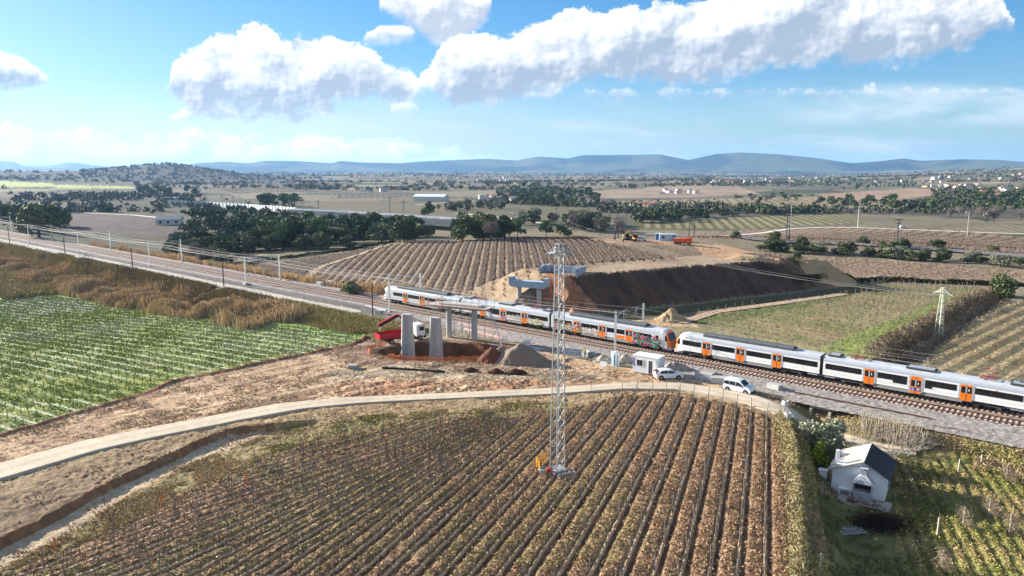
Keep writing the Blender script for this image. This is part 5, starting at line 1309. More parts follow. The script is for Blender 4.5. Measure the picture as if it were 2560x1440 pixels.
# pink and white boards along the tracks below the scaffold
for (p0, p1, lb) in (((1145, 812), (1270, 838), 'pinkish barrier boards along the ballast under the scaffold, upper row'), ((1160, 826), (1255, 850), 'pinkish barrier boards under the scaffold, lower row')):
    a0, a1 = GP(*p0), GP(*p1); m = MB(); n_ = 9
    for k in range(n_):
        q0 = (a1 - a0) * (k / n_); q1 = (a1 - a0) * ((k + .9) / n_); m.bar(q0 + Vector((0, 0, .35)), q1 + Vector((0, 0, .35)), .04, .45)
    tag(m.build('barrier_board', mat('board_pink', (.62, .40, .36), .7, .1), loc=a0), lb, 'barrier')
# orange survey stakes in the grass
for i, (px, py, lb) in enumerate(((405, 1272, 'orange survey stake on the scrub, second from the left'), (615, 1210, 'orange survey stake beside the first vine rows'), (824, 1157, 'orange survey stake in the middle of the scrub'), (138, 1378, 'orange survey stake nearest the lower left corner'), (965, 1115, 'orange survey stake above the vine rows'), (1097, 1082, 'orange survey stake in the grass, second from the right'), (1254, 1022, 'orange survey stake below the lane'), (1478, 975, 'small orange stake beside the lane right of the pylon'))):
    m = MB(); m.bar((0, 0, 0), (0, 0, 1.25), .07); m.box((0, 0, 1.15), (.16, .03, .2)); tag(m.build('survey_stake', mat('stake_orange', (.75, .12, .04), .6), loc=GP(px, py)), lb, 'stake', 'orange survey stakes')

# ------------------------------------------------------------------ people
def person(p, yaw, label, vest, helmet, trousers, bend=0.):
    root = empty('person', p, yaw, label, 'person', 'workers in high visibility clothes')
    J = [(0, 0, .98), (0, .02, 1.2), (0, 0, 1.42), (0, .02, 1.54), (0, .05, 1.68), (-.2, 0, 1.42), (-.27, .02, 1.14), (-.22, .2, .98), (-.2, .26, .94), (.2, 0, 1.42), (.27, .02, 1.14), (.22, .2, .98), (.2, .26, .94), (-.1, 0, .9), (-.12, .05, .5), (-.13, 0, .09), (-.14, .16, .04), (.1, 0, .9), (.12, -.03, .5), (.13, -.06, .09), (.14, .1, .04)]
    if bend: J = [(x, y * math.cos(bend) + (z - .95) * math.sin(bend), .95 + (z - .95) * math.cos(bend) - y * math.sin(bend)) if z > .95 else (x, y, z) for x, y, z in J]
    Ed = [(0, 1), (1, 2), (2, 3), (3, 4), (2, 5), (5, 6), (6, 7), (7, 8), (2, 9), (9, 10), (10, 11), (11, 12), (0, 13), (13, 14), (14, 15), (15, 16), (0, 17), (17, 18), (18, 19), (19, 20)]
    rad = [.15, .14, .16, .06, .10, .075, .05, .04, .045, .075, .05, .04, .045, .10, .07, .05, .05, .10, .07, .05, .05]
    me = bpy.data.meshes.new('body'); me.from_pydata(J, Ed, []); o = bpy.data.objects.new('body', me); COL.objects.link(o); o.parent = root
    me.materials.append(trousers); sk = o.modifiers.new('skin', 'SKIN'); me.skin_vertices.new() if not me.skin_vertices else None
    for i, r_ in enumerate(rad): me.skin_vertices[0].data[i].radius = (r_, r_ * .8)
    me.skin_vertices[0].data[0].use_root = True
    ss_ = o.modifiers.new('sub', 'SUBSURF'); ss_.levels = 1; ss_.render_levels = 1
    hc = Vector(J[4]); sh = Vector(J[1])
    m = MB(); m.lathe([(.19, -.2), (.22, 0), (.235, .15), (.20, .28), (.10, .33)], 10, c=(sh.x, sh.y, sh.z)); m.build('vest', vest, root, smooth=True)
    m = MB(); m.lathe([(.15, .02), (.145, .07), (.12, .14), (.05, .18)], 10, c=(hc.x, hc.y, hc.z)); m.build('helmet', helmet, root)
    m = MB(); m.lathe([(.06, -.13), (.095, -.06), (.10, .02), (.08, .08)], 10, c=(hc.x, hc.y, hc.z)); m.build('head', mat('skin_tone', (.45, .25, .17), .6), root, smooth=True)
HV = mat('hi_vis_yellow', (.45, .75, .05), .6); HO = mat('hi_vis_orange', (.80, .16, .03), .6); NAVY = mat('navy_cloth', (.03, .035, .05), .8)
bedp = GP(953, 853); q_ = empty('tmp', (0, 0, 0)); bpy.data.objects.remove(q_)
lor = [o for o in bpy.data.objects if o.name.startswith('crane_lorry')][0]
MW = Matrix.Rotation(lor.rotation_euler.z, 4, 'Z'); bp_ = lor.location + (MW @ Vector((-4.0, .5, 1.26)))
person(bp_, 1.0, 'worker in yellow vest and white helmet standing on the red lorry bed', HV, WHITE_P, NAVY)
person(lor.location + (MW @ Vector((4.2, 2.6, .55))), 2.0, 'worker in yellow vest standing behind the white lorry cab', HV, WHITE_P, NAVY)
person(GP(1463, 896), .6, 'worker in orange helmet and yellow vest beside the tool crate', HV, HO, NAVY, .35)

# ------------------------------------------------------------------ pylons
def pylon(p, h, wb, wt, yaw, label, mm, arm=1.7, ropes=False, panel=1.25, guards=False, th=.09):
    root = empty('lattice_pylon', p, yaw, label, 'pylon')
    def wz(z): return wb + (wt - wb) * z / h
    cs = ((-1, -1), (1, -1), (1, 1), (-1, 1))
    for cx, cy_ in cs:
        m = MB(); m.bar((cx * wb / 2, cy_ * wb / 2, 0), (cx * wt / 2, cy_ * wt / 2, h), th * 1.0); m.build('leg', mm, root)
    nlev = int(h / panel)
    for f_ in range(4):
        m = MB(); (ax, ay), (bx_, by) = cs[f_], cs[(f_ + 1) % 4]
        for k in range(nlev):
            z0 = h * k / nlev; z1 = h * (k + 1) / nlev; w0_ = wz(z0) / 2; w1_ = wz(z1) / 2
            pa = (ax * w0_, ay * w0_, z0); pb = (bx_ * w1_, by * w1_, z1); pc = (ax * w1_, ay * w1_, z1)
            pb0 = (bx_ * w0_, by * w0_, z0)
            m.bar(pa, pb, th * .42)
            if k % 2: m.bar(pc, pb, th * .38)
        m.build('bracing', mm, root)
    for d_3 in (0, 1):
        m = MB(); e = Vector((1, 0, 0)) if d_3 == 0 else Vector((0, 1, 0)); f_ = Vector((0, 1, 0)) if d_3 == 0 else Vector((1, 0, 0))
        if d_3 == 1 and arm < 1.5: break
        a_len = arm if d_3 == 0 else arm * .75
        for sgn in (-1, 1):
            tip = e * sgn * a_len + Vector((0, 0, h - 1.0))
            for g_ in (-1, 1):
                m.bar(f_ * g_ * wt / 2 + e * sgn * wt / 2 + Vector((0, 0, h - .95)), tip, th * .9); m.bar(f_ * g_ * wt / 2 + Vector((0, 0, h)), tip, th * .8)
            for t in (.35, .68): m.bar(e * sgn * (wt / 2 + (a_len - wt / 2) * t) + Vector((0, 0, h - .97)), e * sgn * a_len * t + Vector((0, 0, h - t)), th * .5)
            m.tube(tip, tip + e * sgn * a_len * .55 + Vector((0, 0, -.35)), .05, n=6)
        m.build('crossarm', mm, root)
    m = MB(); m.box((0, 0, -.14), (wb + .45, wb + .45, .36)); m.build('concrete_base', CONC, root)
    if ropes:
        rm = mat('red_rope', (.35, .03, .03), .7)
        for (x0, x1, dp) in ((-2.2, -.9, 1.9), (-1.4, -.7, 1.6), (.9, 2.4, 2.9)):
            m = MB(); prev = None
            for k in range(11):
                t = k / 10; q_ = Vector((x0 + (x1 - x0) * t, -.2, h - 1.1 - dp * 4 * t * (1 - t) * .8 - dp * .2 * t))
                if prev is not None: m.tube(prev, q_, .03, n=4, cap=False)
                prev = q_
            m.build('hanging_rope', rm, root)
    return root
pylon(Vector((4.75, 70.2, .25)), 23.6, 1.10, .58, .62, 'tall galvanised steel lattice pylon rising from the foreground vineyard', mat('pylon_steel', (.30, .32, .34), .5, .08, 2., metal=.4), ropes=True)
pylon(GP(2345, 852), 10.6, 1.15, .45, .3, 'pale green lattice pylon in the ditch right of the trains', mat('pylon_greenwhite', (.50, .53, .43), .6, .05), arm=1.9, panel=1.0)
# power lines to the right
pyl = Vector((79, 128.2, H1(79, 128.2) + 9.9))
for i, (x, y, z) in enumerate(((14., 212., 13.), (10., 216, 12.5), (6., 222., 14.))):
    m = MB(); prev = None; q0 = Vector((x, y, z + 4)); q1 = pyl + Vector(((i - 1) * 1.3, 0, 0))
    for k in range(13):
        t = k / 12; q_ = q0.lerp(q1, t); q_.z -= 4 * t * (1 - t) * 3.2
        if prev is not None: m.tube(prev, q_, .02, n=3, cap=False)
        prev = q_
    tag(m.build('power_line', wm), ('lowest', 'middle', 'upper')[i] + ' of the thin power lines crossing the dark embankment', 'power line', 'power lines')
# barrier and tools at the pylon foot
root = empty('yellow_barrier', Vector((3.2, 70.0, .15)), .5, 'yellow plastic mesh barriers leaning at the foot of the tall pylon', 'barrier')
YB = mat('barrier_yellow', (.78, .38, .02), .5)
for (x0, y0, x1, y1) in ((-.6, -.4, -.1, 1.2), (-.1, 1.2, 1.5, 1.5)):
    m = MB()
    for z in (.15, .6, 1.05): m.bar((x0, y0, z), (x1, y1, z), .045)
    for t in np.linspace(0, 1, 9): m.bar((x0 + (x1 - x0) * t, y0 + (y1 - y0) * t, .1), (x0 + (x1 - x0) * t, y0 + (y1 - y0) * t, 1.1), .03)
    m.build('barrier_panel', YB, root)
tag(MB().box((0, 0, .2), (.6, .5, .45)).build('red_jerrycan', RED, loc=(3.9, 69.3, .25), bevel=.08), 'red canister on the concrete base of the tall pylon', 'canister')
m = MB(); m.box((0, 0, .22), (.6, .4, .36)); m.bar((-.3, 0, .5), (.4, .1, .8), .06); tag(m.build('tool_bag', GREY_P, loc=(3.1, 69.2, .15), bevel=.1), 'grey tool bag between red canister and yellow barrier', 'bag')
tag(MB().box((0, 0, .1), (2.0, .14, .26)).build('form_board', GREY_P, loc=(5.6, 68.9, .1), rz=.42), 'grey timber form board on the near edge of the pylon base', 'board')

# ------------------------------------------------------------------ white hut
A0 = Vector((33.4, 69.9, -2.0)); hy = math.atan2(-2.7, 4.1); HWd, HD = 5.0, 5.3
root = empty('white_hut', A0, hy, 'small whitewashed hut with gable roof and outdoor grill in the garden', 'hut')
WASH = mat('whitewash', (.80, .81, .83), .85, .06, .8)
zl, zr, zp = 2.45, 2.6, 3.75; xp = 2.9
m = MB(); m.prism([(0, -.3), (HWd, -.3), (HWd, zr), (xp, zp), (0, zl)], 0, HD, 'y', mi=0); m.build('wall', WASH, root)
def slab(pa, pb, y0, y1, th, nm, mm):
    m = MB(); (xa, za), (xb, zb) = pa, pb
    m.prism([(xa, za), (xb, zb), (xb, zb + th), (xa, za + th)], y0, y1, 'y'); m.build(nm, mm, root)
slab((-.35, zl - .14), (xp, zp + .02), -.35, HD + .3, .12, 'roof_slope', mat('pale_roof_tile', (.40, .37, .34), .85, .12, 1.2))
slab((xp, zp + .02), (HWd + .4, zr - .22), -.3, HD + .3, .13, 'roof_slope', mat('shaded_roof_tile', (.055, .06, .075), .8, .25, 3.))  # right slope's shade painted in as a near-black tile colour
m = MB(); 
for k in range(16): m.bar((xp + .05, -.2 + k * .36, zp + .17), (HWd + .38, -.2 + k * .36, zr - .07), .05, .03)
m.build('tile_rib', mat('shaded_roof_rib', (.035, .04, .05), .85), root)  # ribs carry the same painted shade as the right slope
m = MB(); m.box((.35, .3, 3.4), (.34, .34, 2.0)); m.build('chimney', WASH, root, bevel=.02)
MB().box((1.5, .25, zl + .62), (2.3, 1.0, .10)).build('roof_flashing', WHITE_P, root)
GRL = mat('grill_render', (.42, .45, .50), .85, .06)
m = MB()
for x in (2.15, 3.85): m.box((x, -.55, 1.35), (.12, 1.1, 1.0))
m.box((3.0, -.55, .86), (1.8, 1.15, .14)); m.box((3.0, -.55, .4), (1.6, .9, .8)); m.build('grill_box', GRL, root)
MB().box((3.0, -.03, 1.35), (1.6, .06, .9)).build('grill_back', mat('grill_dark', (.06, .055, .055), .9, .2), root)  # dark panel at the back of the grill opening
m = MB(); m.add([(1.95, -1.2, 1.82), (4.05, -1.2, 1.82), (4.05, .02, 1.82), (1.95, .02, 1.82), (2.75, -.6, 2.6), (3.25, -.6, 2.6), (3.25, -.1, 2.6), (2.75, -.1, 2.6)], [(0, 1, 5, 4), (1, 2, 6, 5), (2, 3, 7, 6), (3, 0, 4, 7), (4, 5, 6, 7), (3, 2, 1, 0)]); m.build('grill_hood', GRL, root)
m = MB(); m.box((3.0, -.35, 2.85), (.5, .5, .55)); m.box((3.0, -.35, 3.28), (.75, .75, .08)); 
for x, y in ((-.22, -.22), (.22, -.22), (.22, .22), (-.22, .22)): m.box((3.0 + x, -.35 + y, 3.18), (.06, .06, .2))
m.build('grill_chimney', GRL, root)
m = MB(); m.box((1.4, -.45, .75), (1.3, .8, .08)); m.box((1.9, -.7, .35), (.1, .1, .7)); m.box((.9, -.7, .35), (.1, .1, .7)); m.build('worktop', WASH, root)
m = MB(); m.box((HWd + .02, 2.9, 1.35), (.06, 1.1, 1.5)); m.build('shutter', mat('shutter_blue', (.05, .09, .14), .6), root)
MB().box((HWd / 2 - .6, -1.2, .02), (HWd + 2.6, 2.2, .16)).build('terrace', mat('terrace_slab', (.38, .35, .31), .9, .1), root)
rd = random.Random(9); m = MB()
hm_ = Matrix.Rotation(hy, 4, 'Z')
for k in range(34):
    c_ = Vector((rd.uniform(1.9, 4.9), rd.uniform(-2.2, -1.3), .18 + rd.random() * .35)); d_4 = Vector((rd.uniform(-.3, .3), rd.uniform(-.3, .3), rd.uniform(-.05, .05))); m.tube(c_ - d_4, c_ + d_4, .06, n=5, mi=rd.choice((0, 0, 1, 2)))
tag(m.build('firewood_pile', [WOODM, mat('log_grey', (.25, .22, .2), .9), mat('log_red', (.16, .05, .04), .9)], loc=A0, rz=hy), 'heap of firewood on the terrace before the grill', 'firewood', kind=None)
q_ = A0 + hm_ @ Vector((-1.1, 1.5, .0)); m = MB(); m.box((0, 0, .7), (.75, .6, 1.4)); m.box((0, 0, 1.42), (.9, .75, .1)); tag(m.build('meter_box', WASH, loc=q_, rz=hy, bevel=.02), 'white masonry box standing left of the hut', 'box')
# slatted rack, posts
p = GP(2127, 1330); m = MB()
for k in range(8): m.bar((-1.05 + k * .3, -.7, .1 + .02 * k), (-1.0 + k * .3, .75, .15), .1, .06)
m.bar((-1.1, -.4, .06), (1.2, -.4, .06), .06); m.bar((-1.1, .5, .06), (1.2, .5, .06), .06)
tag(m.build('slatted_rack', mat('bleached_slat', (.42, .44, .46), .8), loc=p, rz=.1), 'bleached wooden slats lying in the shade left of the garden', 'rack')
# ------------------------------------------------------------------ vegetation
def nth(i):
    return '%d%s' % (i, 'th' if 10 <= i % 100 <= 20 else {1: 'st', 2: 'nd', 3: 'rd'}.get(i % 10, 'th'))
def by_left(objs):
    d = {}
    for o in objs: d.setdefault(o['label'], []).append(o)
    for lb, L_ in d.items():
        if len(L_) < 2: continue
        L_.sort(key=lambda o: o.location.x / max(o.location.y, 1))
        for i, o in enumerate(L_): o['label'] = lb + ', ' + ('leftmost' if i == 0 else 'rightmost' if i == len(L_) - 1 else nth(i + 1) + ' from the left')
rng = np.random.default_rng(7)
def rot_quads(P, sx, sy, rng_, tilt=1.0, up=0.):
    """random little quads centred at P; returns verts (4n,3)"""
    n = len(P); a = rng_.normal(size=(n, 3)); a /= np.linalg.norm(a, axis=1)[:, None]
    a[:, 2] *= tilt
    if up: a[:, 2] += up
    a /= np.linalg.norm(a, axis=1)[:, None]
    b = rng_.normal(size=(n, 3)); b -= (b * a).sum(1)[:, None] * a; b /= np.linalg.norm(b, axis=1)[:, None]
    sx = np.broadcast_to(sx, n)[:, None] / 2; sy = np.broadcast_to(sy, n)[:, None] / 2
    A = a * sx; B = b * sy
    return np.stack([P - A - B, P + A - B, P + A + B, P - A + B], 1).reshape(-1, 3)
def dull(c): return (c * .94 + c.mean(-1, keepdims=True) * .06) * np.array([1.0, .98, .92]) * .97
def quadobj(name, P, sx, sy, cols, m, tilt=1., up=0., parent=None, rng_=rng):
    V_ = rot_quads(P, sx, sy, rng_, tilt, up); n = len(P); cols = dull(cols)
    return meshobj(name, V_, np.arange(4 * n).reshape(n, 4), m, parent=parent, cols=np.repeat(cols, 4, 0))
def mixc(c1_, c2_, t): t = np.asarray(t)[:, None]; return np.array(c1_) * (1 - t) + np.array(c2_) * t
LEAF = mat('foliage', (1, 1, 1), .75, .10, .6, attr=True, obj_rand=.42, spec=.2)
TWIG = mat('dry_twigs', (1, 1, 1), .9, .10, .8, attr=True, obj_rand=.2, spec=.1)
BARK = mat('bark', (.085, .065, .05), .9, .2, 3.)
def lobes_points(lobes, n, rng_, shell=.55):
    vol = np.array([l[3] * l[4] * l[5] for l in lobes]) ** .8; k = rng_.choice(len(lobes), n, p=vol / vol.sum())
    d = rng_.normal(size=(n, 3)); d /= np.linalg.norm(d, axis=1)[:, None]; r_ = rng_.uniform(shell, 1., n) ** .6
    L = np.array(lobes)[k]; return L[:, :3] + d * r_[:, None] * L[:, 3:6], d
def tree_mesh(kind, seed, n, qs):
    """returns crown verts, colours and a trunk builder, unit tree of height 1"""
    r_ = np.random.default_rng(seed); lob = []; tr = MB()
    if kind == 'umbrella':
        for i in range(14):
            t = r_.uniform(0, 6.28); d = r_.uniform(0, .36); lob.append((d * math.cos(t), d * math.sin(t), .74 + .16 * (1 - (d / .4) ** 2) + r_.uniform(-.03, .03), r_.uniform(.13, .2), r_.uniform(.13, .2), r_.uniform(.07, .11)))
        c0, c1_ = (.050, .080, .028), (.17, .21, .070)
        tr.tube((0, 0, -.03), (.01, 0, .62), .028, .018, n=6)
        for t in (0, 1.5, 3.0, 4.4): tr.tube((.01, 0, .55), (.2 * math.cos(t), .2 * math.sin(t), .76), .014, .006, n=4)
    elif kind == 'pine':
        for i in range(16):
            t = r_.uniform(0, 6.28); z = r_.uniform(.32, .92); d = r_.uniform(.05, .30) * (1.15 - abs(z - .5)); lob.append((d * math.cos(t), d * math.sin(t), z, r_.uniform(.11, .19), r_.uniform(.11, .19), r_.uniform(.07, .13)))
        c0, c1_ = (.050, .085, .030), (.18, .23, .080)
        tr.tube((0, 0, -.03), (.0, 0, .8), .026, .010, n=6)
        for t in (0.4, 2.2, 4.0, 5.4): tr.tube((0, 0, .4), (.2 * math.cos(t), .2 * math.sin(t), .62), .012, .005, n=4)
    elif kind == 'bush':
        for i in range(12):
            t = r_.uniform(0, 6.28); d = r_.uniform(0, .42); z = r_.uniform(.12, .72) * (1.1 - d); lob.append((d * math.cos(t), d * math.sin(t), z + .1, r_.uniform(.18, .3), r_.uniform(.18, .3), r_.uniform(.16, .26)))
        c0, c1_ = (.055, .080, .034), (.17, .19, .085)
        tr.tube((0, 0, -.03), (0, 0, .4), .03, .015, n=5)
    elif kind == 'cypress':
        for i in range(12): z = .06 + .9 * i / 12; w = .12 * math.sin(math.pi * (z * .8 + .18)) + .01; lob.append((r_.uniform(-.015, .015), r_.uniform(-.015, .015), z, w, w, .1))
        c0, c1_ = (.028, .05, .02), (.06, .09, .034); tr.tube((0, 0, -.03), (0, 0, .3), .02, .012, n=5)
    elif kind == 'olive':
        for i in range(12):
            t = r_.uniform(0, 6.28); d = r_.uniform(0, .4); z = r_.uniform(.3, .8); lob.append((d * math.cos(t), d * math.sin(t), z, r_.uniform(.18, .26), r_.uniform(.18, .26), r_.uniform(.14, .2)))
        c0, c1_ = (.19, .20, .13), (.38, .39, .28); tr.tube((0, 0, -.03), (0, 0, .5), .05, .02, n=6)
    elif kind == 'bare':
        tr.tube((0, 0, -.03), (0, 0, .35), .025, .016, n=6); tips = []
        for i in range(13):
            t = i * 2.4; p0 = Vector((0, 0, .25 + .03 * i)); p1 = Vector((.27 * math.cos(t), .27 * math.sin(t), .6 + .04 * i)); tr.tube(p0, p1, .012, .004, n=4)
            for k in range(5):
                q0 = p0.lerp(p1, .4 + .15 * k); e = Vector(tuple(r_.normal(0, .10, 3) + np.array([0, 0, .16]))); tr.tube(q0, q0 + e, .005, .0015, n=3, cap=False)
        lob = [(0, 0, .68, .36, .36, .30)]
        c0, c1_ = (.17, .145, .12), (.32, .28, .24)
    if kind == 'bare':
        d = r_.normal(size=(n, 3)); d /= np.linalg.norm(d, axis=1)[:, None]; P = np.array([0, 0, .66]) + d * np.array([.38, .38, .32]) * (r_.uniform(.2, 1, n)[:, None])
        V_ = rot_quads(P, qs * 2.6, qs * .22, r_, 1., .35); c = mixc(c0, c1_, r_.random(n))
    else:
        P, d = lobes_points(lob, n, r_); P[:, 2] = np.maximum(P[:, 2], .03)
        V_ = rot_quads(P, qs * r_.uniform(.6, 1.3, n), qs * r_.uniform(.5, 1.1, n), r_); c = mixc(c0, c1_, np.clip(r_.normal(.45, .28, n), 0, 1))
    return V_, np.repeat(c, 4, 0), tr
PROTO = {}
def proto(kind, near_):
    key = (kind, near_)
    if key in PROTO: return PROTO[key]
    out_ = []
    for sd in range(3):
        n_, qs = ((2600, .055) if near_ else (420, .12))
        if kind == 'bare': n_, qs = ((900, .05) if near_ else (200, .10))
        V_, c, tr = tree_mesh(kind, 50 + sd * 7 + len(kind), n_, qs)
        cm = meshobj('crown', V_, np.arange(len(V_)).reshape(-1, 4), TWIG if kind == 'bare' else LEAF, cols=c)
        tb = tr.build('trunk', BARK)
        if not near_:
            # crown and trunk in one mesh for trees a few pixels high
            tv = np.array([v.co[:] for v in tb.data.vertices]); tf = [tuple(p.vertices) for p in tb.data.polygons if len(p.vertices) == 4]
            V2 = np.concatenate([V_, tv]); F2 = np.concatenate([np.arange(len(V_)).reshape(-1, 4), np.array(tf) + len(V_)]); c2 = np.concatenate([c, np.full((len(tv), 3), .06)])
            one = meshobj('tree', V2, F2, LEAF if kind != 'bare' else TWIG, cols=c2)
            out_.append(one.data); bpy.data.objects.remove(one)
        else: out_.append((cm.data, tb.data))
        bpy.data.objects.remove(cm); bpy.data.objects.remove(tb)
    PROTO[key] = out_; return out_
NAMES = dict(umbrella='umbrella_pine', pine='pine_tree', bush='evergreen_bush', cypress='cypress_tree', olive='olive_tree', bare='bare_tree')
CATS = dict(umbrella='tree', pine='tree', bush='bush', cypress='tree', olive='tree', bare='tree')
tcount = {}
def tree(px, py, h, kind, label, group=None, wide=1., near_=None, at=None, sink=0.):
    p = at if at is not None else G(px, py); 
    if near_ is None: near_ = math.hypot(p.x, p.y) < 420
    rd_ = random.Random(int(px * 31 + py * 7)); pr = proto(kind, near_)[rd_.randrange(3)]
    yaw = rd_.uniform(0, 6.28); sc = (h * wide, h * wide, h)
    if near_:
        root = empty(NAMES[kind], p - Vector((0, 0, sink)), yaw, label, CATS[kind], group); root.scale = sc
        for dm_, nm in zip(pr, ('crown', 'trunk')): o = bpy.data.objects.new(nm, dm_); COL.objects.link(o); o.parent = root
    else:
        root = bpy.data.objects.new(NAMES[kind], pr); COL.objects.link(root); root.location = p - Vector((0, 0, sink)); root.rotation_euler.z = yaw; root.scale = sc; tag(root, label, CATS[kind], group)
    return root
def grove(poly, n, hr, kinds, label, group, seed, wide=(.9, 1.3), sink=0.):
    rd_ = random.Random(seed); xs = [p[0] for p in poly]; ys = [p[1] for p in poly]; k = 0; tries = 0; made = []
    while k < n and tries < n * 60:
        tries += 1; x = rd_.uniform(min(xs), max(xs)); y = rd_.uniform(min(ys), max(ys))
        if not inpoly(np.array([x]), np.array([y]), poly)[0]: continue
        kd = rd_.choice(kinds); t_ = tree(x, y, rd_.uniform(*hr), kd, label.replace('KIND', {'umbrella': 'umbrella pine', 'pine': 'pine', 'bush': 'round evergreen bush', 'cypress': 'cypress', 'bare': 'leafless tree', 'olive': 'olive'}[kd]), group, rd_.uniform(*wide), sink=sink); made.append(t_); k += 1
    by_left(made)
# single trees told apart
for (px, py, h, kd, w, lb) in (
    (98, 594, 19, 'bush', 1.2, 'biggest dark pine at the left, with red and yellow boards before it'), (40, 575, 12, 'bush', 1.1, 'dark tree left of the biggest pine'), (5, 560, 12, 'umbrella', 1.2, 'dark tree cut by the left edge'),
    (496, 577, 13, 'umbrella', 1.25, 'wide umbrella pine right of the farmhouse'), (546, 580, 11, 'umbrella', 1.0, 'umbrella pine between the wide one and the wood'), (592, 584, 11, 'pine', 1.2, 'pine just left of the main wood, rear'),
    (498, 628, 9, 'umbrella', 1.3, 'low umbrella pine beside the track reeds, the left of two'), (556, 640, 9, 'umbrella', 1.3, 'low bright green pine beside the track reeds, the right of two'),
    (1010, 606, 10, 'bush', 1.2, 'big round dark evergreen at the left corner of the vineyard hill'), (870, 620, 5, 'bush', 1.3, 'single round bush beside the fence between two small vineyards'),
    (490, 492, 13, 'cypress', 1.5, 'lone cypress right of the far pine group'), (398, 530, 8, 'bush', 1., 'bush above the noise barrier start'),
    (1226, 603, 9, 'bare', 1.1, 'brown leafless tree in the tree line behind the vineyard hill'), (1500, 590, 12, 'bare', 1., 'leafless tree at the right end of the tree line, left of two'), (1545, 596, 13, 'bare', 1., 'ivy-clad leafless tree left of the excavators'),
    (1070, 545, 13, 'pine', 1., 'lone green pine above the motorway viaduct'), (2500, 745, 6, 'bush', 1.3, 'round bush at the corner of the ploughed field, right edge'),
    (1988, 652, 2.5, 'bush', 1.4, 'low bush at the end of the embankment')):
    tree(px, py, h, kd, lb, wide=w)
grove([(625, 610), (700, 596), (860, 588), (960, 588), (960, 600), (860, 612), (760, 622), (640, 632)], 60, (8, 12.5), ['pine', 'bush', 'bush', 'pine'], 'green KIND in the wood beyond the small vineyards', 'trees of the wood', 1)
grove([(600, 590), (760, 575), (1050, 582), (1060, 596), (900, 590), (700, 600)], 34, (10, 14), ['pine', 'umbrella', 'umbrella'], 'tall KIND along the back of the wood', 'trees of the wood', 2)
grove([(470, 565), (620, 556), (760, 565), (740, 580), (560, 596), (470, 590)], 26, (8, 12), ['umbrella', 'pine', 'bush', 'bush'], 'KIND between farmhouse and wood', 'trees of the wood', 3)
grove([(1130, 592), (1420, 586), (1430, 592), (1280, 598), (1130, 602)], 22, (8, 12), ['bush', 'pine', 'bush'], 'KIND in the tree line behind the vineyard hill', 'tree line behind the hill', 4, sink=0)
grove([(1240, 500), (1330, 480), (1480, 478), (1500, 500), (1500, 520), (1380, 520), (1280, 512)], 80, (8, 12), ['pine', 'umbrella'], 'KIND in the dense wood behind the white village', 'wood behind the village', 5)
grove([(1250, 470), (1340, 460), (1380, 468), (1360, 480), (1260, 482)], 26, (7, 11), ['pine', 'cypress', 'umbrella'], 'KIND on the rise above the white village', 'wood behind the village', 6)
grove([(340, 478), (480, 482), (490, 494), (345, 492)], 26, (9, 13), ['umbrella', 'pine'], 'KIND in the far group behind the scrub', 'far pine group', 7)
grove([(650, 515), (760, 512), (770, 524), (660, 528)], 14, (10, 15), ['umbrella', 'pine'], 'KIND in the clump behind the noise barrier', 'clump behind the barrier', 8)
grove([(1640, 552), (1740, 545), (1750, 555), (1650, 560)], 0, (9, 12), ['pine'], 'KIND', 'x', 9)
grove([(1590, 548), (1700, 540), (1770, 540), (1765, 550), (1640, 556), (1580, 556)], 30, (6, 9), ['pine', 'bush'], 'KIND right of the white farm with red roof', 'trees round the farm', 10)
grove([(1730, 545), (1850, 530), (2060, 520), (2130, 528), (2060, 534), (1840, 542)], 30, (5, 8), ['pine', 'bush', 'bush'], 'KIND in the belt above the striped green field', 'belt above the striped field', 11)
grove([(2030, 508), (2160, 496), (2330, 510), (2560, 520), (2560, 540), (2440, 532), (2250, 528), (2060, 520)], 70, (6, 9.5), ['pine', 'pine', 'bush', 'umbrella'], 'KIND in the long wood at right', 'long wood at right', 12)
grove([(2330, 478), (2560, 482), (2600, 520), (2450, 512), (2340, 500)], 50, (6, 9.5), ['pine', 'umbrella'], 'KIND in the wood on the rise at the right edge', 'long wood at right', 13)
grove([(2340, 535), (2500, 538), (2560, 556), (2480, 560), (2360, 548)], 16, (7, 10), ['bare'], 'pale leafless poplar beside the long wood', 'pale bare poplars', 14, (.7, 1.))
grove([(1800, 498), (1960, 494), (2050, 496), (1990, 506), (1840, 508)], 26, (6, 9), ['pine', 'bare', 'umbrella'], 'KIND in the thicket beyond the fields', 'thicket beyond the fields', 15)
grove([(1140, 548), (1290, 560), (1330, 570), (1200, 572), (1140, 562)], 0, (7, 10), ['bush'], 'KIND', 'x', 16)
grove([(1290, 548), (1440, 552), (1540, 560), (1520, 580), (1380, 578), (1300, 562)], 28, (7, 11), ['bush', 'pine', 'bare'], 'KIND in the thicket between village and vineyard hill', 'thicket before the village', 17)
grove([(1080, 520), (1250, 508), (1290, 524), (1180, 532), (1090, 530)], 22, (6, 9), ['bare', 'bush'], 'KIND left of the white village', 'trees left of the village', 18)
grove([(780, 548), (1060, 552), (1060, 562), (800, 560)], 22, (5, 8), ['bare'], 'purplish KIND above the motorway viaduct', 'scrub above the viaduct', 19)
grove([(0, 494), (200, 500), (420, 508), (600, 530), (560, 548), (380, 536), (140, 528), (0, 525)], 45, (2.2, 4.5), ['bush'], 'KIND dotted over the scrub slope at left', 'bushes on the scrub slope', 20, (1.1, 1.6))
grove([(420, 515), (660, 530), (740, 545), (640, 560), (480, 545)], 16, (4, 6.5), ['bush', 'pine'], 'KIND before the noise barrier', 'bushes before the barrier', 21, (1., 1.4))
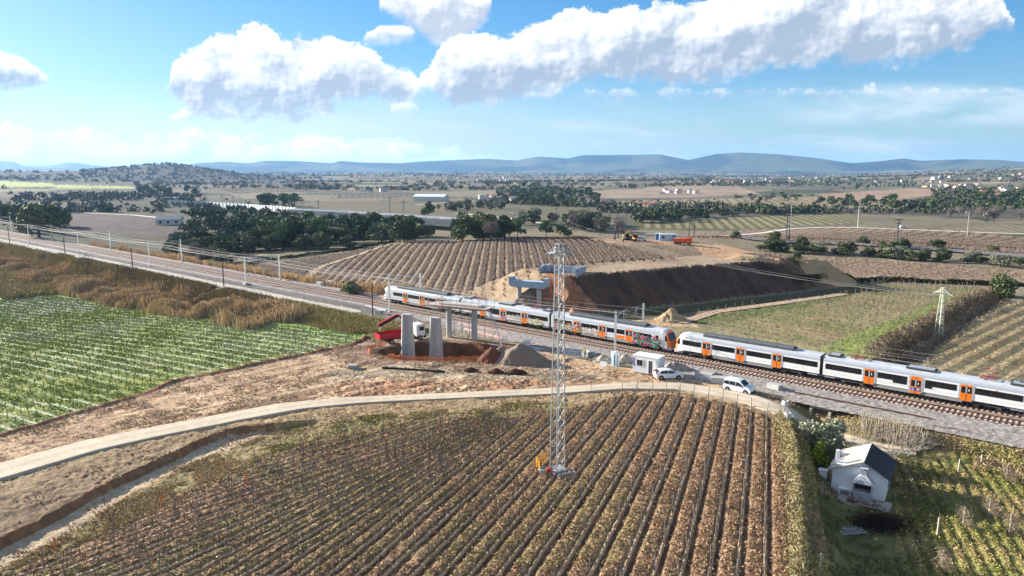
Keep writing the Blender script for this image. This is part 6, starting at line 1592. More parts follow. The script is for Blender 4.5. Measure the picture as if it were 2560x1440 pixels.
grove([(1880, 618), (2150, 632), (2560, 662), (2560, 672), (2150, 644), (1890, 626)], 34, (2.5, 4.5), ['bush', 'olive', 'bush'], 'KIND on the verge of the second railway', 'bushes beside the second railway', 22, (1.2, 1.8))
grove([(1820, 592), (2050, 604), (2560, 630), (2560, 636), (2050, 612), (1820, 600)], 12, (2.5, 4), ['bush'], 'KIND on the far verge of the second railway', 'bushes beside the second railway', 23, (1.2, 1.8))
grove([(380, 592), (560, 600), (640, 606), (650, 640), (560, 646), (430, 618)], 30, (4, 7.5), ['bush', 'bush', 'pine'], 'dark KIND in the ravine beyond the tracks', 'trees in the ravine', 29, (1.1, 1.6))
grove([(630, 606), (760, 600), (1040, 592), (1040, 606), (860, 618), (700, 632)], 30, (5, 9), ['bush'], 'KIND along the front of the wood', 'front of the wood', 30, (1.2, 1.7))
grove([(0, 545), (150, 560), (130, 600), (0, 580)], 8, (9, 13), ['bush', 'pine'], 'dark KIND round the biggest left pine', 'dark trees at the left edge', 32, (1.1, 1.4))
grove([(830, 712), (900, 728), (925, 740), (880, 738), (830, 722)], 7, (1.8, 3), ['bush'], 'dark bush at the field corner beyond the tracks', 'dark bushes beyond the tracks', 25, (1.2, 1.6))
grove([(2080, 462), (2280, 458), (2300, 470), (2100, 476)], 30, (6, 9), ['pine'], 'KIND in the far belt on the right', 'far belt', 26)
grove([(1540, 468), (1720, 462), (1730, 466), (1560, 474)], 30, (5, 8), ['pine'], 'KIND in the thin dark belt round the far hillock', 'far belt', 27)
grove([(400, 622), (480, 636), (620, 668), (560, 672), (430, 650)], 12, (4, 6), ['bush', 'bare'], 'KIND on the slope behind the far side masts', 'bushes behind the far side masts', 28, (1.1, 1.5))
# garden
tree(2052, 1130, 4.6, 'olive', 'grey green olive tree left of the hut', wide=1.15, near_=True)
lt = tree(2048, 1172, 3.0, 'bush', 'small bright green citrus tree beside the hut', wide=.62, near_=True)
lem = LEAF.copy(); lem.name = 'citrus_leaf'
cm = lt.children[0].data.copy(); lt.children[0].data = cm
n_ = len(cm.vertices); cc = np.ones((n_, 4), np.float32); r4 = np.repeat(rng.random(n_ // 4), 4); cc[:, :3] = mixc((.07, .13, .015), (.34, .32, .03), r4 ** 2); cm.color_attributes['Col'].data.foreach_set('color', cc.ravel())
lt.name = 'citrus_tree'
def twig_tree(name, p, h, spread, n, colr, label, r0=.05, seed=1, cat='tree', up=.5):
    rd_ = random.Random(seed); root = empty(name, p, 0, label, cat); m = MB()
    def br(p0, d, l, r_, dep):
        p1 = p0 + d * l; m.tube(p0, p1, r_, r_ * .7, n=4, cap=False)
        if dep == 0: return
        for k in range(3 if dep > 1 else 4):
            e = (d + Vector((rd_.gauss(0, .5), rd_.gauss(0, .5), rd_.gauss(.1, .35)))).normalized(); br(p0.lerp(p1, rd_.uniform(.55, 1)), e, l * rd_.uniform(.6, .85), r_ * .6, dep - 1)
    for k in range(n):
        t = rd_.uniform(0, 6.28); q_ = Vector((rd_.uniform(0, spread * .3) * math.cos(t), rd_.uniform(0, spread * .3) * math.sin(t), 0)); br(q_, Vector((math.cos(t) * (1 - up) * spread / h * 2, math.sin(t) * (1 - up) * spread / h * 2, 1)).normalized(), h * .42, r0, 3)
    m.build('branches', mat('fig_bark' if colr[0] > .2 else 'grey_twig', colr, .85, .15), root); return root
for px, py, h_, lb in ((222, 690, 8, 'dark leafless tree rising from the reeds, the left of two'), (340, 716, 7.5, 'dark leafless tree rising from the reeds, the right of two'), (118, 660, 5, 'small bare tree at the top of the reed slope'), (905, 742, 3.5, 'bare shrub beside the far track at the hill corner')):
    twig_tree('bare_tree', GP(px, py), h_, h_ * .55, 5, (.10, .08, .07), lb, r0=.09, seed=px, up=.62)
twig_tree('fig_tree', GP(2120, 1122), 3.4, 4, 5, (.36, .31, .27), 'pale leafless fig tree in front of the olive, behind the hut chimney', seed=2)
twig_tree('fig_tree', GP(2232, 1135), 4.0, 5, 8, (.38, .33, .28), 'pale leafless fig tree right of the hut beside the lane', seed=3)
twig_tree('fig_tree', GP(2275, 1128), 3.6, 5, 6, (.38, .33, .28), 'pale leafless fig tree farthest right of the lane', seed=4)
o = quadobj('compost_heap', np.concatenate([rng.normal(size=(2600, 3)) * np.array([1.3, .8, .36])]), .35, .05, mixc((.02, .014, .012), (.07, .045, .035), rng.random(2600)), TWIG)
o.location = GP(2195, 1315, .25); tag(o, 'dark round heap of garden cuttings below the hut', 'heap')

# ------------------------------------------------------------------ foreground vineyard plants
vp = []; pp = []
for i, (x46, tn) in enumerate(ROWS):
    y = 44. + (i * 1.7) % 1.1; ux, uy = tn / math.hypot(1, tn), 1 / math.hypot(1, tn); k = 0
    while y < 106:
        x = x46 + (y - 46) * tn; vp.append((x, y, i)); y += 1.15 * uy; k += 1
    y = 44. + (i * 2.9) % 5
    while y < 106: pp.append((x46 + (y - 46) * tn, y, i)); y += 5.2 * uy
vp = np.array(vp); pp = np.array(pp)
def filt(A, poly, m_=0):
    z = hgt(A[:, 0], A[:, 1]); X, Y = proj(A[:, 0], A[:, 1], z); ok = inpoly(X, Y, poly) & (X > -40) & (X < 2600) & (Y < 1480); return A[ok], z[ok], X[ok], Y[ok]
vp, vz, vX, vY = filt(vp, VPOLY); pp, pz, pX, pY = filt(pp, VPOLY)
keep = ~((np.hypot(vp[:, 0] - 4.8, vp[:, 1] - 68.5) < 3.2)) & (rng.random(len(vp)) > .06 + .3 * (fbm(vp[:, 0], vp[:, 1], 6, 3, 401) > .62)); vp, vz, vX, vY = vp[keep], vz[keep], vX[keep], vY[keep]
order = np.argsort(np.hypot(vp[:, 0], vp[:, 1])); vp, vz, vX, vY = vp[order], vz[order], vX[order], vY[order]
order = np.argsort(np.hypot(pp[:, 0], pp[:, 1])); pp, pz = pp[order], pz[order]
def vine_mb(seed):
    rd_ = random.Random(seed); m = MB(); lean = rd_.uniform(-.12, .12)
    m.tube((0, 0, -.15), (lean * .5, rd_.uniform(-.06, .06), .34), .040, .034, n=5); m.tube((lean * .5, 0, .34), (lean, 0, .66), .034, .028, n=5)
    for s_2 in (-1, 1):
        p0 = Vector((lean, 0, .64)); p1 = Vector((lean + rd_.uniform(-.05, .05), s_2 * .38, .74)); m.tube(p0, p1, .024, .014, n=4)
        for k in range(3): q_ = p0.lerp(p1, .35 + .3 * k); m.tube(q_, q_ + Vector((rd_.uniform(-.15, .15), rd_.uniform(-.1, .1), rd_.uniform(.12, .34))), .012, .006, n=3, cap=False)
    return m
VB = mat('vine_bark', (.095, .070, .055), .9, .2, 4.)
vm_ = [vine_mb(k) for k in range(5)]; vmesh = []
for m in vm_: o = m.build('grapevine', VB); vmesh.append(o.data); bpy.data.objects.remove(o)
def side(X): return 'left of the tall pylon' if X < 1370 else 'right of the tall pylon'
cnt = {}
for i in range(min(300, len(vp))):
    o = bpy.data.objects.new('grapevine', vmesh[i % 5]); COL.objects.link(o); o.location = (vp[i, 0], vp[i, 1], vz[i] + .05); o.rotation_euler.z = -math.atan(ROWS[int(vp[i, 2]), 1]) + rng.uniform(-.15, .15); o.scale = (1, 1, rng.uniform(.85, 1.15))
    rw = int(vp[i, 2]); cnt[rw] = cnt.get(rw, 0) + 1
    tag(o, 'pruned grapevine, %s from the bottom edge in the %s row left of the hedge' % (nth(cnt[rw]), nth(len(ROWS) - rw)), 'grapevine', 'grapevines in the foreground rows')
# the rest of the vines in one mesh
def merge(meshes, pts, zs, yaws, name, mats, scl=None):
    Vs = []; Fs = []; off = 0; arr = []
    for me in meshes:
        v = np.array([q_.co[:] for q_ in me.vertices]); f = []
        for p in me.polygons:
            vs = list(p.vertices)
            if len(vs) == 4: f.append(vs)
            elif len(vs) == 3: f.append([vs[0], vs[1], vs[2], vs[2]])
        f = [q_ for q_ in f if len(set(q_)) == 4]
        arr.append((v, np.array(f)))
    for i in range(len(pts)):
        v, f = arr[i % len(arr)]; c, s = math.cos(yaws[i]), math.sin(yaws[i]); sc = 1 if scl is None else scl[i]
        w = np.stack([v[:, 0] * c - v[:, 1] * s + pts[i, 0], v[:, 0] * s + v[:, 1] * c + pts[i, 1], v[:, 2] * sc + zs[i]], -1)
        Vs.append(w); Fs.append(f + off); off += len(v)
    return meshobj(name, np.concatenate(Vs), np.concatenate(Fs), mats)
r_ = slice(300, None)
o = merge(vmesh, vp[r_], vz[r_] + .05, -np.arctan(ROWS[vp[r_][:, 2].astype(int), 1]), 'grapevines', VB); tag(o, 'remaining pruned grapevines of the foreground vineyard', 'grapevines', kind='stuff')
PM = mat('vineyard_post', (.20, .18, .16), .8, .15, 3.); PW = mat('pale_post', (.42, .38, .32), .8, .1, 3.)
pm0 = MB().box((0, 0, .8), (.07, .07, 1.9)).build('vineyard_post', PM); pmd = pm0.data; bpy.data.objects.remove(pm0)
pm1 = MB().box((0, 0, .9), (.10, .10, 2.1)).build('vineyard_post', PW); pmw = pm1.data; bpy.data.objects.remove(pm1)
# end posts at the lane are pale and taller
ends = []
for i, (x46, tn) in enumerate(ROWS):
    for y in np.arange(104, 60, -.25):
        x = x46 + (y - 46) * tn; X, Y = proj(np.array([x]), np.array([y]), hgt(np.array([x]), np.array([y])))
        if inpoly(X, Y, VPOLY)[0]:
            if X[0] > 1545: ends.append((x, y, i, X[0]))
            break
made = []
for x, y, i, X in ends:
    o = bpy.data.objects.new('vineyard_post', pmw); COL.objects.link(o); o.location = (x, y, H1(x, y)); o.rotation_euler = (rng.uniform(-.05, .05), rng.uniform(-.05, .05), 0); tag(o, 'pale wooden end post of a vine row beside the lane', 'post', 'end posts of the vine rows'); made.append(o)
by_left(made)
cnt = {}
for i in range(min(300, len(pp))):
    o = bpy.data.objects.new('vineyard_post', pmd); COL.objects.link(o); o.location = (pp[i, 0], pp[i, 1], pz[i]); o.rotation_euler = (rng.uniform(-.05, .05), rng.uniform(-.05, .05), 0)
    rw = int(pp[i, 2]); cnt[rw] = cnt.get(rw, 0) + 1
    tag(o, 'dark trellis post, %s from the bottom edge in the %s row left of the hedge' % (nth(cnt[rw]), nth(len(ROWS) - rw)), 'post', 'trellis posts of the foreground vineyard')
# wires
m = MB()
for i, (x46, tn) in enumerate(ROWS):
    a = [q_ for q_ in vp if int(q_[2]) == i]
    if len(a) < 4: continue
    ys = [q_[1] for q_ in a]; y0, y1 = min(ys), max(ys)
    m.bar((x46 + (y0 - 46) * tn, y0, .82 + H1(x46 + (y0 - 46) * tn, y0)), (x46 + (y1 - 46) * tn, y1, .82), .018)
tag(m.build('trellis_wires', mat('wire_dark', (.10, .09, .085), .7)), 'thin wires strung along the foreground vine rows', 'wires', kind='stuff')
def scatter(n, X0, X1, Y0, Y1, fn):
    x = rng.uniform(X0, X1, n); y = rng.uniform(Y0, Y1, n); k = fn(x, y); return x[k], y[k]
LANEP = [(1840, 975), (1960, 1005), (2050, 1048), (2130, 1082), (2230, 1106), (2430, 1140), (2430, 1180), (2210, 1142), (2120, 1118), (2020, 1084), (1930, 1044), (1830, 1012)]
def vis(x, y, poly, z=None, lane=True):
    z = hgt(x, y) if z is None else z; X, Y = proj(x, y, z); return inpoly(X, Y, poly) & (X > -60) & (X < 2620) & (Y < 1500) & ~inpoly(X, Y, LANEP)
x, y = scatter(900000, -62, 40, 42, 106, lambda x, y: vis(x, y, VPOLY))
ph_ = rowphase(x, y); fr_ = ph_ % 1; dvv = np.minimum(fr_, 1 - fr_)
lf2 = sst(-x, 0, 8); den = sst(fr_, .28 + .08 * lf2, .40 + .08 * lf2) * (1 - sst(fr_, .82, .92)) * (.15 + 1.15 * fbm(x, y, 2, 3, 66) * (.5 + fbm(x, y, 8, 2, 67))) * (1 - .35 * (x < -8)) + .20 * np.exp(-(dvv / .05) ** 2) + .05
k = rng.random(len(x)) < den * .62; x, y, dvv = x[k], y[k], dvv[k]; fr_ = fr_[k]
z = hgt(x, y) + .10 * sst(fr_, .24, .38) * (1 - sst(fr_, .82, .93)) + .1 * np.exp(-(dvv / .05) ** 2) + rng.uniform(-.03, .13, len(x))
g_ = sst(fbm(x, y, 9, 3, 71) + .12 * rng.normal(size=len(x)), .50, .60) * (x < 16 + 0 * x) + sst(fbm(x, y, 6, 3, 73), .58, .66) * .5
g_ = np.clip(g_, 0, .9) * (.30 + .70 * (1 - sst(x, -2, 9))) + .16 * (1 - sst(x, -8, 4)); gr = rng.random(len(x)) < np.clip(g_, 0, .8) * .34
tn_ = rng.random(len(x)); cb_ = mixc(srgb(118, 90, 70), srgb(226, 192, 156), tn_ ** 1.1); rdg = dvv < .08; cb_[rdg] = mixc(srgb(176, 150, 118), srgb(232, 208, 172), tn_[rdg]); gv = (fr_ > .08) & (fr_ < .30); cb_[gv] *= .8; cg_ = mixc(srgb(110, 116, 44), srgb(192, 190, 100), tn_)  # litter coloured paler for the lit ridge, darker for the shaded furrow
cols = np.where(gr[:, None], cg_, cb_)
P = np.stack([x, y, z + .03], -1)
o = quadobj('vine_prunings', P[~gr], rng.uniform(.07, .26, (~gr).sum()), rng.uniform(.03, .09, (~gr).sum()), cols[~gr], TWIG, tilt=.6); tag(o, 'brown litter of prunings and leaves along the foreground vine rows', 'litter', kind='stuff')
o = quadobj('grass_tufts', P[gr], rng.uniform(.10, .26, gr.sum()), rng.uniform(.05, .10, gr.sum()), cols[gr], LEAF, tilt=1., up=.3); tag(o, 'green weeds among the foreground vine rows', 'weeds', kind='stuff')
# scrub strip, verges
SC = [(200, 1315), (420, 1180), (600, 1112), (780, 1052), (1000, 1034), (1340, 1002), (1420, 998), (1440, 1024), (1080, 1058), (700, 1130), (480, 1232), (200, 1370), (0, 1448), (-100, 1480), (0, 1428)]
x, y = scatter(420000, -62, 12, 46, 106, lambda x, y: vis(x, y, SC))
k = rng.random(len(x)) < sst(fbm(x, y, 3.5, 4, 81), .44, .58) * .8 + .03; x, y = x[k], y[k]; t = rng.random(len(x)); gg = sst(fbm(x, y, 8, 3, 82), .45, .62)
cols = mixc(srgb(140, 122, 92), srgb(216, 194, 150), t) * (1 - gg[:, None]) + mixc(srgb(112, 116, 56), srgb(176, 172, 98), t) * gg[:, None]
o = quadobj('dry_grass', np.stack([x, y, hgt(x, y) + .12], -1), rng.uniform(.15, .42, len(x)), rng.uniform(.04, .09, len(x)), cols, TWIG, tilt=1., up=.6); tag(o, 'dry tufted grass between the lane and the vineyard', 'grass', kind='stuff')
# stones and clods lying on the bare ground
YD = [(-100, 1120), (0, 1092), (250, 1024), (450, 958), (700, 906), (885, 864), (960, 862), (1400, 900), (1640, 940), (1760, 960), (1960, 1020), (1960, 1050), (1660, 985), (1340, 1040), (700, 1120), (200, 1362), (0, 1440), (-100, 1480)]
x, y = scatter(520000, -70, 40, 46, 132, lambda x, y: vis(x, y, YD)); dens = fbm(x, y, 2.2, 4, 301) + .25 * (fbm(x, y, 9, 2, 302) - .5)
k = rng.random(len(x)) < sst(dens, .46, .66) * .42 + .015; x, y = x[k], y[k]; t = rng.random(len(x))
o = quadobj('stones_and_clods', np.stack([x, y, hgt(x, y) + .04], -1), rng.uniform(.06, .22, len(x)), rng.uniform(.05, .16, len(x)), mixc(srgb(112, 86, 66), srgb(224, 198, 164), t), TWIG, tilt=.8, up=.1); tag(o, 'loose clods and stones on the bare earth yard', 'stones', kind='stuff')
# lane verges and the banks towards the railway at right
def vb(x, y):
    a, s = As(x, y); g1 = GX(x, y); return ((s > 7.2) & (s < 13.5) & (a > -38)) | ((g1 > .6) & (g1 < 3.0) & (s > 13))
x, y = scatter(420000, 15, 75, 40, 112, lambda x, y: vb(x, y) & vis(x, y, [(1850, 900), (2700, 1000), (2700, 1700), (1900, 1700)]))
a, s = As(x, y); br_ = (s < 13.5) & (rng.random(len(x)) < .85)
hh = np.where(s < 13.5, fbm(x, y, 1.6, 3, 83) * 1.1, fbm(x, y, 2.2, 3, 84) * 1.5) * rng.random(len(x)) ** .6
hh = hh * np.where(s < 13.5, sst(s, 7.5, 8.6), sst(GX(x, y), .6, 1.6) * (1 - sst(GX(x, y), 3.2, 4.6)))
k = rng.random(len(x)) < .55; t = rng.random(len(x)); gg = sst(fbm(x, y, 4, 3, 85), .42, .6)
cols = mixc(srgb(120, 98, 80), srgb(204, 182, 148), t) * (1 - gg[:, None]) + mixc(srgb(120, 114, 70), srgb(190, 182, 120), t) * gg[:, None]
o = quadobj('bank_scrub', np.stack([x, y, hgt(x, y) + hh], -1)[k], rng.uniform(.15, .5, k.sum()), rng.uniform(.03, .08, k.sum()), cols[k], TWIG, tilt=1., up=.5); tag(o, 'brown scrub and tangled grass on the banks beside railway and hedge', 'scrub', kind='stuff')
x, y = scatter(150000, 20, 62, 40, 92, lambda x, y: vis(x, y, [(1960, 1050), (2100, 1090), (2400, 1120), (2300, 1600), (1990, 1600)]) & (GX(x, y) > 3))
t = rng.random(len(x)); cols = mixc(srgb(84, 98, 44), srgb(158, 160, 84), t); k = rng.random(len(x)) < .3; cols[k] = mixc(srgb(130, 112, 80), srgb(196, 176, 130), t[k])
kk = fbm(x, y, 2.5, 3, 89) > .42; o = quadobj('garden_grass', np.stack([x, y, hgt(x, y) + .06], -1)[kk], .22, .05, cols[kk], LEAF, up=.5); tag(o, 'rough green grass round the hut', 'grass', kind='stuff')
# canes right of the lane
n_ = 420; t = rng.random(n_); X = 2150 + 150 * t; Y = 1075 + 42 * t + rng.normal(0, 8, n_); P = np.array([G(a_, b_) for a_, b_ in zip(X, Y)])
m = MB()
for q_ in P: m.bar(q_, Vector(q_) + Vector((rng.normal(0, .25), rng.normal(0, .25), rng.uniform(1.2, 2.6))), .03)
tag(m.build('dry_canes', mat('cane', (.42, .36, .27), .85, .1)), 'stand of pale dry canes along the lane behind the hut', 'canes', kind='stuff')
# kitchen garden: leafy lines, leaning posts with dry vines
x, y = scatter(260000, 34, 75, 42, 92, lambda x, y: vis(x, y, [(2230, 1140), (2400, 1110), (2700, 1150), (2700, 1600), (2230, 1600), (2240, 1300)]) & (GX(x, y) > 2))
hx = np.abs((((x - .354 * (y - 46)) / 1.25) % 1) - .5) * 2; k = rng.random(len(x)) < .06 + .5 * sst(hx, .45, .8); x, y = x[k], y[k]; t = rng.random(len(x)); gg = sst(fbm(x, y, 3, 3, 87), .48, .62) * .75
cols = mixc(srgb(140, 118, 80), srgb(206, 186, 134), t) * (1 - gg[:, None]) + mixc(srgb(84, 100, 40), srgb(160, 164, 74), t) * gg[:, None]
o = quadobj('garden_weeds', np.stack([x, y, hgt(x, y) + rng.uniform(.02, .22, len(x))], -1), rng.uniform(.10, .3, len(x)), rng.uniform(.04, .09, len(x)), cols, TWIG, tilt=.8, up=.3); tag(o, 'yellow green weeds between the garden rows', 'weeds', kind='stuff')
for i, (px, py, h) in enumerate(((2343, 1340, 1.8), (2408, 1312, 1.7), (2472, 1286, 1.6), (2516, 1200, 1.7), (2396, 1180, 1.5), (2048, 1440, 1.9), (2452, 1166, 1.4), (2524, 1330, 1.7), (2355, 1420, 1.6))):
    lb = ('thick bleached garden post nearest the hut shadow', 'garden post wrapped in dry vine, right of the thick bleached one', 'garden post wrapped in dry vine in the middle of the plot', 'garden post in the upper right of the plot', 'thin garden post at the top of the plot', 'stake at the foot of the hedge, bottom edge', 'short garden stake near the top right', 'vine-wrapped garden post at the right edge', 'garden post near the bottom of the plot')[i]
    root = empty('garden_post', GP(px, py), 0, lb, 'post'); MB().bar((0, 0, -.2), (.04, .02, h), .13).build('post', PW, root)
    if i in (1, 2, 3, 7, 8):
        Pq = rng.normal(size=(500, 3)) * np.array([.18, .5, .1]); Pq[:, 2] = rng.uniform(.1, h, 500); Pq[:, 1] += (Pq[:, 2] - h) * .3
        quadobj('dry_vine', Pq, .4, .02, mixc(srgb(120, 104, 88), srgb(180, 164, 146), rng.random(500)), TWIG, up=.6, parent=root)

# ------------------------------------------------------------------ green field
x, y = scatter(520000, -190, -25, 78, 235, lambda x, y: vis(x, y, GPOLY))
d_ = R(120.3); fx = ((x * math.cos(d_) - y * math.sin(d_)) / 2.6) % 1
k = rng.random(len(x)) < (.35 + .65 * sst(fbm(x, y, 5, 3, 101), .38, .55)) * (.10 + .90 * sst(np.abs(np.abs(fx - .5) - .02), .07, .2)) * .8; x, y = x[k], y[k]; r0 = np.hypot(x, y)
k = rng.random(len(x)) < np.clip(150 / r0, 0, 1); x, y = x[k], y[k]; r0 = r0[k]; t = rng.random(len(x))
cols = mixc(srgb(144, 166, 64), srgb(212, 222, 122), t); w_ = rng.random(len(x)) < .45 * sst(fbm(x, y, 14, 3, 102), .35, .6); cols[w_] = mixc(srgb(190, 202, 176), srgb(238, 242, 232), t[w_])
o = quadobj('field_greens', np.stack([x, y, hgt(x, y) + .06], -1), rng.uniform(.16, .36, len(x)) * r0 / 120, rng.uniform(.08, .18, len(x)) * r0 / 120, cols, LEAF, tilt=.5, up=.8); tag(o, 'frosty green ground plants covering the left field', 'plants', kind='stuff')
ii, jj = np.meshgrid(np.arange(-10, 120), np.arange(-20, 130)); u0, v0 = ii.ravel() * 2.6, jj.ravel() * 1.45
ca, sa = math.cos(R(120.3)), math.sin(R(120.3)); X0, Y0 = -60., 80.
def rowgrid(deg, sp_, st, poly, seed=0, jx=.12):
    d = R(deg); nx, ny = math.cos(d), -math.sin(d); tx, ty = math.sin(d), math.cos(d)
    R_ = np.arange(-400, 400) * sp_; T_ = np.arange(-520, 520, st); RR_, TT_ = np.meshgrid(R_, T_); rg = np.random.default_rng(seed)
    RR_ = RR_ + rg.normal(0, jx, RR_.shape); TT_ = TT_ + rg.normal(0, jx, RR_.shape)
    x = (nx * RR_ + tx * TT_).ravel(); y = (ny * RR_ + ty * TT_).ravel(); k = (y > 40) & (y < 420) & (np.abs(x) < 330); x, y = x[k], y[k]; k = vis(x, y, poly); return x[k], y[k]
x, y = rowgrid(120.3, 2.6, 2.1, GPOLY, 5); o_ = np.argsort(np.hypot(x, y)); x, y = x[o_], y[o_]; made = []
STK = mat('stake_green', (.10, .115, .085), .8, .1)
s0 = MB().bar((0, 0, -.1), (0, 0, 1.15), .05).add([(0, -.25, .75), (0, .25, .75), (0, .2, .82), (0, -.2, .82)], [(0, 1, 2, 3)]).build('young_vine_stake', STK); sm_ = s0.data; bpy.data.objects.remove(s0)
for i in range(min(300, len(x))):
    o = bpy.data.objects.new('young_vine_stake', sm_); COL.objects.link(o); o.location = (x[i], y[i], H1(x[i], y[i])); o.rotation_euler = (rng.uniform(-.08, .08), rng.uniform(-.08, .08), 0); tag(o, 'thin dark vine stake near the lower edge of the green field', 'stake', 'vine stakes in the green field'); made.append(o)
by_left(made)
if len(x) > 300:
    x, y = x[300:], y[300:]; o = merge([sm_], np.stack([x, y], -1), hgt(x, y), rng.uniform(-.1, .1, len(x)), 'vine_stakes', STK); tag(o, 'rows of thin dark vine stakes all over the green field', 'stakes', kind='stuff')
# ------------------------------------------------------------------ other vineyards
def vine_clumps(deg, sp_, st, poly, c0, c1_, h, n_each, label, seed, w=.5, jx=.15, tilt=1., name='vine_rows', size=(.3, .08)):
    x, y = rowgrid(deg, sp_, st, poly, seed, jx); n = len(x); q_ = n_each
    P = np.repeat(np.stack([x, y, hgt(x, y)], -1), q_, 0); P[:, 0] += rng.normal(0, w * .4, n * q_); P[:, 1] += rng.normal(0, w * .4, n * q_); P[:, 2] += rng.uniform(.05, h, n * q_)
    o = quadobj(name, P, rng.uniform(.6, 1.3, n * q_) * size[0], rng.uniform(.6, 1.3, n * q_) * size[1], mixc(c0, c1_, rng.random(n * q_)), TWIG, tilt=tilt, up=.4); tag(o, label, 'vines', kind='stuff')
DP2 = [(705, 700), (830, 662), (960, 614), (1230, 599), (1420, 592), (1488, 600), (1590, 628), (1690, 652), (1500, 662), (1440, 674), (1270, 745), (1130, 742), (960, 732), (830, 710)]
def offs(deg, sp_, ph): return deg
vine_clumps(-.6, 2.85, 1.1, DP2, srgb(58, 44, 36), srgb(104, 82, 66), .75, 7, 'long rows of dark pruned vines over the brown hill', 11, w=.45, size=(.4, .13))
vine_clumps(60, 2.6, 1.6, [(600, 668), (700, 655), (860, 632), (980, 606), (960, 612), (830, 662), (705, 702), (620, 690)], srgb(64, 52, 42), srgb(110, 90, 72), .6, 4, 'fine rows of vines left of the brown hill', 12, size=(.4, .14))
vine_clumps(-35, 3.1, 1.5, MPOLY, srgb(96, 78, 60), srgb(150, 130, 104), 1.0, 5, 'thin bare vines on the greenish field beyond the trains', 13, size=(.5, .08))
vine_clumps(-38, 3.2, 1.8, [(1900, 638), (2060, 642), (2560, 680), (2700, 700), (2560, 698), (2150, 692), (2000, 666)], srgb(90, 70, 54), srgb(140, 116, 92), .9, 4, 'dense brown vines beyond the embankment end', 14, size=(.5, .14))
vine_clumps(49, 2.9, .9, LPOLY, srgb(120, 106, 92), srgb(176, 160, 140), .8, 9, 'grey brown rows of shrubby vines in the ploughed field at right', 15, w=.6, size=(.5, .07))
vine_clumps(-20, 4.5, 2.0, [(1620, 592), (1860, 576), (2100, 568), (2400, 578), (2560, 600), (2560, 640), (2300, 626), (1900, 603)], srgb(92, 76, 58), srgb(126, 104, 84), .8, 3, 'vines in the wide brown field beyond the second railway', 16, size=(.7, .22))
xg, yg = rowgrid(-35, 3.1, 5.5, MPOLY, 21, .1)
PG = MB().bar((0, 0, -.1), (0, 0, 1.5), .06).build('p', mat('field_post', (.30, .27, .22), .8, .1)); pgm = PG.data; bpy.data.objects.remove(PG)
o_ = np.argsort(np.hypot(xg, yg)); xg, yg = xg[o_], yg[o_]; made = []
for i in range(min(300, len(xg))):
    o = bpy.data.objects.new('field_post', pgm); COL.objects.link(o); o.location = (xg[i], yg[i], H1(xg[i], yg[i])); o.rotation_euler = (rng.uniform(-.1, .1), rng.uniform(-.1, .1), 0); tag(o, 'thin grey post among the bare vines beyond the trains', 'post', 'posts in the field beyond the trains'); made.append(o)
by_left(made)
if len(xg) > 300: o = merge([pgm], np.stack([xg[300:], yg[300:]], -1), hgt(xg[300:], yg[300:]), np.zeros(len(xg) - 300), 'field_posts', mat('field_post', (.3, .27, .22))); tag(o, 'farther thin posts among the bare vines beyond the trains', 'posts', kind='stuff')
# ------------------------------------------------------------------ reeds and slope scrub along the line
def blades(P, h, lean, w, c0, c1_, name, label, m=TWIG, cat='reeds'):
    n = len(P); t = rng.uniform(0, 6.28, n); d = np.stack([np.cos(t), np.sin(t), np.zeros(n)], -1); top = P + np.array([0, 0, 1.]) * h[:, None] + rng.normal(0, 1, (n, 3)) * lean * h[:, None] * np.array([1, 1, .2])
    V_ = np.stack([P - d * w[:, None], P + d * w[:, None], top + d * w[:, None] * .7, top - d * w[:, None] * .7], 1).reshape(-1, 3)
    o = meshobj(name, V_, np.arange(4 * n).reshape(n, 4), m, cols=np.repeat(dull(mixc(c0, c1_, rng.random(n))), 4, 0)); tag(o, label, cat, kind='stuff'); return o
def reedfield(n, a0, a1, s0, s1, thr, hm, seed):
    a = rng.uniform(a0, a1, n); s = rng.uniform(s0, s1, n); x, y = XY(a, s); f = fbm(x, y, 7, 3, seed); k = f > thr; return x[k], y[k], f[k], a[k], s[k]
x, y, f, a, s = reedfield(170000, -420, -132, 14.5, 31, .40, 3, 111)
k = (rng.random(len(x)) < sst(s, 14, 17) * (1 - sst(s, 25, 31)) + .1); x, y, f, a, s = x[k], y[k], f[k], a[k], s[k]
k = rng.random(len(x)) < np.clip(sst(-a, 118, 150), .12, 1); x, y, f, a, s = x[k], y[k], f[k], a[k], s[k]
gold = rng.random(len(x)) < sst(fbm(x, y, 11, 2, 112), .26, .44); h = (1.0 + 2.2 * (f - .4) / .3) * rng.uniform(.5, 1.15, len(x)) * np.where(s < 18, .7, 1.15); h = np.clip(h, .4, 3.4)
P = np.stack([x, y, hgt(x, y)], -1)
blades(P[gold], h[gold], .14, np.full(gold.sum(), .10), srgb(158, 134, 104), srgb(230, 204, 162), 'golden_reeds', 'tall golden brown reeds on the slope below the railway')
blades(P[~gold], h[~gold] * .8, .35, np.full((~gold).sum(), .09), srgb(150, 128, 100), srgb(212, 190, 148), 'slope_scrub', 'brown green scrub among the reeds on the railway slope', cat='scrub')
x, y, f, a, s = reedfield(70000, -330, -108, -21, -10.6, .36, 3, 113); k = rng.random(len(x)) < sst(-a, 108, 150) ; x, y, f = x[k], y[k], f[k]
blades(np.stack([x, y, hgt(x, y)], -1), np.clip(rng.uniform(.6, 2.4, len(x)) * f * 2, .3, 3.6), .18, np.full(len(x), .09), srgb(160, 136, 108), srgb(226, 200, 160), 'far_side_reeds', 'golden reeds on the far side of the tracks')
x, y, f, a, s = reedfield(90000, -150, -100, 9.5, 27, .30, 3, 115)
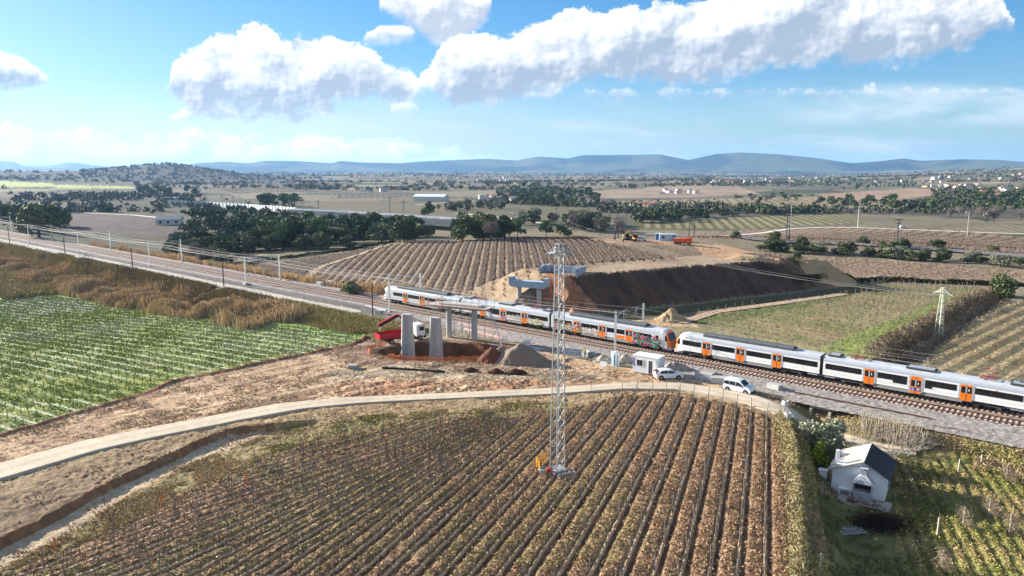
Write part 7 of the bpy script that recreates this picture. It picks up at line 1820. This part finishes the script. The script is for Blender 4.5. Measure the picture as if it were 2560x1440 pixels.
kk = s < 20.5; x, y, f, a, s = x[kk], y[kk], f[kk], a[kk], s[kk]; h = np.clip(rng.uniform(.25, 1.1, len(x)) * sst(s, 9, 12) * (1 - sst(s, 17, 21)), .1, 2); gg = fbm(x, y, 5, 2, 116)
blades(np.stack([x, y, hgt(x, y)], -1), h, .5, np.full(len(x), .07), srgb(124, 112, 82), srgb(192, 180, 124), 'bank_grass', 'dark tangled grass on the bank between pale path and green field', cat='grass')
x, y, f, a, s = reedfield(60000, -300, -140, 10.6, 16, .36, 3, 119)
blades(np.stack([x, y, hgt(x, y)], -1), rng.uniform(.2, .8, len(x)), .6, np.full(len(x), .08), srgb(120, 108, 76), srgb(190, 170, 124), 'path_edge_grass', 'low dry grass between pale path and reeds', cat='grass')
x, y, f, a, s = reedfield(80000, -430, -240, 12, 44, .3, 3, 117)
blades(np.stack([x, y, hgt(x, y)], -1), rng.uniform(.5, 1.6, len(x)), .5, np.full(len(x), .12), srgb(146, 138, 94), srgb(204, 186, 134), 'slope_scrub', 'green brown scrub on the slope at the left edge', cat='scrub')
# hedge along the ditch beyond the trains
def hedge(poly_pts, wdt, h, n, c0, c1_, label, q=(.55, .07), seed=1):
    P0 = [G(*p) for p in poly_pts]; L_ = [0]
    for a, b in zip(P0[:-1], P0[1:]): L_.append(L_[-1] + (b - a).length)
    t = rng.random(n) * L_[-1]; X = np.interp(t, L_, [p.x for p in P0]); Y = np.interp(t, L_, [p.y for p in P0])
    r1 = rng.normal(0, 1, n); r2 = rng.normal(0, 1, n); x = X + r1 * wdt * .38; y = Y + r2 * wdt * .38
    hh = h * np.exp(-(r1 ** 2 + r2 ** 2) / 5) * (.5 + fbm(x, y, 3.5, 3, seed)) * rng.random(n) ** .5
    o = quadobj('hedge', np.stack([x, y, hgt(x, y) + hh], -1), q[0], q[1], mixc(c0, c1_, rng.random(n)), TWIG, up=.4); tag(o, label, 'hedge'); return o
hedge([(2190, 895), (2250, 860), (2330, 815), (2420, 765), (2480, 738)], 3.4, 2.8, 26000, srgb(84, 74, 60), srgb(160, 144, 122), 'scrubby grey hedge along the ditch beyond the trains', seed=5)
hedge([(1990, 700), (2200, 702), (2560, 716)], 1.4, 1.2, 5000, srgb(60, 56, 40), srgb(100, 92, 66), 'low dark hedge along the far edge of the greenish field', q=(.7, .2), seed=7)
hedge([(1945, 1062), (1975, 1130), (1992, 1250), (2000, 1460)], 1.1, 2.3, 20000, srgb(96, 90, 60), srgb(186, 172, 132), 'shaggy pale green hedge between vineyard and garden', q=(.35, .06), seed=9)
hedge([(620, 662), (870, 626), (985, 606)], 1.0, 1.0, 3000, srgb(54, 50, 36), srgb(84, 76, 54), 'thin dark hedge left of the brown hill', q=(.6, .2), seed=8)
hedge([(2470, 765), (2400, 812), (2330, 862), (2275, 905)], 1.6, 1.3, 9000, srgb(120, 104, 92), srgb(176, 160, 146), 'pale purplish hedge on the near side of the ditch', q=(.5, .06), seed=10)

# ------------------------------------------------------------------ distance: houses, walls, roads, poles
HWH = mat('house_white', (.62, .60, .56), .8, .1, .3, obj_rand=.12); HTN = mat('house_tan', (.45, .34, .24), .8, .1, .3, obj_rand=.15); RTL = mat('roof_tile', (.26, .13, .09), .85, .15, .5); RGY = mat('roof_grey', (.30, .31, .33), .8, .1, .5)
hmesh = []
for wm_, rm_ in ((HWH, RTL), (HTN, RTL), (HWH, RGY)):
    for (w, d, h) in ((12, 9, 6), (9, 8, 4.5), (16, 9, 4)):
        m = MB(); m.prism([(-d / 2, -3), (d / 2, -3), (d / 2, h), (0, h + 1.6), (-d / 2, h)], -w / 2, w / 2, 'x', mi=0); m.prism([(-d / 2 - .4, h - .1), (0, h + 1.75), (d / 2 + .4, h - .1), (d / 2 + .4, h + .15), (0, h + 2.0), (-d / 2 - .4, h + .15)], -w / 2 - .3, w / 2 + .3, 'x', mi=1)
        for k in range(int(w / 3.2)): m.box((-w / 2 + 2 + k * 3.2, -d / 2 - .03, h * .6), (1.1, .06, 1.2), mi=2); m.box((-w / 2 + 2 + k * 3.2, d / 2 + .03, h * .6), (1.1, .06, 1.2), mi=2)
        o = m.build('house', [wm_, rm_, GLASS]); hmesh.append(o.data); bpy.data.objects.remove(o)
def village(poly, n, label, group, seed, kinds=(0, 1, 2, 3, 4, 5, 6, 7), sc=1.):
    rd_ = random.Random(seed); xs = [p[0] for p in poly]; ys = [p[1] for p in poly]; k = 0; made = []
    while k < n:
        x = rd_.uniform(min(xs), max(xs)); y = rd_.uniform(min(ys), max(ys))
        if not inpoly(np.array([x]), np.array([y]), poly)[0]: continue
        o = bpy.data.objects.new('house', hmesh[rd_.choice(kinds)]); COL.objects.link(o); p = G(x, y); o.location = p; o.rotation_euler.z = rd_.uniform(-.5, .5) + rd_.choice((0, 1.57)); s_2 = rd_.uniform(.7, 1.15) * sc; o.scale = (s_2, s_2, s_2); tag(o, label, 'house', group); made.append(o); k += 1
    by_left(made)
village([(1200, 497), (1260, 488), (1345, 492), (1345, 504), (1260, 506), (1200, 503)], 30, 'pale house in the village left of the dense wood', 'houses of the near village', 1, sc=.85)
village([(1560, 516), (1640, 512), (1645, 524), (1570, 526)], 9, 'white house of the farm above the vineyard hill', 'farm houses', 2, (0, 2, 0, 5), sc=.8)
village([(1650, 478), (1735, 474), (1740, 484), (1655, 488)], 12, 'small white house on the far slope right of the wood', 'houses on the far slope', 3, (0, 1, 2, 7), .8)
village([(1780, 451), (1935, 449), (1940, 458), (1780, 460)], 40, 'house of the far village at the foot of the hills', 'houses of the far village', 4)
village([(2300, 468), (2450, 462), (2450, 474), (2310, 480)], 16, 'house in the hamlet on the right rise', 'houses of the right hamlet', 5)
village([(2420, 486), (2560, 472), (2600, 490), (2470, 500)], 16, 'pale house at the right edge among pines', 'houses at the right edge', 6)
village([(1180, 452), (1330, 447), (1340, 455), (1190, 458)], 20, 'far white house left of centre in the plain', 'houses in the plain', 7)
village([(20, 440), (200, 436), (560, 446), (900, 452), (900, 462), (400, 458), (20, 448)], 34, 'far white house in the hazy left plain', 'houses in the left plain', 8)
village([(1000, 440), (2100, 440), (2100, 448), (1000, 448)], 34, 'tiny far house below the blue hills', 'houses below the hills', 9)
village([(2150, 450), (2560, 430), (2560, 452), (2200, 462)], 20, 'far house on the rising ground at right', 'houses on the right rise', 10)
village([(780, 474), (1060, 470), (1060, 482), (800, 486)], 5, 'farm building among dark trees in the middle plain', 'farms in the middle plain', 11)
root = empty('farmhouse', G(425, 560), .25, 'low white farmhouse before the scrub slope', 'farmhouse')
m = MB(); m.prism([(-5, -1), (5, -1), (5, 3.2), (0, 5), (-5, 3.2)], -8, 8, 'x'); m.build('wall', HWH, root); m = MB(); m.prism([(-5.4, 3.1), (0, 5.1), (5.4, 3.1), (5.4, 3.4), (0, 5.4), (-5.4, 3.4)], -8.3, 8.3, 'x'); m.build('roof', RGY, root)
for x in (-5, 0, 5): MB().box((x, -5.05, 1.6), (1.6, .1, 1.6)).build('window', GLASS, root)
root = empty('warehouse', G(1078, 503), -.3, 'white warehouse with a dark gable in the middle distance', 'warehouse')
m = MB(); m.prism([(-9, -2), (9, -2), (9, 6), (0, 9), (-9, 6)], -22, 22, 'x'); m.build('wall', HWH, root); MB().box((-22.1, 0, 3), (.2, 12, 6)).build('gate', DGREY, root)
m = MB(); m.prism([(-9.4, 5.9), (0, 9.1), (9.4, 5.9), (9.4, 6.3), (0, 9.5), (-9.4, 6.3)], -22.4, 22.4, 'x'); m.build('roof', WHITE_P, root)
# noise barrier and motorway viaduct
def wallrun(pts, h, th, n, name, label, cat, panel_m, post_m, dz=0., z0=None, posts=True):
    P0 = [G(*p) for p in pts]; root = empty(name, P0[0], 0, label, cat); L_ = [0]
    for a, b in zip(P0[:-1], P0[1:]): L_.append(L_[-1] + (b - a).length)
    t = np.linspace(0, L_[-1], n + 1); X = np.interp(t, L_, [p.x for p in P0]); Y = np.interp(t, L_, [p.y for p in P0]); Z = np.interp(t, L_, [p.z for p in P0]) + dz
    if z0 is not None: Z = np.full(n + 1, float(z0))
    o = P0[0]
    m = MB()
    for i in range(n):
        a = Vector((X[i], Y[i], Z[i] + h / 2)) - o; b = Vector((X[i + 1], Y[i + 1], Z[i + 1] + h / 2)) - o; m.bar(a, b, th, h); 
        if posts: MB().bar(a - Vector((0, 0, h / 2 + 2)), a + Vector((0, 0, h / 2 + .2)), th * 1.6 + .25).build('post', post_m, root)
    m.build('panels', panel_m, root); return root
wallrun([(420, 512), (520, 517), (620, 524), (742, 535)], 5.5, .3, 34, 'noise_barrier', 'long pale noise barrier of upright panels at left', 'noise barrier', mat('barrier_pale', (.50, .56, .60), .6, .1, .1), mat('barrier_post', (.22, .25, .28), .7))
wallrun([(738, 546), (850, 552), (960, 560), (1090, 570), (1190, 578)], 1.6, 9, 16, 'motorway_viaduct', 'low concrete motorway viaduct behind the wood', 'viaduct', mat('viaduct_conc', (.10, .10, .10), .85, .1, .2), CONC, dz=5.5)
wallrun([(738, 546), (850, 552), (960, 560), (1090, 570), (1190, 578)], .9, .2, 60, 'guard_rail', 'thin light guard rail along the motorway viaduct', 'guard rail', STEEL, STEEL, dz=7.3, posts=False)
PTH = mat('pale_track', srgb(214, 204, 184), .9, .1, .1); RL2 = mat('second_ballast', srgb(120, 114, 112), .95, .15, .3)
def path(pts, w, mm, name, dz=.25, n_=120, cross=3):
    P0 = np.array([G(*p)[:2] for p in pts]); d = np.concatenate([[0], np.cumsum(np.hypot(*np.diff(P0, axis=0).T))]); t = np.linspace(0, d[-1], n_); C_ = np.stack([np.interp(t, d, P0[:, 0]), np.interp(t, d, P0[:, 1])], -1)
    for _ in range(4): C_[1:-1] = (C_[:-2] + 2 * C_[1:-1] + C_[2:]) / 4
    T_ = np.gradient(C_, axis=0); T_ /= np.linalg.norm(T_, axis=1)[:, None]; N_ = np.stack([-T_[:, 1], T_[:, 0]], -1); k = np.linspace(-.5, .5, cross)[None, :, None] * w; Pn = C_[:, None] + N_[:, None] * k
    z = hgt(Pn[..., 0], Pn[..., 1]) + dz; idx = np.arange(n_ * cross).reshape(n_, cross); Fh = np.stack([idx[:-1, :-1], idx[:-1, 1:], idx[1:, 1:], idx[1:, :-1]], -1).reshape(-1, 4)
    V_ = np.concatenate([Pn, z[..., None]], -1).reshape(-1, 3); v = V_[Fh[0]]
    if np.cross(v[1] - v[0], v[2] - v[0])[2] < 0: Fh = Fh[:, ::-1]
    return tag(meshobj(name, V_, Fh, mm), kind='structure')
path([(1560, 582), (1700, 592), (1900, 602), (2137, 612), (2350, 626), (2560, 643), (2760, 660)], 11, RL2, 'second_railway', .5, 200, 5)
path([(1800, 592), (1900, 584), (1980, 572), (2060, 569), (2200, 572), (2400, 580), (2560, 586), (2700, 590)], 5, PTH, 'far_lane')
path([(135, 530), (220, 533), (330, 538), (400, 545)], 5, PTH, 'farm_track'); path([(1140, 534), (1220, 541), (1300, 550), (1370, 562)], 6, PTH, 'valley_road'); path([(1040, 513), (1120, 506), (1180, 505)], 4, PTH, 'valley_track')
path([(700, 706), (800, 668), (900, 636), (975, 612)], 2.2, mat('field_track', srgb(180, 156, 128), .9, .1, .3), 'field_track', .12)
path([(2140, 700), (2300, 704), (2560, 710)], 2.5, mat('field_track', srgb(180, 156, 128), .9, .1, .3), 'field_track', .12)
path([(1700, 808), (1790, 780), (1960, 757), (2112, 735)], 2.6, mat('field_track', srgb(180, 156, 128), .9, .1, .3), 'toe_track', .12)
car('parked_car', G(2257, 571) + Vector((0, 0, .3)), .1, 'pale car driving on the far lane at right', 'car', [(-2.1, .3), (-2.18, .7), (-1.95, 1.1), (-1.55, 1.42), (.1, 1.5), (1.15, 1.02), (2.12, .66), (2.15, .35)], 4.3, 1.8, [('side_window', [(-1.5, 1.02), (-1.3, 1.36), (.3, 1.36), (.98, 1.02)], 's')], CARW, (-1.33, 1.3), .96)
for i, (px, py) in enumerate(((1282, 541), (1300, 543), (1315, 545))): car('parked_van', G(px, py - 3) + Vector((0, 0, .4)), -.3, ('left', 'middle', 'right')[i] + ' of three white vans on the valley road', 'van', [(-2.0, .32), (-2.1, 1.2), (-1.95, 1.82), (.45, 1.78), (1.15, 1.16), (2.05, .8), (2.1, .36)], 4.8, 1.9, [('windscreen', [(1.12, 1.20), (.48, 1.76)], 'f')], CARW, (-1.3, 1.35), 1.05)
DP = mat('far_pole_dark', (.05, .045, .042), .8, .1); LP_ = mat('far_pole_pale', (.5, .49, .46), .7, .1)
for i, (px, py, h, pale, lb) in enumerate(((975, 540, 15, 0, 'dark line mast above the viaduct, leftmost'), (1010, 543, 13, 0, 'dark line mast above the viaduct, centre left'), (1148, 552, 14, 0, 'dark line mast beside the valley road, left of two'), (1168, 553, 12, 0, 'dark line mast beside the valley road, right of two'), (1722, 592, 12, 0, 'dark mast on the second railway above the orange truck, left'), (1735, 592, 14, 0, 'dark mast on the second railway above the orange truck, right'),
        (1965, 606, 13, 0, 'dark mast on the second railway in the middle of the brown field, left'), (1972, 603, 14, 0, 'dark mast on the second railway in the middle of the brown field, right'), (2242, 612, 11, 0, 'dark mast on the second railway at right'), (1976, 572, 16, 1, 'pale pole on the far lane bend'), (2144, 570, 14, 1, 'pale pole where the far lane straightens'), (2417, 592, 14, 1, 'pale pole on the brown field at the right'), (1390, 555, 12, 0, 'dark pole before the thicket'),
        (68, 498, 14, 1, 'pale mast at the far left of the scrub slope'), (148, 500, 12, 0, 'dark mast on the scrub slope, second from left'), (178, 500, 12, 0, 'dark mast on the scrub slope, third from left'), (238, 504, 12, 0, 'dark mast left of the far pine group'), (265, 504, 12, 0, 'dark mast below the far pine group'), (443, 507, 12, 0, 'dark mast at the barrier start'), (556, 515, 12, 0, 'dark mast behind the noise barrier, left'), (583, 516, 12, 0, 'dark mast behind the noise barrier, right'), (797, 538, 12, 0, 'dark mast left of the viaduct'))):
    p = G(px, py); m = MB(); m.tube((0, 0, -1), (0, 0, h), .28, .2, n=5); m.box((0, 0, h - .5), (4.5, .3, .3)); m.box((0, 0, h - 2), (3, .25, .25)); tag(m.build('line_mast', LP_ if pale else DP, loc=p, rz=.2 * (i % 3)), lb, 'mast', 'distant masts')
# farther trees as one mass
rg = np.random.default_rng(5); n_ = 42000; az = rg.uniform(-38, 38, n_); r0 = 620 * (12 ** rg.random(n_)); x = r0 * np.sin(np.radians(az)); y = r0 * np.cos(np.radians(az))
fidt, fedt = voro(x + (fbm(x, y, 90, 3, 61) - .5) * 40, y + (fbm(x, y, 90, 3, 62) - .5) * 40, 150, .35, .6, 31)
dn = sst(fbm(x, y, 260, 4, 201), .53, .66) * .5 + (fedt < .05) * sst(fbm(x, y, 400, 3, 205), .42, .62) * .8
hill = np.exp(-((r0 - 2900) / 600) ** 2) * (az < -22) * (az > -31); dn = np.maximum(dn, hill * .9)
X_, Y_ = proj(x, y, hgt(x, y)); k = (rg.random(n_) < dn) & (Y_ < 535) & ~((X_ > 1440) & (X_ < 2330) & (Y_ > 466) & (Y_ < 512)) & ~inpoly(X_, Y_, [(760, 500), (1230, 498), (1230, 510), (1500, 520), (1500, 560), (700, 545)]) & ~inpoly(X_, Y_, [(-10, 450), (340, 462), (340, 476), (-10, 470)]) & ~inpoly(X_, Y_, [(500, 476), (1240, 476), (1240, 500), (500, 500)])
x, y, r0 = x[k], y[k], r0[k]; q_ = 26; n = len(x); sc = rg.uniform(3.2, 6.5, n) * (1 + .0002 * r0); d = rg.normal(size=(n, q_, 3)); d /= np.linalg.norm(d, axis=2)[:, :, None]
P = np.stack([x, y, hgt(x, y)], -1)[:, None] + (d * np.array([.55, .55, .42]) + np.array([0, 0, .42])) * sc[:, None, None] * rg.uniform(.6, 1.1, (n, q_, 1))
P = P.reshape(-1, 3); sz = np.repeat(sc, q_) * .30; tt = np.repeat(rg.random(n), q_) * .6 + rg.random(n * q_) * .4
cl = mixc((.038, .060, .028), (.12, .145, .065), tt); bw = np.repeat(rg.random(n) < .25, q_); cl[bw] = mixc((.10, .085, .07), (.19, .17, .145), tt[bw])
o = quadobj('distant_trees', P, sz, sz * .8, cl, LEAF, rng_=rg); tag(o, 'hedgerow trees and copses scattered over the far plain', 'trees', kind='stuff')
